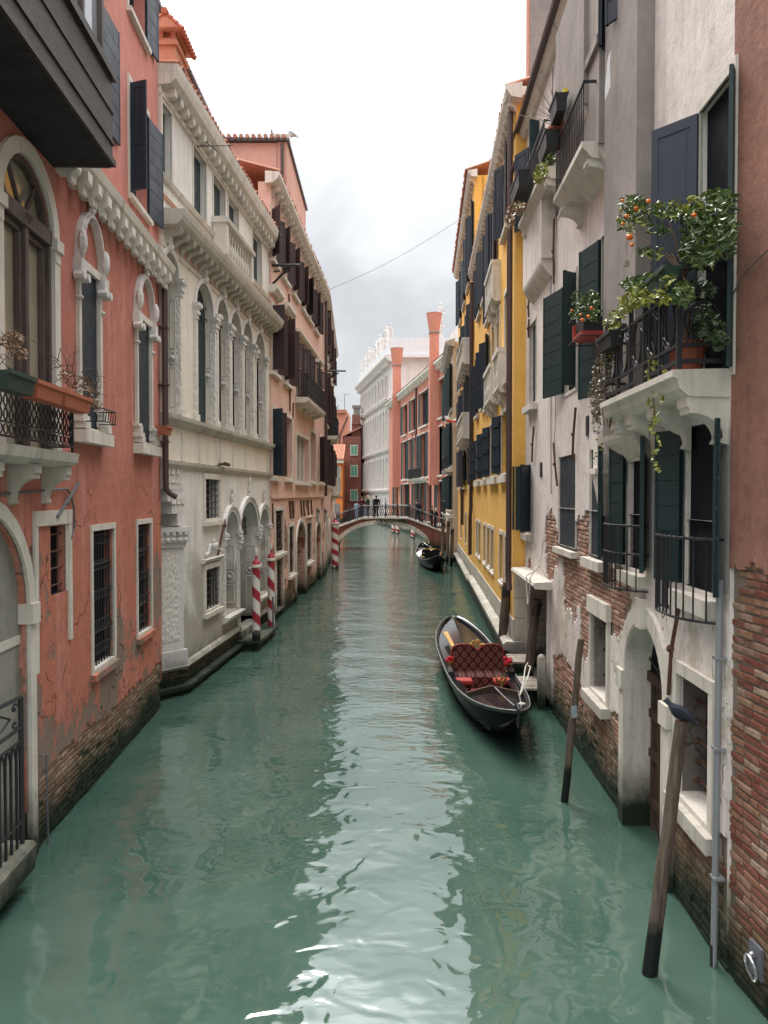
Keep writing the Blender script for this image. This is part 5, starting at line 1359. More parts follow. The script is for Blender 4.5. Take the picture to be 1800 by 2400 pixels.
# ================================================================== R: brick house closest on the right
FR = Facade((2.985 - .076 * (3.6 - 6.63), 3.6), (2.985, 6.63), 'R'); LR = FR.L
Rr = thing('brick_house', FR.pt(LR / 2, 0, -1), 'brown plaster house with bare brick base at right edge', 'house')
def r_cut(s, z): return z < 3.58 + .13 * mnoise.noise(V(s * 3.2, 1, 2)) + .06 * mnoise.noise(V(s * 11, 1, 2))
wall(Rr, FR, 0, LR, 3.4, 16, [], 'brown_plaster', fine=[(LR - 1.2, LR, 3.4, 3.8, .04)], cut=lambda s, z: s > LR - 1.2 and r_cut(s, z), jit=.008)
mb = MB(); FR.box(mb, 0, LR, -.9, 3.9, -.5, -.04); mb.prism([FR.pt(LR, -.9, -.04), FR.pt(LR + .15, -.9, -.04), FR.pt(LR + .13, .2, -.04), FR.pt(LR, 3.4, -.04)], FR.n * -.06); rc = mb.build('wall_core', 'mortar_dark', Rr)
bricks(rc, FR, LR - 1.2, LR + .16, -.1, 3.72, 'brick_right', -.04, keep=lambda s, z: s < LR - .1 + .15 * (1 - z / 3.6), limit=300, out=.014, near=False, miss=.0, jo=.005, gap=.014)
mb = MB(); FR.box(mb, 0, LR - 1.25, -.9, 3.4, -.3, -.006); mb.build('wall', 'brown_plaster', Rr)
body(Rr, FR, 0, LR, -.9, 15.9, 5, 'brown_plaster', o=-.5)
mb = MB(); x, z = FR.sz(1771, 2250); FR.box(mb, x - .09, x + .09, z - .13, z + .13, -.02, .008); pl = mb.build('ring_plate', 'lead', Rr)
mb = MB(); mb.tube([FR.pt(x + .075 * math.cos(t), z - .06 + .1 * math.sin(t), .04 + .02 * math.sin(t)) for t in [i * math.pi / 8 for i in range(17)]], .013, 6, False); mb.ball(FR.pt(x, z + .04, .03), .03, 6, 4); mb.build('mooring_ring', 'steel', pl)
mb = MB(); mb.tube([FR.pt(LR + .0, 5.85, .02), FR.pt(LR - .2, 6.02, .02), FR.pt(LR - .6, 6.12, .02)], .008, 4); mb.build('cable', 'lead', Rr)

# ================================================================== E1: yellow house
def pE(Y): return (3.06 + .051 * (Y - 18), Y)
FE = Facade(pE(18), pE(32.6), 'R'); S = FE.S; LE = FE.L
E1 = thing('yellow_house', FE.pt(LE / 2, 0, -2), 'yellow house with stone balconies and dark shutters beside the grey house', 'house')
eo = []
def eadd(px0, px1, z0, z1, k, d=.22): q = op(S(px0), S(px1), z0, z1, 0, d); q['k'] = k; eo.append(q)
for a, b in ((1191, 1180), (1163, 1153), (1150, 1142), (1138, 1132), (1126, 1121)): eadd(a, b, 9.9 if 1135 < b < 1160 else 11.0, 12.9, 't')
for a, b, k in ((1193, 1183, 'o'), (1171, 1164, 'o'), (1160, 1153, 'o'), (1146, 1140, 'd'), (1136, 1131, 'd'), (1121, 1117, 'd')): eadd(a, b, 7.1 if b > 1135 else 7.3, 9.35, k)
for a, b in ((1192, 1176), (1166, 1150), (1140, 1134), (1126, 1117)): eadd(a, b, 4.75, 6.35, 'l')
for a, b in ((1191, 1185), (1180, 1172), (1158, 1152), (1149, 1143), (1139, 1134), (1127, 1122), (1120, 1117)): eadd(a, b, 1.85, 3.1, 'g', .15)
wall(E1, FE, 0, LE, 1.25, 13.4, eo, 'yellow_plaster')
for i, q in enumerate(eo):
    k = q.k
    if k == 't': window(E1, FE, q, 'istrian', .07, .02, sill='istrian', fill='dark_room', sh=[('near', 160, 'shutter_slate', 'panel', .4), ('far', 150 + (i % 3) * 9, 'shutter_slate' if i % 2 else 'shutter_navy', 'panel', .4)])
    elif k == 'o': window(E1, FE, q, 'istrian', .1, .03, sill='istrian', fill='glass_pale', fillname='pane', mull=('white_paint', 1, 1, .05))
    elif k == 'd': window(E1, FE, q, 'istrian', .08, .03, sill='istrian', fill='dark_room', sh=[('near', 160, 'shutter_navy', 'panel', .4), ('far', 155, 'shutter_navy', 'panel', .42)])
    elif k == 'l': window(E1, FE, q, 'istrian', .08, .03, sill='istrian', sill_h=.2, fill='dark_room', sh=[('near', 170, 'shutter_peeling', 'plank', .5), ('far', 164, 'shutter_peeling', 'plank', .6)])
    else: window(E1, FE, q, 'istrian', .09, .02, sill='istrian', sill_h=.06, sill_out=.04, sill_ext=0, fill='glass_dark')
ct = molding(E1, FE, -.35, LE, [(-.1, 13.2), (.14, 13.24), (.2, 13.32), (.26, 13.42), (.27, 13.5), (-.1, 13.56)], 'istrian', 'cornice')
brackets(ct, FE, frange(-.2, LE, 34), 13.23, 0, 'console', .16, .2, .2, 'istrian')
def stone_balcony(b, fac, s0, s1, z, o, nb=8):
    mb = MB(); fac.prof(mb, s0, s1, [(-.05, z - .16), (o - .08, z - .16), (o + .02, z - .06), (o + .02, z), (-.05, z)]); bl = mb.build('balcony', 'istrian', b)
    brackets(bl, fac, frange(s0, s1, max(2, int((s1 - s0) / 1.0))), z - .16, 0, 'console', .16, .5, o * .85, 'istrian')
    mb = MB(); fac.box(mb, s0, s1, z + .86, z + .98, o - .18, o + .03); fac.box(mb, s0, s0 + .16, z + .86, z + .978, 0, o - .18); fac.box(mb, s1 - .16, s1, z + .86, z + .978, 0, o - .18); mb.build('handrail', 'istrian', bl)
    mb = MB(); fac.box(mb, s0 + .01, s0 + .15, z, z + .86, 0, o); mb.build('pedestal', 'istrian', bl); mb = MB(); fac.box(mb, s1 - .15, s1 - .01, z, z + .86, 0, o); mb.build('pedestal', 'istrian', bl)
    for k in frange(s0 + .18, s1 - .18, nb): inst(BALM, 'baluster', bl, fac.at(k, z, o - .08) @ Matrix.Diagonal((1.3, 1.3, 1.2, 1)))
    return bl
stone_balcony(E1, FE, FE.S(1172), FE.sz(1137, 700, .24)[0], 9.72, .24, 14)
stone_balcony(E1, FE, FE.S(1189), FE.S(1176), 6.95, .24, 6)
stone_balcony(E1, FE, FE.S(1168), FE.sz(1134, 900, .24)[0], 6.95, .24, 14)
# stone base
mb = MB(); FE.box(mb, 0, LE, .72, 1.25, -.3, .03); mb.build('plinth', 'dirty_stone', E1)
mb = MB(); FE.prof(mb, -.08, LE, [(-.3, -.7), (.1, -.7), (.12, .5), (.24, .54), (.26, .68), (.18, .74), (-.3, .74)]); mb.build('ledge', 'istrian', E1)
body(E1, FE, .03, LE, -.7, 13.4, 7, 'yellow_plaster', o=-.3)
# corner return towards the grey house
mb = MB(); x0 = FE.pt(0, 0).x; mb.box(x0 + .001, x0 + 2.5, 17.99, 18.3, 2.3, 13.4); mb.build('wall', 'yellow_plaster', E1)
mb = MB()
for k, (z0, z1) in enumerate(((.74, 1.28), (1.3, 1.75), (1.77, 2.29))): mb.box(x0 + .01, x0 + .6, 17.96 - .0 * k, 18.3, z0, z1)
mb.box(x0 - .06, x0 + .6, 17.9, 18.3, -.6, .73); mb.build('quoin', 'istrian', E1)
mb = MB(); mb.box(x0 - .24, x0 + 1.6, 17.8, 18.2, 13.34, 13.54); mb.build('eave', 'istrian', E1)
mb = MB(); p = FE.pt(.12, 0, .12); mb.tube([p + V(0, 0, 13.1), p + V(0, 0, 2.35), p + V(0, -.05, 2.1), p + V(0, -.12, 1.95)], .07, 8)
mb.tube([p + V(.12, -.2, 11.9), p + V(.02, -.05, 11.7), p + V(0, 0, 11.4)], .06, 8); mb.build('drainpipe', 'pipe_brown', E1, 'auto')
mb = MB(); p = FE.pt(LE - .1, 0, .12); mb.tube([p + V(0, 0, 13.1), p + V(0, 0, 3.6), p + V(0, .3, 3.2), p + V(0, .35, 1.6)], .08, 8); mb.build('drainpipe', 'pipe_brown', E1, 'auto')
tiles(E1, FE, -.2, LE, 13.56, .2, 2.2, .65)
mb = MB(); mb.box(xy(1237, 19.4), xy(1237, 19.4) + 3, 19.4, 19.75, 12.5, 20); mb.build('tower', 'grey_flue', E1)
mb = MB(); mb.box(xy(1237, 19.4) - .03, xy(1237, 19.4), 19.41, 19.74, 12.5, 20); mb.build('tower_edge', 'chimney_orange', E1)

# ================================================================== E2: taller yellow house
FE2 = Facade(pE(32.6), pE(47.5), 'R'); S = FE2.S; LE2 = FE2.L
E2 = thing('tall_yellow_house', FE2.pt(LE2 / 2, 0, -2), 'taller yellow house with two projecting stone balconies near the bridge', 'house')
e2 = []
def e2add(px0, px1, z0, z1, k): q = op(S(px0), S(px1), z0, z1, 0, .22); q['k'] = k; e2.append(q)
for a, b in ((1109, 1104), (1099, 1095), (1090, 1086), (1081, 1078)): e2add(a, b, 14.0, 16.6, 't')
for a, b in ((1108, 1103), (1101, 1097), (1094, 1090), (1087, 1084), (1080, 1077)): e2add(a, b, 10.2, 12.8, 'd')
for a, b in ((1108, 1103), (1101, 1097), (1094, 1090), (1087, 1084), (1080, 1077)): e2add(a, b, 7.0, 9.6, 'd')
for a, b in ((1108, 1103), (1093, 1086), (1081, 1077)): e2add(a, b, 4.6, 6.7, 'd')
for a, b in ((1106, 1103), (1094, 1091), (1083, 1080)): e2add(a, b, 1.7, 3.2, 'g')
wall(E2, FE2, 0, LE2, 1.2, 17.6, e2, 'yellow_plaster')
for i, q in enumerate(e2):
    if q.k == 'g': window(E2, FE2, q, 'istrian', .09, .02, fill='glass_dark')
    else: window(E2, FE2, q, 'istrian', .08, .02, sill='istrian', fill='dark_room', sh=[('near', 162, 'shutter_navy', 'panel', .45), ('far', 152 + (i * 7) % 20, 'shutter_navy', 'panel', .45)])
ct = molding(E2, FE2, -.3, LE2 + .2, [(-.1, 17.42), (.16, 17.45), (.26, 17.58), (.3, 17.7), (-.1, 17.75)], 'istrian', 'cornice')
brackets(ct, FE2, frange(-.2, LE2, 26), 17.45, 0, 'console', .18, .24, .22, 'istrian')
stone_balcony(E2, FE2, .5, FE2.sz(1070, 860, .45)[0], 9.95, .45, 14)
stone_balcony(E2, FE2, .5, FE2.sz(1070, 1020, .45)[0], 6.75, .45, 14)
mb = MB(); FE2.box(mb, 0, LE2, .6, 1.2, -.3, .03); mb.build('plinth', 'dirty_stone', E2)
mb = MB(); FE2.prof(mb, 0, LE2, [(-.3, -.7), (.1, -.7), (.12, .4), (.26, .46), (.26, .58), (-.3, .62)]); mb.build('ledge', 'istrian', E2)
body(E2, FE2, -.0, LE2, -.7, 17.6, 7, 'yellow_plaster', o=-.3)
tiles(E2, FE2, -.2, LE2, 17.75, .36, 2.2, .7)
mb = MB(); p = FE2.pt(7.3, 0, .12); mb.tube([p + V(0, 0, 6.2), p + V(0, 0, 2.6)], .09, 7); mb.build('drainpipe', 'pipe_brown', E2)
# ================================================================== F: narrow cream house by the bridge
FF = Facade((4.28, 47.6), (4.72, 58.5), 'R'); S = FF.S
Fh = thing('cream_house', FF.pt(5, 0, -2), 'narrow cream house with green shutters by the right end of the bridge', 'house')
fo = []
for z0, z1 in ((9.6, 12.4), (6.0, 8.8), (3.2, 5.4)):
    for a in (1.0, 3.4, 5.8, 8.2): fo.append(op(a, a + 1.2, z0, z1, 0, .2))
wall(Fh, FF, 0, FF.L, -.7, 13.6, fo, 'cream_plaster')
for i, q in enumerate(fo): window(Fh, FF, q, 'istrian', .1, .04, sill='istrian', fill='dark_room', sh=[('near', 160, 'shutter_green', 'panel'), ('far', 152, 'shutter_green', 'panel')])
for z in (5.8, 2.9): 
    mb = MB(); FF.prof(mb, .4, 7.4, [(-.05, z - .2), (.4, z - .2), (.5, z), (-.05, z)]); bl = mb.build('balcony', 'istrian', Fh)
    mb = MB(); FF.box(mb, .4, 7.4, z + .8, z + .84, .42, .46)
    for k in frange(.4, 7.4, 30): FF.box(mb, k - .015, k + .015, z, z + .8, .43, .45)
    mb.build('railing', 'iron', bl)
ct = molding(Fh, FF, -.1, FF.L, [(-.1, 13.3), (.3, 13.35), (.5, 13.6), (-.1, 13.8)], 'dirty_stone', 'cornice')
brackets(ct, FF, frange(0, FF.L, 16), 13.35, 0, 'console', .25, .34, .3, 'dirty_stone')
body(Fh, FF, 0, FF.L, -.7, 13.6, 6, 'cream_plaster', o=-.3)
# ================================================================== bridge
YB = 58.0
BR = thing('stone_bridge', (0, YB + 1.3, 0), 'arched brick bridge with stone ring and iron railings across the canal', 'bridge')
bx0, bx1 = -3.75, 5.0
def deck(x):
    if x < -1.75: return 1.62 + (2.28 - 1.62) * (x + 3.6) / (3.6 - 1.75)
    if x < 1.9: return 2.28 + .05 * math.cos(x * .6)
    return max(1.3, 2.28 + (1.33 - 2.28) * (x - 1.9) / (4.4 - 1.9))
ac, ah, ar = -.08, 3.42, 1.95
def intr(x): t = 1 - ((x - ac) / ah) ** 2; return ar * math.sqrt(t) if t > 0 else -.6
xs = [bx0 + (bx1 - bx0) * i / 60 for i in range(61)]
for y in (YB, YB + 2.6):
    mb = MB()
    for a, b in zip(xs[:-1], xs[1:]): mb.poly([(a, y, max(-.6, intr(a)) if abs(a - ac) < ah else -.6), (b, y, max(-.6, intr(b)) if abs(b - ac) < ah else -.6), (b, y, deck(b)), (a, y, deck(a))])
    mb.build('face_wall', 'brick_bridge', BR)
mb = MB(); N = 40; ip = [(ac - ah * math.cos(math.pi * i / N), ar * math.sin(math.pi * i / N)) for i in range(N + 1)]
for (a, b), (c, d) in zip(ip[:-1], ip[1:]): mb.poly([(a, YB, b), (c, YB, d), (c, YB + 2.6, d), (a, YB + 2.6, b)])
mb.build('vault', 'dirty_stone', BR)
nv = 27
for i in range(nv):   # voussoirs of the stone ring
    t0, t1 = math.pi * (i + .03) / nv, math.pi * (i + .97) / nv
    mb = MB(); p = lambda t, r: (ac - (ah + r) * math.cos(t), (ar + r) * math.sin(t))
    q = [p(t0, 0), p(t1, 0), p(t1, .3), p(t0, .3)]
    mb.prism([(x, YB - .06 - .008 * (i % 2), z) for x, z in q], (0, .2, 0)); mb.build('voussoir', 'istrian', BR)
mb = MB()
for y0, y1 in ((YB - .1, YB + .14), (YB + 2.46, YB + 2.7)):
    for a, b in zip(xs[:-1], xs[1:]): mb.hexa([(a, y0, deck(a)), (b, y0, deck(b)), (b, y1, deck(b)), (a, y1, deck(a)), (a, y0, deck(a) + .12), (b, y0, deck(b) + .12), (b, y1, deck(b) + .12), (a, y1, deck(a) + .12)])
mb.build('coping', 'istrian', BR)
mb = MB()
for a, b in zip(xs[:-1], xs[1:]): mb.hexa([(a, YB + .14, deck(a) - .2), (b, YB + .14, deck(b) - .2), (b, YB + 2.46, deck(b) - .2), (a, YB + 2.46, deck(a) - .2), (a, YB + .14, deck(a) + .02), (b, YB + .14, deck(b) + .02), (b, YB + 2.46, deck(b) + .02), (a, YB + 2.46, deck(a) + .02)])
mb.build('deck', 'dirty_stone', BR)
for y in (YB + .02, YB + 2.58):
    mb = MB(); posts = [bx0 + .2 + k * .92 for k in range(10)]
    mb.tube([(x, y, deck(x) + 1.02) for x in xs], .035, 6); rl = mb.build('handrail', 'pipe_grey', BR)
    mb = MB(); mb.tube([(x, y, deck(x) + .22) for x in xs], .02, 5); mb.tube([(x, y, deck(x) + .9) for x in xs], .018, 5)
    for a in xs[::1]:
        b = a + .29
        mb.tube([(a, y, deck(a) + .22), (a + .146, y, deck(a + .146) + .9)], .012, 4); mb.tube([(a, y, deck(a) + .9), (a + .146, y, deck(a + .146) + .22)], .012, 4)
    mb.build('lattice', 'iron', rl)
    for x in posts:
        mb = MB(); mb.box(x - .04, x + .04, y - .04, y + .04, deck(x) + .1, deck(x) + 1.1); mb.ball((x, y, deck(x) + 1.14), .055, 6, 4); mb.build('post', 'iron', rl)
rnd = random.Random(5)
IV = thing('trailing_ivy', (.6, YB - .1, 2.0), 'dark green ivy hanging over the bridge arch', 'ivy')
mb = MB()
for k in range(260):
    x = rnd.uniform(-.6, 1.9); z = deck(x) - .02 - abs(rnd.gauss(0, .12)); c = V(x, YB - .13 - rnd.random() * .06, z); s_ = rnd.uniform(.04, .08)
    a = V(rnd.gauss(0, 1), rnd.gauss(0, .5), rnd.gauss(0, 1)).normalized(); b = a.cross(V(rnd.gauss(0, 1), rnd.gauss(0, 1), rnd.gauss(0, 1))).normalized(); mb.poly([c - a * s_, c + b * s_ * .6, c + a * s_, c - b * s_ * .6])
mb.build('foliage', 'leaf_dark', IV)

# ================================================================== G: pink house with tall chimneys
FGk = Facade((5.5, 63.0), (5.5 - .133 * 36.5, 99.5), 'R'); S = FGk.S
Gk = thing('chimney_house', FGk.pt(18, 0, -3), 'pink house with two tall funnel chimneys beyond the bridge', 'house')
go = []
for z0, z1, cols in ((10.9, 14.2, ((944, 953), (963, 973), (985, 1002), (1009, 1014), (1028, 1041))), (5.9, 10.1, ((944, 953), (958, 964), (970, 979), (980, 987), (988, 997), (1003, 1008), (1023, 1038))), (1.6, 5.3, ((925, 931), (944, 958), (969, 978), (979, 987), (988, 996), (1000, 1009), (1025, 1037)))):
    for a, b in cols: go.append(op(S(a), S(b), z0, z1, 0, .3))
wall(Gk, FGk, 0, FGk.L, -.7, 15.6, go, 'far_pink')
for i, q in enumerate(go): window(Gk, FGk, q, 'istrian', .1, .05, sill='istrian', sill_out=.15, sill_h=.16, fill='dark_room' if i % 4 else 'glass_dark', sh=[('near', 170, 'shutter_green', 'panel', .5), ('far', 166 + (i % 3) * 4, 'shutter_green', 'panel', .5)])
ct = molding(Gk, FGk, -.3, FGk.L + .3, [(-.1, 15.3), (.3, 15.4), (.5, 15.6), (.5, 15.8), (-.1, 15.9)], 'istrian', 'cornice')
brackets(ct, FGk, frange(0, FGk.L, 36), 15.4, 0, 'block', .3, .35, .35, 'istrian')
for px0, px1, zt in ((927, 948, 21.2), (1014, 1036, 20.8)):
    s0, s1 = sorted((S(px0), S(px1))); c = (s0 + s1) / 2
    w_ = .85 if px0 < 1000 else .68
    c = S(936) if px0 < 1000 else S(1025); Y = FGk.pt(c, 0).y
    zt = 4.2 + (1158 - (818 if px0 < 1000 else 737)) / 1800 * Y; zn = 4.2 + (1158 - (855 if px0 < 1000 else 778)) / 1800 * Y
    hw = (9.5 if px0 < 1000 else 10.5) / 1800 * Y
    mb = MB(); mb.box(FGk.pt(c, 0, .3).x - hw * 1.1, FGk.pt(c, 0, .3).x + hw * 1.1, Y - .6, Y + .9, 5.0, 15.9); mb.box(FGk.pt(c, 0, .3).x - hw, FGk.pt(c, 0, .3).x + hw, Y - .4, Y + .6, 15.9, zn)
    ch = mb.build('chimney', 'far_pink', Gk)
    cx = FGk.pt(c, 0, .3).x
    mb = MB(); mb.box(cx - hw * 1.12, cx + hw * 1.12, Y - .48, Y + .68, zn - .22, zn - .08); mb.build('band', 'grey_flue', ch)
    wt = (15.5 if px0 < 1000 else 19) / 1800 * Y
    mb = MB(); mb.lathe([(hw * 1.15, zn), (wt * .97, zt), (wt, zt), (wt * .9, zt - .02)], (cx, Y + .1, 0), 20); mb.build('funnel', 'far_pink', ch, 'auto')
mb = MB(); mb.poly([FGk.pt(-.4, 15.9, .5), FGk.pt(FGk.L + .4, 15.9, .5), FGk.pt(FGk.L + .4, 17.2, -5), FGk.pt(-.4, 17.2, -5)]); mb.build('roof', 'roof_tile', Gk)
body(Gk, FGk, 0, FGk.L, -.7, 15.6, 8, 'far_pink', o=-.35)
mb = MB(); FGk.prof(mb, S(1001), S(970), [(-.05, 5.4), (.5, 5.5), (.7, 5.7), (-.05, 5.75)]); bl = mb.build('balcony', 'istrian', Gk)
mb = MB(); a, b = sorted((S(1001), S(970))); FGk.box(mb, a, b, 6.7, 6.76, .6, .66)
for k in frange(a, b, 26): FGk.box(mb, k - .025, k + .025, 5.75, 6.7, .61, .65)
mb.build('railing', 'iron', bl)
mb = MB(); p = FGk.pt(S(977), 0, .1); mb.tube([p + V(0, 0, 15.2), p + V(0, 0, 10)], .1, 6); mb.build('drainpipe', 'pipe_brown', Gk)
mb = MB(); FGk.box(mb, 0, FGk.L, -.6, .9, -.2, .25); mb.build('plinth', 'istrian', Gk)

# ================================================================== H: white palace with statues
p0h = (xy(916, 101), 101.0)
FH = Facade(p0h, (p0h[0] - .172 * 28.5, 129.5), 'R'); S = FH.S
Hp = thing('white_palace', FH.pt(14, 0, -5), 'white palace with rooftop statues at the far canal bend', 'palace')
ho = []
for z0, z1, n, rise in ((17.2, 20.2, 9, .5), (10.3, 15.6, 12, .6), (5.0, 9.2, 12, .6), (.8, 3.8, 7, .5)):
    for c in frange(1.2, FH.L - .8, n): ho.append(op(c - .55, c + .55, z0, z1, rise, .4))
wall(Hp, FH, 0, FH.L, -.6, 22, ho, 'far_white')
for q in ho: window(Hp, FH, q, 'far_white', .2, .2, sill='far_white', sill_h=.2, sill_out=.2, fill='glass_dark' if q.z0 > 4 else 'dark_room')
for z in (4.4, 9.8, 16.4): molding(Hp, FH, 0, FH.L, [(-.05, z), (.4, z + .1), (.5, z + .35), (-.05, z + .45)], 'far_white', 'string_course')
ct = molding(Hp, FH, -.8, FH.L + .6, [(-.1, 21.4), (.5, 21.6), (.9, 22), (.9, 22.3), (-.1, 22.4)], 'far_white', 'cornice')
brackets(ct, FH, frange(0, FH.L, 30), 21.6, 0, 'block', .4, .6, .6, 'far_white')
mb = MB(); FH.box(mb, -.3, FH.L, 22.4, 24.0, -.4, .2); mb.build('parapet', 'far_lilac', Hp)
hx = p0h[0]
mb = MB(); mb.box(hx, hx + 14, 101.0, 112, -.6, 22); mb.build('wall', 'far_white', Hp)
mb = MB(); mb.box(hx - .2, hx + 14, 100.6, 101.2, 22.4, 24.6); mb.box(hx - .7, hx + 14, 100.3, 101.2, 22, 22.4); mb.build('parapet', 'far_lilac', Hp)
mb = MB(); mb.box(xy(961, 100.9), xy(980, 100.9), 100.8, 101.05, 14.5, 18.2); w_ = mb.build('window', 'far_white', Hp)
mb = MB(); mb.box(xy(963, 100.9), xy(978, 100.9), 100.7, 100.85, 14.8, 17.9); mb.build('pane', 'glass_dark', w_)
mb = MB(); mb.prism([(hx + 7.2, 104, 24.4), (hx + 10.2, 104, 28.6), (hx + 13, 104, 28.6), (hx + 13, 104, 24.4)], (0, .6, 0)); mb.box(hx + 10.6, hx + 11.6, 103.6, 104.6, 28.6, 30.6); mb.box(hx + 6.4, hx + 7, 103.6, 104.6, 24.4, 27); mb.build('gable', 'far_white', Hp)
ST = MB(); ST.lathe([(.42, 0), (.42, .5), (.3, .55), (.36, .8), (.4, 1.2), (.3, 1.7), (.38, 2.1), (.3, 2.4), (.1, 2.5), (.17, 2.65), (.17, 2.85), (.02, 3.0)], (0, 0, 0), 7, 1, .8); ST.tube([(.3, 0, 2.2), (.55, .1, 1.7), (.4, -.2, 1.4)], .1, 5); STM = ST.mesh('statue', 'far_white', smooth='auto')
for k, s_ in enumerate((.0, 3.2, 5.6, 8.6, 12, 15.4, 18.8, 22.5, 27.5)):
    inst(STM, 'statue', Hp, FH.at(s_, 24.0, 0) @ Matrix.Rotation(k * .7, 4, 'Z') @ Matrix.Scale(.85 + .15 * math.sin(k * 2.3), 4))
for dx, zz in ((9.0, 24.6), (9.8, 24.6), (6.7, 27.0)): inst(STM, 'statue', Hp, Matrix.Translation((hx + dx - (3.4 if dx > 8 else 0), 101.2 if dx > 8 else 104, zz)))
mb = MB(); FH.box(mb, 0, FH.L, -.6, .9, -.2, .5); mb.build('quay', 'istrian', Hp)

# far left houses closing the view
def far_house(name, label, x0, x1, Y, z1, mat, wins, shut, roofz=None, depth=8):
    t = thing(name, (xy((x0 + x1) / 2, Y), Y + 2, 0), label, 'house')
    mb = MB(); mb.box(xy(x0, Y), xy(x1, Y), Y, Y + depth, -.5, z1); mb.build('wall', mat, t)
    for (a, b, c, d) in wins:
        Z = lambda py: 4.2 + (1158 - py) / 1800 * Y
        mb = MB(); A_, B_, C_, D_ = xy(a, Y), xy(b, Y), Z(d), Z(c); e = .14
        mb.box(A_ - e, A_, Y - .1, Y + .02, C_ - e, D_ + e); mb.box(B_, B_ + e, Y - .1, Y + .02, C_ - e, D_ + e); mb.box(A_, B_, Y - .1, Y + .02, D_, D_ + e); mb.box(A_ - .1, B_ + .1, Y - .18, Y + .02, C_ - e, C_)
        w = mb.build('window', 'istrian', t)
        mb = MB(); mb.box(A_, B_, Y - .06, Y - .01, C_, D_); mb.build('pane' if shut == 'glass_pale' else 'shutter', shut, w)
        mb = MB(); mb.box((A_ + B_) / 2 - .03, (A_ + B_) / 2 + .03, Y - .09, Y - .06, C_, D_); mb.build('glazing_bar', 'istrian', w)
    return t
t = far_house('brown_house', 'dark brown house with three mint shuttered windows beyond the bridge', 803, 846, 124, 4.2 + 135 / 1800 * 124, 'far_brown', [(823, 837, 1045, 1066), (823, 837, 1092, 1116), (823, 837, 1149, 1172)], 'shutter_mint')
Y = 124; mb = MB(); mb.prism([(xy(802, Y), Y - .2, 13.4), (xy(846, Y), Y - .2, 14.9), (xy(846, Y), Y - .2, 15.1), (xy(802, Y), Y - .2, 13.6)], (0, 8, 0)); mb.build('roof', 'roof_tile', t)
mb = MB(); mb.box(xy(824, Y), xy(845, Y), Y + .5, Y + 4, 13, 4.2 + 168 / 1800 * Y); mb.box(xy(825, Y), xy(843, Y), Y + .2, Y + .5, 15.5, 17); mb.build('dormer', 'far_brown', t)
mb = MB(); mb.box(xy(828, Y), xy(843, Y), Y + 1, Y + 2, 14, 4.2 + 205 / 1800 * Y); mb.box(xy(825, Y), xy(845, Y), Y + .8, Y + 2.2, 18.2, 18.6); mb.build('chimney', 'grey_flue', t)
t = far_house('orange_house', 'bright orange house with red tile roof left of the brown house', 770, 803, 117, 4.2 + 80 / 1800 * 117, 'orange_plaster', [(779, 783, 1095, 1116), (784, 790, 1095, 1116), (791, 796, 1095, 1116)], 'shutter_brown')
Y = 117; mb = MB(); mb.poly([(xy(768, Y), Y - .6, 9.5), (xy(806, Y), Y - .6, 9.4), (xy(806, Y), Y + 5, 12.0), (xy(768, Y), Y + 5, 12.0)]); rf = mb.build('roof', 'roof_tile', t)
me_ = MB(); me_.tube([(0, 0, 0), (0, 5.6, 2.55)], .1, 5); tm2 = me_.mesh('roof_tile', 'roof_tile')
for k in range(11): inst(tm2, 'roof_tile', rf, Matrix.Translation((xy(768, Y) + .1 + k * .23, Y - .62, 9.5)))
mb = MB(); mb.box(xy(770, Y), xy(806, Y), Y - .5, Y + .2, 8.9, 9.3); mb.build('eave', 'istrian', t)
mb = MB(); mb.box(xy(770, Y), xy(803, Y), Y - .05, Y + .1, 4.2 - 10 / 1800 * Y, 4.2 - 5 / 1800 * Y); mb.build('string_course', 'far_brown', t)
t = far_house('coral_house', 'coral rooftop house standing behind the orange house', 770, 817, 138, 4.2 + 190 / 1800 * 138, 'far_pink', [], 'shutter_brown')
Y = 138; mb = MB(); mb.box(xy(770, Y), xy(812, Y), Y - .4, Y + 6, 18.7, 19.3); mb.build('roof', 'roof_tile', t); mb = MB(); mb.tube([(xy(815, Y), Y - .1, 18), (xy(798, Y), Y - .1, 15), (xy(793, Y), Y - .1, 12)], .12, 5); mb.build('drainpipe', 'pipe_brown', t)
mb = MB(); mb.box(xy(775, Y), xy(786, Y), Y - 1, Y, 14.5, 15.8); mb.build('air_conditioner', 'white_paint', t)
for k, (px, py) in enumerate(((793, 950), (808, 925))):
    Y = 139; p = V(xy(px, Y), Y, 19.2); an = thing('roof_antenna', p, ('short thin' if k == 0 else 'tall T-shaped') + ' aerial on the coral house roof', 'antenna', 'aerials on the coral house')
    mb = MB(); zt = 4.2 + (1158 - py) / 1800 * Y; mb.tube([p, V(p.x, Y, zt)], .05, 4); mb.tube([V(p.x - .2, Y, zt), V(p.x + (1.1 if k else .1), Y, zt)], .04, 4); mb.build('mast', 'lead', an)
# quay house left of the bridge end
t = thing('quay_kiosk', (-6.5, 66, 0), 'small grey stone building behind the left bridge end', 'building')
mb = MB(); mb.box(-8, -4.35, 64, 70, -.5, 4.1); mb.build('wall', 'cream_plaster', t); mb = MB(); mb.box(-8.2, -4.1, 63.7, 70.2, 4.1, 4.4); mb.build('roof', 'lead', t)
mb = MB(); mb.box(xy(780, 64) - .2, xy(797, 64), 63.9, 64.05, .8, 3.4); mb.build('door', 'pipe_grey', t)
# end of the canal
mb = MB(); mb.box(-40, 2.5, 131, 132, -.5, 6); q_ = mb.build('far_quay_wall', 'far_brown', None); tag(q_, 'low dark wall closing the canal far away', 'wall')
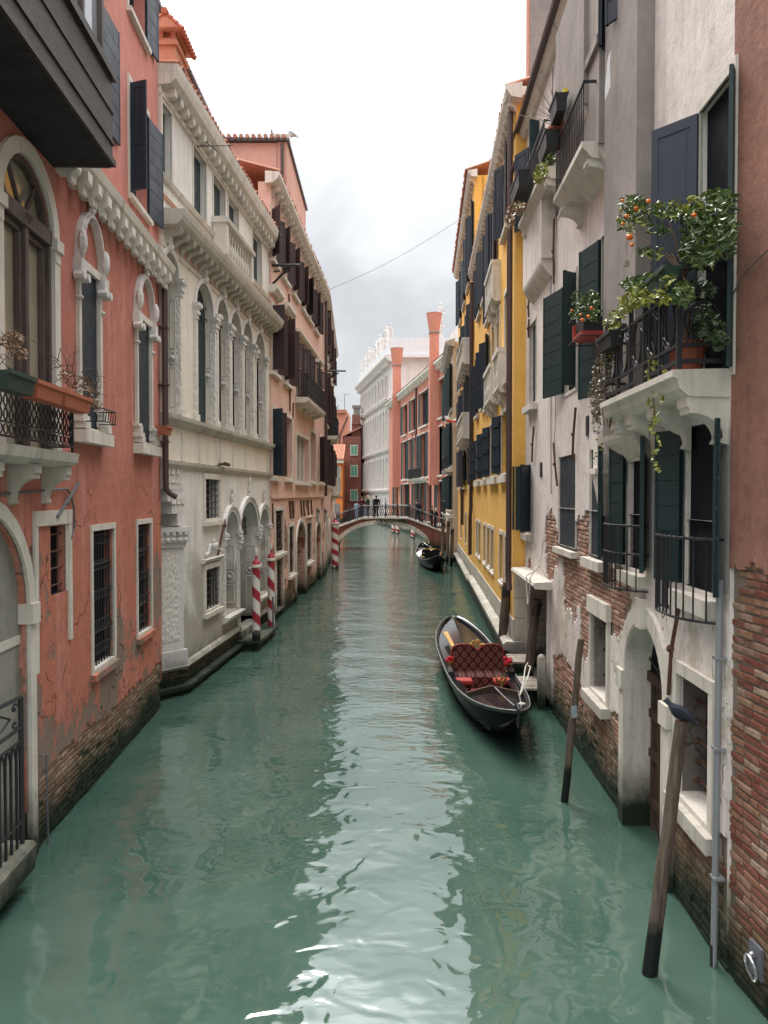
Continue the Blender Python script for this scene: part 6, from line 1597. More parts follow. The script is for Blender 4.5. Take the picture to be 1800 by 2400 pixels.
# overhead wire
mb = MB(); p0 = V(xy(772, 38), 38, 4.2 + (1158 - 682) / 1800 * 38); p1 = V(xy(1112, 33), 33.5, 4.2 + (1158 - 488) / 1800 * 33)
mb.tube([p0.lerp(p1, i / 12) - V(0, 0, .25 * math.sin(math.pi * i / 12)) for i in range(13)], .012, 4); cb_ = mb.build('overhead_wire', 'lead', None); tag(cb_, 'thin wire strung across the sky between houses', 'wire')
# ================================================================== boats
def gondola(name, label, bow, stern, zb, zs_, variant):
    """bow and stern tips in plan; the hull is lofted between them"""
    t_ = thing(name, ((bow[0] + stern[0]) / 2, (bow[1] + stern[1]) / 2, 0), label, 'gondola')
    P0, P1 = V(bow[0], bow[1], 0), V(stern[0], stern[1], 0); ax = (P1 - P0); L = ax.length; ax /= L; rt = V(ax.y, -ax.x, 0)   # rt: to the right when looking from bow to stern
    def w(t): u = 2 * t - 1; return .67 * max(0, 1 - abs(u) ** (2.5 if u < 0 else 4.0)) ** .78 + .015 + (.1 * u ** 6 if u > 0 else 0)
    def g(t): u = 2 * t - 1; return .47 + ((zb - .47) if u < 0 else (zs_ - .47)) * abs(u) ** 2.9
    def k(t): u = 2 * t - 1; return -.14 + (g(t) - .06 + .14) * abs(u) ** 3.1
    def pt(t, a, z): return P0 + ax * (L * t) + rt * a + V(0, 0, z)
    N = 44; ts = [i / N for i in range(N + 1)]
    mb = MB(); rings = []
    for t in ts:
        W, G, K = w(t), g(t), k(t)
        rings.append([pt(t, s * W * f, K + (G - K) * h) for s, f, h in ((-1, 1, 1), (-1, .93, .66), (-1, .76, .28), (-1, .4, .02), (1, .4, .02), (1, .76, .28), (1, .93, .66), (1, 1, 1))])
    mb.loft(rings, closed=False)
    mb.build('hull', 'hull_black', t_, 'auto')
    mb = MB(); rings = []
    for t in ts[5:-4]:
        W, G = max(.02, w(t) - .05), g(t); fl = max(.14, k(t) + .05)
        rings.append([pt(t, -W, G), pt(t, -W * .9, fl + .12), pt(t, -W * .7, fl), pt(t, W * .7, fl), pt(t, W * .9, fl + .12), pt(t, W, G)])
    mb.loft(rings, closed=False); mb.build('inner_hull', 'lacquer', t_, 'auto')
    for s in (-1, 1):
        mb = MB(); rg = []
        for t in ts: rg.append([pt(t, s * (w(t) + .018), g(t) - .03), pt(t, s * (w(t) + .018), g(t) + .018), pt(t, s * max(0, w(t) - .055), g(t) + .012), pt(t, s * max(0, w(t) - .055), g(t) - .03)])
        mb.loft(rg); gw = mb.build('gunwale', 'deck_lacquer', t_)
        mb = MB(); mb.tube([pt(t, s * (w(t) + .014), g(t) + .022) for t in ts], .011, 5); mb.build('gleam_strip', 'steel', gw)  # added bright strip stands in for the sky's gleam on the lacquered edge
    fd, ad = (.245, .58)
    def deckpart(ta, tb, nm, ridge):
        mb = MB(); rg = []
        for i in range(15):
            t = ta + (tb - ta) * i / 14; W = max(.01, w(t) - .06); G = g(t) - .045
            rg.append([pt(t, -W, G), pt(t, -W * .5, G + ridge * .6), pt(t, 0, G + ridge), pt(t, W * .5, G + ridge * .6), pt(t, W, G)])
        mb.loft(rg, closed=False); return mb.build(nm, 'deck_lacquer', t_)
    dk = deckpart(.012, fd, 'fore_deck', .06); deckpart(ad, .99, 'aft_deck', .05)
    mb = MB()   # coaming along the fore deck edge, a shallow V pointing aft
    Wd = w(fd) - .07; G = g(fd)
    for s in (-1, 1): mb.hexa([pt(fd - .006, s * Wd, G - .1), pt(fd + .03, 0, G - .06), pt(fd + .036, 0, G - .06), pt(fd, s * Wd, G - .1), pt(fd - .006, s * Wd, G + .03), pt(fd + .03, 0, G + .07), pt(fd + .036, 0, G + .07), pt(fd, s * Wd, G + .03)])
    mb.build('coaming', 'wood_door', dk)
    mb = MB()   # bow iron: small comb on the stem
    mb.prism([pt(-.002, -.012, zb - .25), pt(-.006, -.012, zb + .06), pt(.012, -.012, zb + .1), pt(.03, -.012, zb + .02), pt(.02, -.012, zb - .2)], rt * .024); mb.build('bow_iron', 'iron', t_)
    mb = MB(); mb.prism([pt(.99, -.012, zs_ - .2), pt(1.004, -.012, zs_ + .05), pt(.98, -.012, zs_ + .03)], rt * .024); mb.build('stern_iron', 'steel', t_)
    # floor
    mb = MB(); rg = [[pt(t, -(w(t) - .2), .16), pt(t, w(t) - .2, .16), pt(t, w(t) - .2, .175), pt(t, -(w(t) - .2), .175)] for t in (fd + .02, .33, .4, .46)]; mb.loft(rg); mb.build('carpet', 'carpet_red' if variant == 0 else 'coat_black', t_)
    # side decks beside the seats
    for s in (-1, 1):
        mb = MB(); rg = []
        for i in range(9):
            t = fd + (ad - fd) * i / 8; rg.append([pt(t, s * (w(t) - .06), g(t) - .02), pt(t, s * (w(t) - .2), g(t) - .03), pt(t, s * (w(t) - .2), g(t) - .07), pt(t, s * (w(t) - .06), g(t) - .07)])
        mb.loft(rg); mb.build('side_deck', 'deck_lacquer', t_)
    brc = 'brocade' if variant == 0 else 'coat_black'
    # sofa: seat, front skirt and double-humped back
    ts_ = (16.35 - bow[1]) / (stern[1] - bow[1]) if variant == 0 else .46
    c = pt(ts_, 0, 0)
    def outline(n=28):
        pts = [(-.56, 0)]
        for i in range(n + 1):
            x = -.56 + 1.12 * i / n; a = abs(x)
            z = .50 + .06 * math.cos((a - .3) / .26 * math.pi / 2) if a < .5 else .5 + .06 * math.cos(.2 / .26 * math.pi / 2) - (a - .5) * 1.6
            if a < .16: z -= .05 * (1 - a / .16)
            pts.append((x, z))
        pts.append((.56, 0)); return pts
    o0 = c + V(0, 0, .44)
    mb = MB(); ol = outline(); n = len(ol)
    fr = [o0 + rt * x + V(0, 0, z) - ax * (.07 - .05 * (z / .5)) for x, z in ol]; bk = [p + ax * .1 for p in fr]
    mb.add(fr + bk, [list(range(n))[::-1], list(range(n, 2 * n))] + [[i, (i + 1) % n, n + (i + 1) % n, n + i] for i in range(n)])
    back = mb.build('seat_back', brc, t_, origin=o0)
    mb = MB(); mb.tube([p - ax * .01 for p in fr], .011, 6); mb.build('piping', 'velvet_red' if variant == 0 else 'gold', back)
    mb = MB(); s0 = o0
    rg = [[s0 - ax * d + rt * -.52 + V(0, 0, z0), s0 - ax * d + rt * .52 + V(0, 0, z0), s0 - ax * d + rt * .52 + V(0, 0, z1), s0 - ax * d + rt * -.52 + V(0, 0, z1)] for d, z0, z1 in ((.02, -.26, .0), (.3, -.26, .02), (.46, -.26, .015), (.52, -.26, -.03))]
    mb.loft(rg); mb.build('seat', brc, t_, origin=s0 - ax * .3)
    mb = MB(); rnd = random.Random(11)
    for i in range(46):
        a = rnd.uniform(-.15, .15); mb.ball(o0 + ax * .04 + rt * a + V(0, 0, .5 + rnd.uniform(0, .15) * math.cos(a * 9)), rnd.uniform(.014, .03), 6, 4)
    mb.build('crest', 'gold', back)
    if variant == 0:
        for s in (-1, 1):
            q = pt(ts_ - .085, s * .40, .3); mb = MB(); mb.loft([[q + rt * (s * a) + ax * b + V(0, 0, z) for a, b in ((-e, -e * .8), (e, -e * .8), (e, e * .8), (-e, e * .8))] for e, z in ((.17, .06), (.185, .1), (.175, .14), (.12, .155))]); cu = mb.build('stool_cushion', 'velvet_red', t_)
            mb = MB()
            for a in (-.13, .13):
                for b in (-.1, .1): mb.tube([q + rt * a + ax * b + V(0, 0, -.13), q + rt * a + ax * b + V(0, 0, .07)], .016, 5)
            mb.build('stool_leg', 'lacquer', cu)
        for s in (-1, 1):   # rose bunches on brass holders beside the sofa
            q = pt(ts_ - .01 - (.02 if s > 0 else 0), s * .6, .5); mb = MB(); rnd = random.Random(3 + s)
            for i in range(9): mb.ball(q + V(rnd.uniform(-.07, .07), rnd.uniform(-.05, .05), .16 + rnd.uniform(-.05, .1)), rnd.uniform(.035, .05), 7, 5)
            ro_ = mb.build('rose_bunch', 'rose_red', t_)
            mb = MB(); mb.lathe([(.05, -.02), (.02, .03), (.025, .1), (.05, .13)], q, 8); mb.tube([q + V(.05, -.04, .1), q + V(.08, -.06, .26)], .015, 5); mb.build('brass_holder', 'gold', ro_)
        q = pt(fd + .055, .22, g(fd) - .02); mb = MB()   # gilded seahorse
        mb.tube([q + V(.0, 0, -.05), q + V(.02, 0, .06), q + V(-.01, 0, .14), q + V(.03, -.02, .2), q + V(.07, -.03, .19)], [.03, .028, .022, .026, .012], 7)
        for s in (-1, 1): mb.prism([q + V(0, 0, .08), q + V(s * .1, 0, .2), q + V(s * .12, 0, .16), q + V(s * .03, 0, .03)], (0, .012, 0))
        mb.build('brass_ornament', 'gold', t_)
        mb = MB(); mb.prism([pt(.63, -.40, .62), pt(.63, -.32, .62), pt(.80, -.34, .68), pt(.80, -.46, .68)], (0, 0, .025)); mb.tube([pt(.54, -.37, .58), pt(.64, -.365, .635)], .024, 6); mb.build('oar', 'gold_wood', t_)
        mb = MB(); a, b = pt(.04, .06, g(.04) + .03), pt(fd + .02, .05, g(fd) + .06)
        mb.tube([a, a.lerp(b, .5) + V(0, 0, -.015), b], .012, 5); mb.tube([pt(.06, .16, g(.06) + .02), pt(.14, .3, g(.14) + .02), pt(fd, .45, g(fd) + .03)], .012, 5)
        mb.build('deck_rod', 'steel', t_)
        mb = MB(); mb.ball(pt(.12, .28, g(.12) + .02), .05, 7, 4, (1.3, 1, .5)); mb.build('coiled_cloth', 'rope', t_)
        mb = MB()
        for s in (-1, 1): q = pt(ts_ - .05, s * .63, g(ts_) - .0); mb.hexa([q + V(-.07, -.22, -.05), q + V(.07, -.22, -.05), q + V(.06, .2, -.05), q + V(-.06, .2, -.05), q + V(-.05, -.2, .09), q + V(.05, -.2, .09), q + V(.04, .18, .14), q + V(-.04, .18, .14)])
        mb.build('armrest', 'lacquer', t_)
    else:
        mb = MB(); rg = []
        for i in range(8):   # pale tarpaulin over the after part
            t = ts_ + .04 + .26 * i / 7; rg.append([pt(t, -(w(t) + .0), g(t)), pt(t, -.3, g(t) + .34 - .02 * i), pt(t, .0, g(t) + .42 - .03 * i), pt(t, .3, g(t) + .34 - .02 * i), pt(t, w(t), g(t))])
        mb.loft(rg, closed=False); mb.build('tarpaulin', 'white_cloth', t_)
        mb = MB(); rnd = random.Random(8)
        for i in range(60): mb.ball(pt(ts_ + .34 + rnd.uniform(-.07, .07), rnd.uniform(-.45, .45), .85 + rnd.uniform(-.05, .28)), rnd.uniform(.03, .07), 6, 4)
        mb.build('carved_chair', 'coat_black', t_)
        mb = MB()
        for i in range(5): mb.ball(pt(ts_ + .33 + rnd.uniform(-.05, .05), rnd.uniform(-.3, .3), 1.1 + rnd.uniform(0, .1)), .04, 6, 4)
        for s in (-1, 1):
            for i in range(4): mb.ball(pt(ts_ - .05 + rnd.uniform(-.03, .03), s * .52 + rnd.uniform(-.08, .08), .62 + rnd.uniform(-.1, .2)), .04, 6, 4)
        mb.build('gilt_ornament', 'gold', t_)
        deckpart(ts_ - .2, ts_ - .06, 'white_seat', .02).data.materials[0] = MATS['white_paint']
    return t_
gondola('gondola', 'black gondola with red brocade seats moored beside wooden poles', (2.06, 11.7), (1.93, 21.4), .86, .76, 0)
gondola('gondola', 'covered black gondola with white tarpaulin by the bridge', (2.95, 40.5), (2.55, 50.2), .95, .95, 1)
# mooring line to the pole
mb = MB(); mb.tube([V(2.42, 13.6, .62), V(2.55, 14.0, .74), V(2.85, 15.4, .72), V(3.02, 16.05, .66)], .012, 6); mb.tube([V(2.42, 13.6, .62), V(2.6, 13.9, .82), V(2.8, 14.6, .9), V(2.95, 15.6, .7)], .012, 6)
tag(mb.build('mooring_rope', 'rope', None), 'white rope tying the near gondola to a wooden pole', 'rope')

# ================================================================== mooring poles
def wood_pole(p0, p1, r0, r1, label, cap=None, n=14, seed=1):
    rnd = random.Random(seed); p0, p1 = Vector(p0), Vector(p1); d = p1 - p0; base = p0 - d * (1.0 / d.z)
    t_ = thing('mooring_pole', p0, label, 'mooring pole', 'wooden mooring poles')
    mb = MB(); m = 10; rings = []
    offs = [rnd.uniform(-.12, .12) for _ in range(n)]
    for i in range(m + 1):
        f = i / m; c = base.lerp(p1, f) + V(rnd.uniform(-.008, .008), rnd.uniform(-.008, .008), 0); r = r0 + (r1 - r0) * f
        rings.append([c + V(math.cos(2 * math.pi * k_ / n), math.sin(2 * math.pi * k_ / n), 0) * r * (1 + offs[k_] * .6 + rnd.uniform(-.035, .035)) for k_ in range(n)])
    mb.loft(rings); mb.build('shaft', 'pole_wood', t_, 'auto')
    if cap:
        mb = MB(); c = p1; mb.loft([[c - d.normalized() * .35 + V(math.cos(2 * math.pi * k_ / n), math.sin(2 * math.pi * k_ / n), 0) * r1 * 1.05 for k_ in range(n)], [c - V(0, 0, .1) + V(math.cos(2 * math.pi * k_ / n), math.sin(2 * math.pi * k_ / n), 0) * r1 * 1.08 for k_ in range(n)], [c + V(math.cos(2 * math.pi * k_ / n), math.sin(2 * math.pi * k_ / n), 0) * r1 * .62 for k_ in range(n)]]); mb.build('head', cap, t_)
    return t_
wood_pole((2.86, 18.9, 0), (3.04, 18.9, 2.02), .115, .11, 'dark-headed wooden pole behind the brocade gondola', 'iron', seed=2)
wood_pole((3.02, 16.2, 0), (3.24, 16.2, 1.98), .105, .1, 'thick pole at the wooden jetty with the gondola rope', 'wood_dark', seed=3)
p3 = wood_pole((2.47, 10.4, 0), (2.68, 10.4, 2.23), .055, .045, 'thin leaning pole with small blue notice', seed=4)
mb = MB(); q = V(2.47, 10.4, 0).lerp(V(2.68, 10.4, 2.23), .56); mb.obox(q + V(-.01, -.06, 0), V(.038, 0, .005), V(0, .004, 0), V(-.004, 0, .08)); mb.build('notice_plate', 'notice_blue', p3)
wood_pole((2.335, 6.63, 0), (2.58, 6.63, 2.23), .075, .055, 'closest thick weathered pole with the pigeon on top', seed=5)
for k, (px, Y, zt, lb) in enumerate(((1036, 47.0, 2.5, 'left of the three poles at the covered gondola'), (1048, 46.0, 2.6, 'middle of the three poles at the covered gondola'), (1057, 44.5, 2.2, 'right of the three poles, beside yellow house'))):
    wood_pole((xy(px, Y), Y, 0), (xy(px, Y) + .08, Y, zt), .11, .1, 'far wooden pole, ' + lb, 'iron', 8, 20 + k)

def striped_pole(x, y, top, r, label, worn=False, finial=True):
    t_ = thing('striped_pole', (x, y, 0), label, 'mooring pole', 'striped mooring poles')
    mb = MB(); n, m = 24, 60; z0 = -.8
    for i in range(m + 1):
        z = z0 + (top - z0) * i / m
        for k_ in range(n): a = 2 * math.pi * k_ / n; mb.v.append(V(x + r * math.cos(a), y + r * math.sin(a), z))
    for i in range(m):
        for k_ in range(n):
            z = z0 + (top - z0) * (i + .5) / m; a = (k_ + .5) / n
            red = ((z / .62 + a) % 1) < .46
            mb.f.append([i * n + k_, i * n + (k_ + 1) % n, (i + 1) * n + (k_ + 1) % n, (i + 1) * n + k_]); mb.mi.append(2 if z < (.55 if worn else .12) + .14 * mnoise.noise(V(a * 9, z * 3, 1)) else (1 if red else 0))
    sh_ = mb.build('shaft', ['pole_white', 'pole_red', 'pole_wood'], t_, True)
    if finial:
        mb = MB(); mb.lathe([(r * 1.3, top), (r * 1.42, top + .04), (r * 1.3, top + .08)], (x, y, 0), 18); mb.build('collar', 'pole_white', t_, 'auto')
        mb = MB(); mb.lathe([(r * 1.12, top + .08), (r * 1.05, top + .12), (r * .7, top + .18), (r * .3, top + .22), (r * .22, top + .26), (r * .3, top + .3), (r * .1, top + .33)], (x, y, 0), 18); mb.build('cap', 'pole_red', t_, 'auto')
        mb = MB(); mb.lathe([(r * .18, top + .32), (r * .32, top + .38), (r * .34, top + .43), (r * .1, top + .52)], (x, y, 0), 12); mb.build('finial', 'pole_white', t_, 'auto')
    return t_
striped_pole(-3.42, 20.5, 2.24, .108, 'red and white striped pole in front of the palazzo portal, nearer one', True)
striped_pole(-3.36, 22.8, 2.22, .105, 'red and white striped pole in front of the palazzo portal, farther one')
Y = 43.5; striped_pole(xy(785, Y), Y, 4.2 - 70 / 1800 * Y, .2, 'lone striped pole at the left foot of the bridge', False)
for k, (px, Y) in enumerate(((922, 84), (932, 82), (968, 74))): striped_pole(xy(px, Y), Y, 1.9, .2, ('left', 'middle', 'right')[k] + ' of three distant striped poles seen under the bridge', finial=False)
mb = MB(); mb.tube([V(xy(640, 22.4), 22.4, -.3), V(xy(639, 22.4), 22.4, 1.2)], .03, 6); tag(mb.build('iron_rod', 'lead', None), 'thin grey rod beside the farther palazzo pole', 'rod')

# landing of the palazzo, jetty of the grey house
LD = thing('stone_landing', FB.pt(FB.S(590), 0, .5), 'low stone landing at the palazzo water portal', 'landing')
s0, s1 = FB.sz(557, 1500, .7)[0], FB.S(640, .75)
mb = MB(); FB.box(mb, g_a2.s0 - .2, g_a2.s1 + .3, .2, .28, -.3, .6); mb.build('slab', 'dirty_stone', LD); mb = MB(); FB.box(mb, g_a2.s0 - .1, g_a2.s1 + .2, -.6, .2, -.3, .5); mb.build('base', 'dirty_stone', LD)
mb = MB(); FB.box(mb, g_a2.s0, g_a2.s1, .28, .5, -.3, .08); mb.build('step', 'istrian', LD)
JT = thing('wooden_jetty', (2.98, 15.6, 0), 'grey plank jetty between the gondola and the doorway', 'jetty')
for k in range(5):
    mb = MB(); y = 15.05 + k * .21; mb.box(2.62, 3.18, y, y + .19, .33 + .004 * (k % 2), .37 + .004 * (k % 2)); mb.build('plank', 'plank_wood', JT)
for k in range(4):
    mb = MB(); y = 16.4 + k * .21; mb.box(2.74, 3.2, y, y + .19, .56, .6); mb.build('plank', 'plank_wood', JT)
for (x, y, z) in ((2.68, 15.1, .33), (2.68, 15.95, .33), (2.8, 16.5, .56), (2.8, 17.1, .56)):
    mb = MB(); mb.tube([(x, y, -.6), (x, y, z)], .05, 7); mb.build('post', 'pole_wood', JT)
mb = MB(); mb.box(3.0, 3.14, 14.85, 14.98, -.4, 1.0); mb.ball((3.07, 14.915, 1.0), .08, 8, 5); tag(mb.build('stone_bollard', 'dirty_stone', None), 'short pale stone bollard beside the plank jetty', 'bollard')

# ================================================================== plants
def leaf_at(mb, c, s, rnd, asp=.42):
    a = V(rnd.gauss(0, 1), rnd.gauss(0, 1), rnd.gauss(-.1, .8)).normalized(); b = a.cross(V(rnd.gauss(0, 1), rnd.gauss(0, 1), rnd.gauss(0, 1)))
    b = b.normalized() if b.length > .01 else V(0, 0, 1); n = a.cross(b) * s * .12
    mb.add([c - a * s * .5, c + b * s * asp * .5 - a * s * .05 + n, c + a * s * .5, c - b * s * asp * .5 - a * s * .05 + n], [[0, 1, 2], [0, 2, 3]])
def fpt(fac, px, py, o): s_, z_ = fac.sz(px, py, o); return fac.pt(s_, z_, o)
def px_plant(mb, fac, spots, n, size, rnd, o0, o1, asp=.42):
    """leaves spread through ellipsoidal clumps; spots are (px, py, rx, ry) in photo pixels on the wall's depth"""
    tot = sum(a * b for _, _, a, b in spots)
    for (px, py, rx, ry) in spots:
        for _ in range(max(4, int(n * rx * ry / tot))):
            r = math.sqrt(rnd.random()); a = rnd.random() * 6.283
            leaf_at(mb, fpt(fac, px + rx * r * math.cos(a), py + ry * r * math.sin(a), rnd.uniform(o0, o1)), rnd.uniform(*size), rnd, asp)
rnd = random.Random(21)
# big orange tree on the balcony
base = FG.pt(.55, 5.29, .2)
OT = thing('orange_tree', base, 'large potted orange tree with bright fruit on the right balcony', 'tree')
mb = MB(); mb.lathe([(.11, 0), (.16, .26), (.18, .27), (.18, .31), (.14, .31)], base, 14); mb.build('pot', 'terracotta', OT, 'auto')
mb = MB(); hub = base + V(.0, .05, .95)
mb.tube([base + V(0, 0, .28), base + V(.02, 0, .6), hub], [.028, .024, .018], 6)
for px, py in ((1690, 470), (1640, 500), (1600, 490), (1560, 500), (1500, 490), (1470, 500), (1480, 545), (1700, 560), (1620, 570)):
    e = fpt(FG, px, py, rnd.uniform(.2, .4)); m = hub.lerp(e, .5) + V(0, 0, .06); mb.tube([hub, m, e], [.014, .009, .004], 5)
mb.build('trunk', 'twig', OT)
mb = MB(); px_plant(mb, FG, [(1690, 465, 30, 24), (1665, 500, 45, 32), (1700, 540, 26, 45), (1640, 545, 50, 40), (1610, 500, 45, 18), (1570, 500, 40, 16), (1510, 500, 38, 22), (1480, 480, 32, 22), (1470, 520, 26, 26), (1545, 540, 30, 14), (1520, 590, 25, 12), (1640, 600, 50, 26), (1495, 470, 20, 16), (1660, 455, 16, 10)], 1150, (.05, .13), rnd, .12, .5, .3)
mb.build('foliage', 'leaf_green', OT)
mb = MB(); px_plant(mb, FG, [(1690, 480, 34, 34), (1665, 520, 50, 40), (1700, 560, 26, 50), (1640, 570, 50, 44), (1600, 510, 40, 18), (1500, 500, 40, 26), (1560, 500, 40, 14)], 650, (.05, .12), rnd, .08, .4, .3); mb.build('foliage', 'leaf_dark', OT)
mb = MB(); px_plant(mb, FG, [(1560, 490, 60, 20), (1480, 510, 34, 40), (1530, 595, 34, 16), (1640, 480, 60, 20)], 130, (.05, .1), rnd, .3, .55); mb.build('foliage', 'leaf_yellow', OT)
for px, py, r in ((1520, 472, .027), (1491, 489, .027), (1469, 507, .024), (1460, 525, .022), (1476, 556, .042), (1481, 574, .026), (1627, 504, .024), (1459, 470, .02)):
    c = fpt(FG, px, py, .5); r *= .84; mb = MB(); mb.ball(V(0, 0, 0), r, 12, 8, (1, rnd.uniform(.92, 1), rnd.uniform(.86, .98))); inst(mb.mesh('orange', 'orange_fruit', smooth=True), 'orange', OT, Matrix.Translation(c))
# small orange tree on a window rack
c0 = fpt(FG, 1374, 812, .28)
OS = thing('small_orange_tree', c0, 'small orange bush in a red tray on a window rack', 'tree')
mb = MB(); FG_s = FG.sz(1374, 812, .28)[0]; FG.box(mb, FG_s - .3, FG_s + .25, 6.36, 6.42, .08, .42); FG.box(mb, FG_s + .2, FG_s + .25, 6.42, 6.6, .08, .42); mb.build('tray', 'red_plastic', OS)
mb = MB(); FG.box(mb, FG_s - .26, FG_s + .18, 6.43, 6.62, .12, .38); mb.build('trough', 'black_plastic', OS)
mb = MB()
for z in (6.34, 6.66): mb.tube([FG.pt(FG_s - .4, z, .02), FG.pt(FG_s - .4, z, .46), FG.pt(FG_s + .34, z, .46), FG.pt(FG_s + .34, z, .02)], .01, 5)
mb.build('rack', 'iron', OS)
mb = MB(); b_ = FG.pt(FG_s, 6.6, .25); mb.tube([b_, b_ + V(0, 0, .3)], .015, 5)
for px, py in ((1350, 730), (1375, 700), (1395, 720), (1360, 700)): mb.tube([b_ + V(0, 0, .2), fpt(FG, px, py, .25)], .007, 4)
mb.build('trunk', 'twig', OS)
mb = MB(); px_plant(mb, FG, [(1352, 700, 14, 22), (1384, 705, 22, 26), (1370, 735, 26, 18), (1345, 735, 14, 14), (1394, 740, 12, 16)], 420, (.06, .1), rnd, .12, .42); mb.build('foliage', 'leaf_green', OS)
for px, py in ((1361, 738), (1387, 722), (1365, 750), (1340, 728), (1379, 742)):
    mb = MB(); mb.ball(V(0, 0, 0), rnd.uniform(.02, .028), 10, 7, (1, 1, rnd.uniform(.86, 1))); inst(mb.mesh('orange', 'orange_fruit', smooth=True), 'orange', OS, Matrix.Translation(fpt(FG, px, py, .42)))
def trough(name, label, fac, s0, s1, z, o0, o1, h, boxmat, leaves, group=None, cat='planter'):
    t_ = thing(name, fac.pt((s0 + s1) / 2, z, (o0 + o1) / 2), label, cat, group)
    mb = MB(); P = fac.pt
    mb.hexa([P(s0 + .03, z, o0 + .02), P(s1 - .03, z, o0 + .02), P(s1 - .03, z, o1 - .02), P(s0 + .03, z, o1 - .02), P(s0, z + h, o0), P(s1, z + h, o0), P(s1, z + h, o1), P(s0, z + h, o1)])
    for (a0, a1, b0, b1) in ((s0 - .01, s1 + .01, o0 - .012, o0 + .01), (s0 - .01, s1 + .01, o1 - .01, o1 + .012)): fac.box(mb, a0, a1, z + h - .03, z + h + .012, b0, b1)
    mb.build('trough', boxmat, t_)
    for (mat, spots, n, size, oo0, oo1, asp) in leaves:
        mb = MB(); px_plant(mb, fac, spots, n, size, rnd, oo0, oo1, asp); mb.build('foliage', mat, t_)
    return t_
sA, sB = FG.S(1566, .55), FG.S(1524, .55)
trough('flower_trough', 'dark green trough with trailing creeper on the right balcony rail', FG, min(sA, sB), max(sA, sB), 5.98, .46, .6, .17, 'green_plastic', [('leaf_yellow', [(1520, 680, 45, 22), (1490, 700, 40, 22), (1470, 715, 24, 18), (1550, 655, 35, 14), (1540, 700, 40, 14)], 420, (.05, .09), .42, .62, .5), ('leaf_green', [(1490, 665, 36, 20), (1540, 650, 40, 14), (1600, 690, 26, 30)], 420, (.05, .09), .4, .6, .5)])
trough('flower_trough', 'black trough of sparse shoots at the far end of the right balcony', FG, FG.S(1440, .5), FG.S(1408, .5), 5.84, .4, .56, .16, 'black_plastic', [('leaf_yellow', [(1432, 760, 22, 12), (1450, 735, 20, 12)], 70, (.05, .08), .42, .6, .5)])
CV = thing('trailing_creeper', FG.pt(.7, 5.0, .5), 'yellow green creeper strands hanging below the right balcony', 'creeper')
mb = MB()
for px, y0, y1 in ((1528, 830, 1000), (1535, 960, 1110), (1520, 840, 900), (1545, 850, 960), (1430, 740, 860), (1400, 1030, 1080)):
    for k_ in range(int((y1 - y0) / 5)): leaf_at(mb, fpt(FG, px + 9 * math.sin(k_ * .5) + rnd.uniform(-6, 6), y0 + k_ * 5, .43), rnd.uniform(.04, .07), rnd, .7)
mb.build('foliage', 'leaf_yellow', CV)
mb = MB(); mb.tube([fpt(FG, 1528 + 6 * math.sin(k_), 800 + k_ * 20, .43) for k_ in range(15)], .006, 4); mb.build('stem', 'twig', CV)
IVY = thing('dry_ivy', FG.pt(3.2, 4.6, .3), 'dry brown ivy curtain hanging off the far end of the right balcony', 'ivy')
mb = MB(); px_plant(mb, FG, [(1425, 830, 16, 40), (1410, 880, 22, 50), (1395, 930, 16, 50), (1398, 980, 10, 40), (1440, 790, 14, 30)], 900, (.03, .06), rnd, .3, .48, .6); mb.build('foliage', 'leaf_ivy', IVY)
mb = MB()
for k_ in range(9): mb.tube([fpt(FG, 1395 + k_ * 5 + 5 * math.sin(j + k_), 790 + j * 22 + k_ * 2, .4) for j in range(10)], .006, 4)
mb.build('stem', 'twig', IVY)
PV = thing('pot_plant', FG.pt(.6, 5.29, .25), 'leafy climber behind the scrolled balcony panel', 'plant')
mb = MB(); c = FG.pt(.42, 5.29, .2); mb.lathe([(.09, 0), (.13, .22), (.15, .24), (.12, .24)], c, 12); mb.build('pot', 'terracotta', PV)
mb = MB(); px_plant(mb, FG, [(1640, 680, 35, 26), (1660, 770, 40, 36), (1690, 800, 20, 20), (1650, 730, 20, 24)], 320, (.04, .085), rnd, .1, .32, .75); mb.build('foliage', 'leaf_dark', PV)
# upper balcony pots
def pot(label, fac, px, py, o, r, h, mat, leaves):
    c = fpt(fac, px, py, o); t_ = thing('flower_pot', c, label, 'flower pot', 'pots on the upper balconies')
    mb = MB(); mb.lathe([(r * .7, 0), (r, h * .85), (r * 1.08, h * .86), (r * 1.08, h), (r * .9, h)], c, 12); mb.build('pot', mat, t_, 'auto')
    for (m_, kind, n, ln) in leaves:
        mb = MB()
        if kind == 'grass':
            for _ in range(n):
                a = V(rnd.gauss(0, .55), rnd.gauss(0, .55), 1).normalized() * rnd.uniform(ln * .5, ln); mb.tube([c + V(0, 0, h), c + V(0, 0, h) + a * .6, c + V(0, 0, h) + a + V(a.x, a.y, 0) * .3], [.008, .006, .002], 4)
        else:
            for _ in range(n): leaf_at(mb, c + V(rnd.gauss(0, ln * .5), rnd.gauss(0, ln * .5), h + abs(rnd.gauss(0, ln * .5)) - .04), rnd.uniform(.05, .1), rnd, .6)
        mb.build('foliage', m_, t_)
pot('terracotta pot of dry grass on the upper grey house balcony', FG, 1308, 345, .36, .17, .3, 'terracotta', [('leaf_dry', 'grass', 70, .7)])
trough('balcony_trough', 'upper black trough on the second grey house balcony rail', FG, FG.S(1312, .45), FG.S(1296, .45), 10.0, .36, .54, .26, 'black_plastic', [('leaf_green', [(1290, 375, 12, 12)], 60, (.06, .1), .4, .6, .5)], 'troughs on the upper balcony')
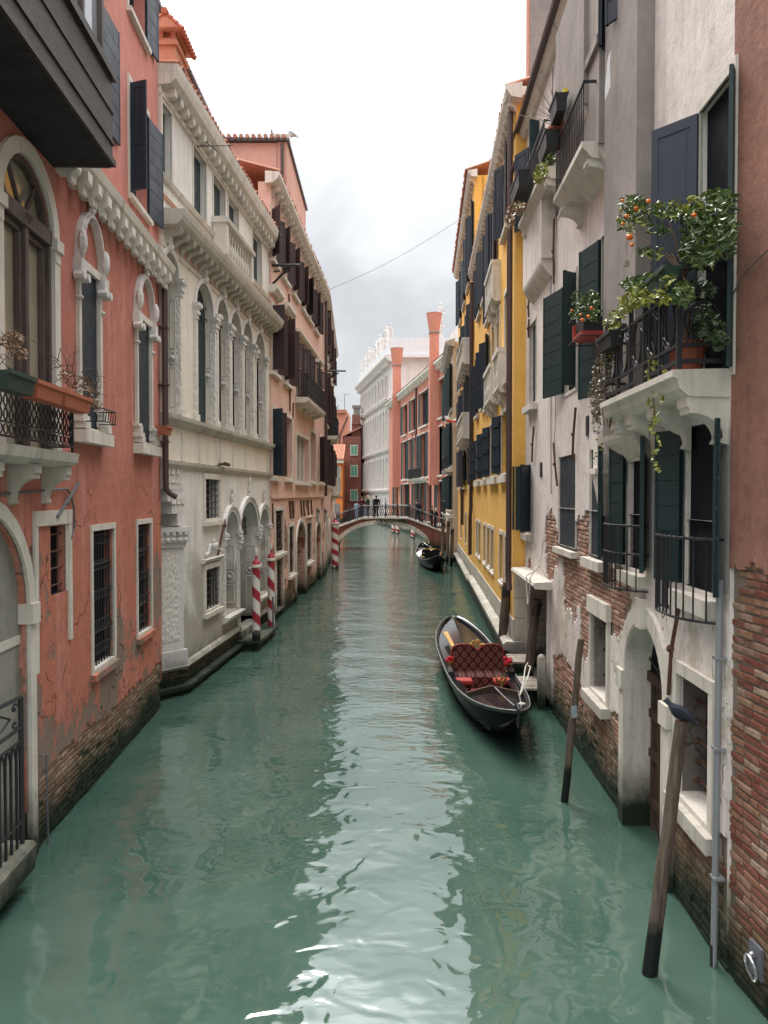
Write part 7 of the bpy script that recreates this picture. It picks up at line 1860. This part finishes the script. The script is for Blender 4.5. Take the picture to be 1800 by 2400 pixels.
trough('balcony_trough', 'lower black trough with pale leafy plant on the second grey house balcony', FG, FG.S(1300, .45), FG.S(1280, .45), 9.62, .4, .62, .28, 'black_plastic', [('leaf_yellow', [(1270, 400, 14, 18), (1262, 415, 12, 14)], 160, (.08, .12), .45, .7, .6)], 'troughs on the upper balcony')
mb = MB(); FG.box(mb, FG.S(1316, .4), FG.S(1299, .4), 10.3, 10.38, .34, .4); tag(mb.build('yellow_strip', 'yellow_plastic', None), 'bright yellow plastic strip on the upper balcony rail', 'strip')
trough('balcony_trough', 'small basket of russet flowers on the highest far balcony of the grey house', FG, FG.S(1232, .45), FG.S(1212, .45), 10.2, .4, .62, .3, 'black_plastic', [('leaf_dry', [(1208, 490, 20, 14), (1196, 515, 10, 24), (1220, 480, 14, 8)], 420, (.06, .1), .3, .6, .7), ('leaf_yellow', [(1212, 480, 16, 8)], 60, (.06, .1), .4, .6, .6)], 'troughs on the upper balcony')
# planters on the red house balcony
for k, (a, b, m_, lb) in enumerate(((.15, 1.0, 'terracotta', 'terracotta trough nearest the far end of the red house balcony'), (1.05, 1.75, 'terracotta', 'terracotta trough in the middle of the red house balcony'), (1.8, 2.4, 'green_plastic', 'green trough at the near end of the red house balcony'))):
    trough('balcony_planter', lb + ' with withered stems', FA, b1 - b if False else FA.sz(179, 1088, .34)[0] - b, FA.sz(179, 1088, .34)[0] - a, 5.16, .38, .58, .17, m_, [], 'planters on the red house balcony')
DP = thing('withered_plant', FA.pt(3.5, 5.35, .45), 'withered brown twigs along the red house balcony', 'plant')
mb = MB()
for k_ in range(90):
    px = rnd.choice((rnd.uniform(0, 60), rnd.uniform(130, 235), rnd.uniform(150, 225))); py = 770 + px * .62 + rnd.uniform(-25, 45) if px > 100 else rnd.uniform(770, 850)
    c = fpt(FA, px, py, .48); a = V(rnd.gauss(0, .3), rnd.gauss(0, .3), rnd.gauss(.1, .3)) * .35; mb.tube([c, c + a * .5 + V(0, 0, .02), c + a], [.005, .004, .002], 4)
mb.build('stem', 'twig', DP, kind='stuff')
mb = MB(); px_plant(mb, FA, [(160, 880, 22, 14), (190, 900, 24, 20), (215, 930, 18, 22), (30, 800, 26, 26), (50, 830, 16, 14), (225, 950, 14, 16)], 420, (.03, .055), rnd, .4, .58, .7); mb.build('foliage', 'leaf_dry', DP)
mb = MB(); s_ = FA.sz(240, 960, .4)[0]
for z in (5.12, 5.28): mb.tube([FA.pt(s_ - .5, z, .35), FA.pt(s_ - .5, z, .58), FA.pt(s_, z, .58), FA.pt(s_, z, .35)], .008, 4)
for k_ in range(6): mb.tube([FA.pt(s_ - .5 + k_ * .1, 5.28, .58), FA.pt(s_ - .5 + k_ * .1, 5.12, .56)], .006, 4)
mb.build('basket', 'iron', DP)
trough('sill_planter', 'small terracotta trough in the sill cage of the narrow red house window', FA, FA.S(347), FA.S(362), 5.3, .16, .34, .15, 'terracotta', [])

# ================================================================== flags, cloth
def cloth(name, label, cat, cols, org_, du, dv, nu=10, nv=8, amp=.06):
    t_ = thing(name, org_, label, cat); 
    for j, (m_, a, b) in enumerate(cols):
        mb = MB(); rg = []
        for v in range(nv + 1):
            f = a + (b - a) * v / nv; rg.append([Vector(org_) + Vector(du) * (u_ / nu) + Vector(dv) * f + V(0, amp * math.sin(u_ * .9 + f * 5), amp * .5 * math.sin(u_ * .7 + f * 3)) for u_ in range(nu + 1)])
        mb.loft(rg, closed=False); mb.build('stripe', m_, t_, True)
    return t_
Y = 40; t_ = cloth('hanging_flag', 'blue and yellow flag hanging from the tall yellow house', 'flag', [('blue_cloth', 0, .5), ('yellow_cloth', .5, 1)], V(xy(1088, 38), 38, 4.2 + (1158 - 1105) / 1800 * 38), V(.26, -.2, 0), V(-.06, 0, -.85))
mb = MB(); p = V(xy(1088, 38), 38, 5.3); mb.tube([p + V(.35, -.2, -.15), p + V(-.05, 0, .12)], .015, 5); mb.build('staff', 'lead', t_)
t_ = cloth('blown_flag', 'green white and red flag blown out from the cream house', 'flag', [('white_cloth', 0, .62), ('red_cloth', .62, 1)], V(xy(1040, 47), 47, 4.2 + (1158 - 975) / 1800 * 47), V(.75, .2, -.12), V(.15, 0, -.34), amp=.05)
mb = MB(); p = V(xy(1034, 47), 47, 4.2 + (1158 - 974) / 1800 * 47); mb.tube([p, p + V(1.1, .4, -.12)], .015, 5); mb.build('staff', 'lead', t_)
cloth('white_rag', 'white cloth hanging on the top grey house shutter', 'cloth', [('white_cloth', 0, 1)], fpt(FG, 1432, 118, .3), V(-.02, .12, -.1), V(.0, .05, -.42), 5, 6, .03)
# wind chime disc under the orange tree
mb = MB(); c = fpt(FG, 1469, 618, .45); mb.tube([c + V(0, -.008, 0), c + V(0, .008, 0)], .035, 12); mb.tube([c, c + V(0, 0, .3)], .004, 4); tag(mb.build('wind_chime', 'plank_wood', None), 'round wooden disc hanging below the orange tree', 'ornament')

# ================================================================== birds
def bird(name, label, c, s, heading, mats):
    """perched bird: body lofted from tail tip to beak, facing local +x"""
    t_ = thing(name, c, label, 'bird'); c = Vector(c); h = V(math.cos(heading), math.sin(heading), 0); r = V(-h.y, h.x, 0)
    mb = MB(); sp = [(-.2, -.012, .012, .034), (-.13, .028, .02, .038), (-.07, .066, .05, .056), (-.01, .092, .076, .074), (.05, .108, .076, .072), (.09, .135, .06, .056), (.113, .17, .046, .043), (.125, .2, .043, .039), (.148, .21, .035, .031), (.166, .203, .014, .013), (.19, .194, .003, .004)]
    mb.loft([[c + (h * x + V(0, 0, z + math.sin(a) * rz) + r * (math.cos(a) * ry)) * s for a in [2 * math.pi * k_ / 10 for k_ in range(10)]] for x, z, rz, ry in sp])
    b = mb.build('body', mats[0], t_, True)
    for sg in (-1, 1):
        mb = MB(); mb.loft([[c + (h * x + V(0, 0, z + math.sin(a) * rz) + r * (sg * o + math.cos(a) * .008)) * s for a in [2 * math.pi * k_ / 8 for k_ in range(8)]] for x, z, rz, o in ((-.17, .012, .006, .02), (-.1, .065, .036, .052), (-.02, .108, .05, .068), (.05, .128, .04, .066), (.08, .138, .012, .054))]); mb.build('wing', mats[1], t_, True)
        mb = MB(); f0 = c + (h * -.005 + r * (.022 * sg) + V(0, 0, .045)) * s; f1 = c + (h * .005 + r * (.022 * sg) + V(0, 0, .004)) * s; mb.tube([f0, f1], .005 * s, 5)
        for e in (-.4, 0, .4): mb.tube([f1, f1 + (h * math.cos(e) + r * math.sin(e)) * .03 * s], .004 * s, 4)
        mb.build('foot', mats[2], t_)
        mb = MB(); mb.ball(c + (h * .135 + r * (.018 * sg) + V(0, 0, .213)) * s, .0045 * s, 6, 4); mb.build('eye', 'gold', t_)
    return t_
paint('pigeon_grey', (.035, .04, .05), .7, .2, .3); paint('pigeon_wing', (.022, .025, .034), .7, .2, .3); paint('bird_leg', (.4, .12, .09), .7, .2); paint('gull_white', (.7, .7, .7), .7, .2, .1); paint('gull_wing', (.4, .42, .45), .7, .2, .1)
bird('pigeon', 'dark pigeon resting on the closest mooring pole', (2.575, 6.63, 2.225), .8, R(150), ('pigeon_grey', 'pigeon_wing', 'bird_leg'))
bird('seagull', 'white seagull standing on the salmon house roof corner', (xy(686, 32.2), 32.2, 18.98), 1.5, R(170), ('gull_white', 'gull_wing', 'gold'))

# ================================================================== people on the bridge
def person(label, x, y, z, h, facing, coat, legs, hair, lean=0., stride=.0, armfwd=.0, bag=False):
    s = h / 1.72
    t_ = thing('person', (x, y, z), label, 'person')
    J = {'pel': (0, 0, .93), 'sp': (.02 * lean, 0, 1.15), 'ch': (.08 * lean, 0, 1.36), 'nk': (.14 * lean, 0, 1.47), 'hd': (.17 * lean, 0, 1.56), 'ht': (.18 * lean, 0, 1.66)}
    E = [('pel', 'sp'), ('sp', 'ch'), ('ch', 'nk'), ('nk', 'hd'), ('hd', 'ht')]; Rd = {'pel': (.15, .12), 'sp': (.145, .105), 'ch': (.165, .115), 'nk': (.055, .055), 'hd': (.085, .095), 'ht': (.07, .08)}
    for sg, q in ((1, 'l'), (-1, 'r')):
        st = stride * sg
        J['hip' + q] = (.0, .1 * sg, .88); J['kn' + q] = (.02 + st * .5, .1 * sg, .49); J['an' + q] = (st, .1 * sg, .08); J['to' + q] = (.15 + st, .11 * sg, .035)
        J['shd' + q] = (.08 * lean, .19 * sg, 1.38); J['el' + q] = (.05 * lean + armfwd * .15 - st * .2, .25 * sg, 1.1); J['wr' + q] = (.1 * lean + armfwd * .4 - st * .3, .22 * sg, .88 + armfwd * .22); J['ha' + q] = (.13 * lean + armfwd * .48 - st * .32, .21 * sg, .8 + armfwd * .25)
        E += [('pel', 'hip' + q), ('hip' + q, 'kn' + q), ('kn' + q, 'an' + q), ('an' + q, 'to' + q), ('ch', 'shd' + q), ('shd' + q, 'el' + q), ('el' + q, 'wr' + q), ('wr' + q, 'ha' + q)]
        for nm, r in (('hip', (.1, .1)), ('kn', (.065, .065)), ('an', (.045, .045)), ('to', (.04, .035)), ('shd', (.075, .075)), ('el', (.052, .052)), ('wr', (.038, .038)), ('ha', (.04, .03))): Rd[nm + q] = r
    names = list(J); me = bpy.data.meshes.new('person_tmp'); me.from_pydata([Vector(J[n]) * s for n in names], [(names.index(a), names.index(b)) for a, b in E], [])
    ob = bpy.data.objects.new('person_tmp', me); COL.objects.link(ob)
    ob.modifiers.new('s', 'SKIN'); ob.modifiers.new('u', 'SUBSURF').levels = 1
    sv = me.skin_vertices[0].data
    for i, n in enumerate(names): sv[i].radius = (Rd[n][0] * s, Rd[n][1] * s); sv[i].use_root = (n == 'pel')
    dg = bpy.context.evaluated_depsgraph_get(); m2 = bpy.data.meshes.new_from_object(ob.evaluated_get(dg)); bpy.data.objects.remove(ob); bpy.data.meshes.remove(me)
    m2.name = 'body'
    for m_ in (coat, legs, 'skin', 'coat_black'): m2.materials.append(MATS[m_])
    for p in m2.polygons:
        c = p.center / s; p.use_smooth = True
        p.material_index = 2 if c.z > 1.46 else (3 if c.z < .09 else (1 if c.z < .84 and abs(c.y) < .19 else (2 if (c.z < .87 + armfwd * .22 and abs(c.y) > .17) else 0)))
    M = Matrix.Translation((x, y, z)) @ Matrix.Rotation(facing, 4, 'Z')
    o = bpy.data.objects.new('body', m2); COL.objects.link(o); o.parent = t_; o.matrix_local = Matrix.Rotation(facing, 4, 'Z'); ORG[o.name] = Vector((x, y, z))
    mb = MB(); hc = V(.17 * lean - .02, 0, 1.63) * s
    mb.ball(hc, .1 * s, 9, 6, (1.0, .92, 1.05)); hm = mb.mesh('hair', hair, smooth=True); ho_ = bpy.data.objects.new('hair', hm); COL.objects.link(ho_); ho_.parent = t_; ho_.matrix_local = Matrix.Rotation(facing, 4, 'Z')
    mb = MB(); mb.ball(V(.17 * lean + .1, 0, 1.57) * s, .014 * s, 6, 4); nm_ = mb.mesh('nose', 'skin'); no_ = bpy.data.objects.new('nose', nm_); COL.objects.link(no_); no_.parent = t_; no_.matrix_local = Matrix.Rotation(facing, 4, 'Z')
    if bag:
        mb = MB(); mb.ball(V(-.2, 0, 1.22) * s, .2 * s, 10, 6, (.6, .85, 1.15)); bm_ = mb.mesh('backpack', 'bag_dark', smooth=True); bo_ = bpy.data.objects.new('backpack', bm_); COL.objects.link(bo_); bo_.parent = t_; bo_.matrix_local = Matrix.Rotation(facing, 4, 'Z')
    return t_
def on_bridge(px, yy): Y = YB + yy; x = xy(px, Y); return x, Y, deck(x) + .03
x, y, z = on_bridge(848, .75); person('person in maroon top and jeans leaning on the bridge railing', x, y, z, 1.66, R(-80), 'coat_maroon', 'denim', 'hair_dark', .6, 0, .8)
x, y, z = on_bridge(863, 1.0); person('person in green coat and pale cap on the bridge', x, y, z, 1.74, R(-150), 'coat_green', 'denim', 'hair_pale', .2, .05, .3)
x, y, z = on_bridge(882, 1.2); person('person all in black standing at mid bridge', x, y, z, 1.74, R(95), 'coat_black', 'trouser_dark', 'hair_dark', .1, .0, .2)
x, y, z = on_bridge(836, .9); person('person in pale blue at the left bridge steps', x, y, z, 1.5, R(60), 'denim_pale', 'denim_pale', 'hair_dark', .2, .1, .2)
x, y, z = on_bridge(979, 1.3); person('person with dark backpack stepping down the bridge', x, y, z, 1.72, R(175), 'coat_navy', 'trouser_dark', 'hair_dark', .5, .2, .3, True)
x, y, z = on_bridge(1021, .9); person('fair-haired person in dark coat at the right bridge end', x, y, z, 1.62, R(20), 'coat_navy', 'trouser_dark', 'hair_pale', .2, .1, .2)
x, y, z = on_bridge(1012, 1.6); person('person half hidden behind the fair-haired one on the bridge', x, y, z, 1.66, R(10), 'coat_black', 'trouser_dark', 'hair_dark', .1, .1, .2)
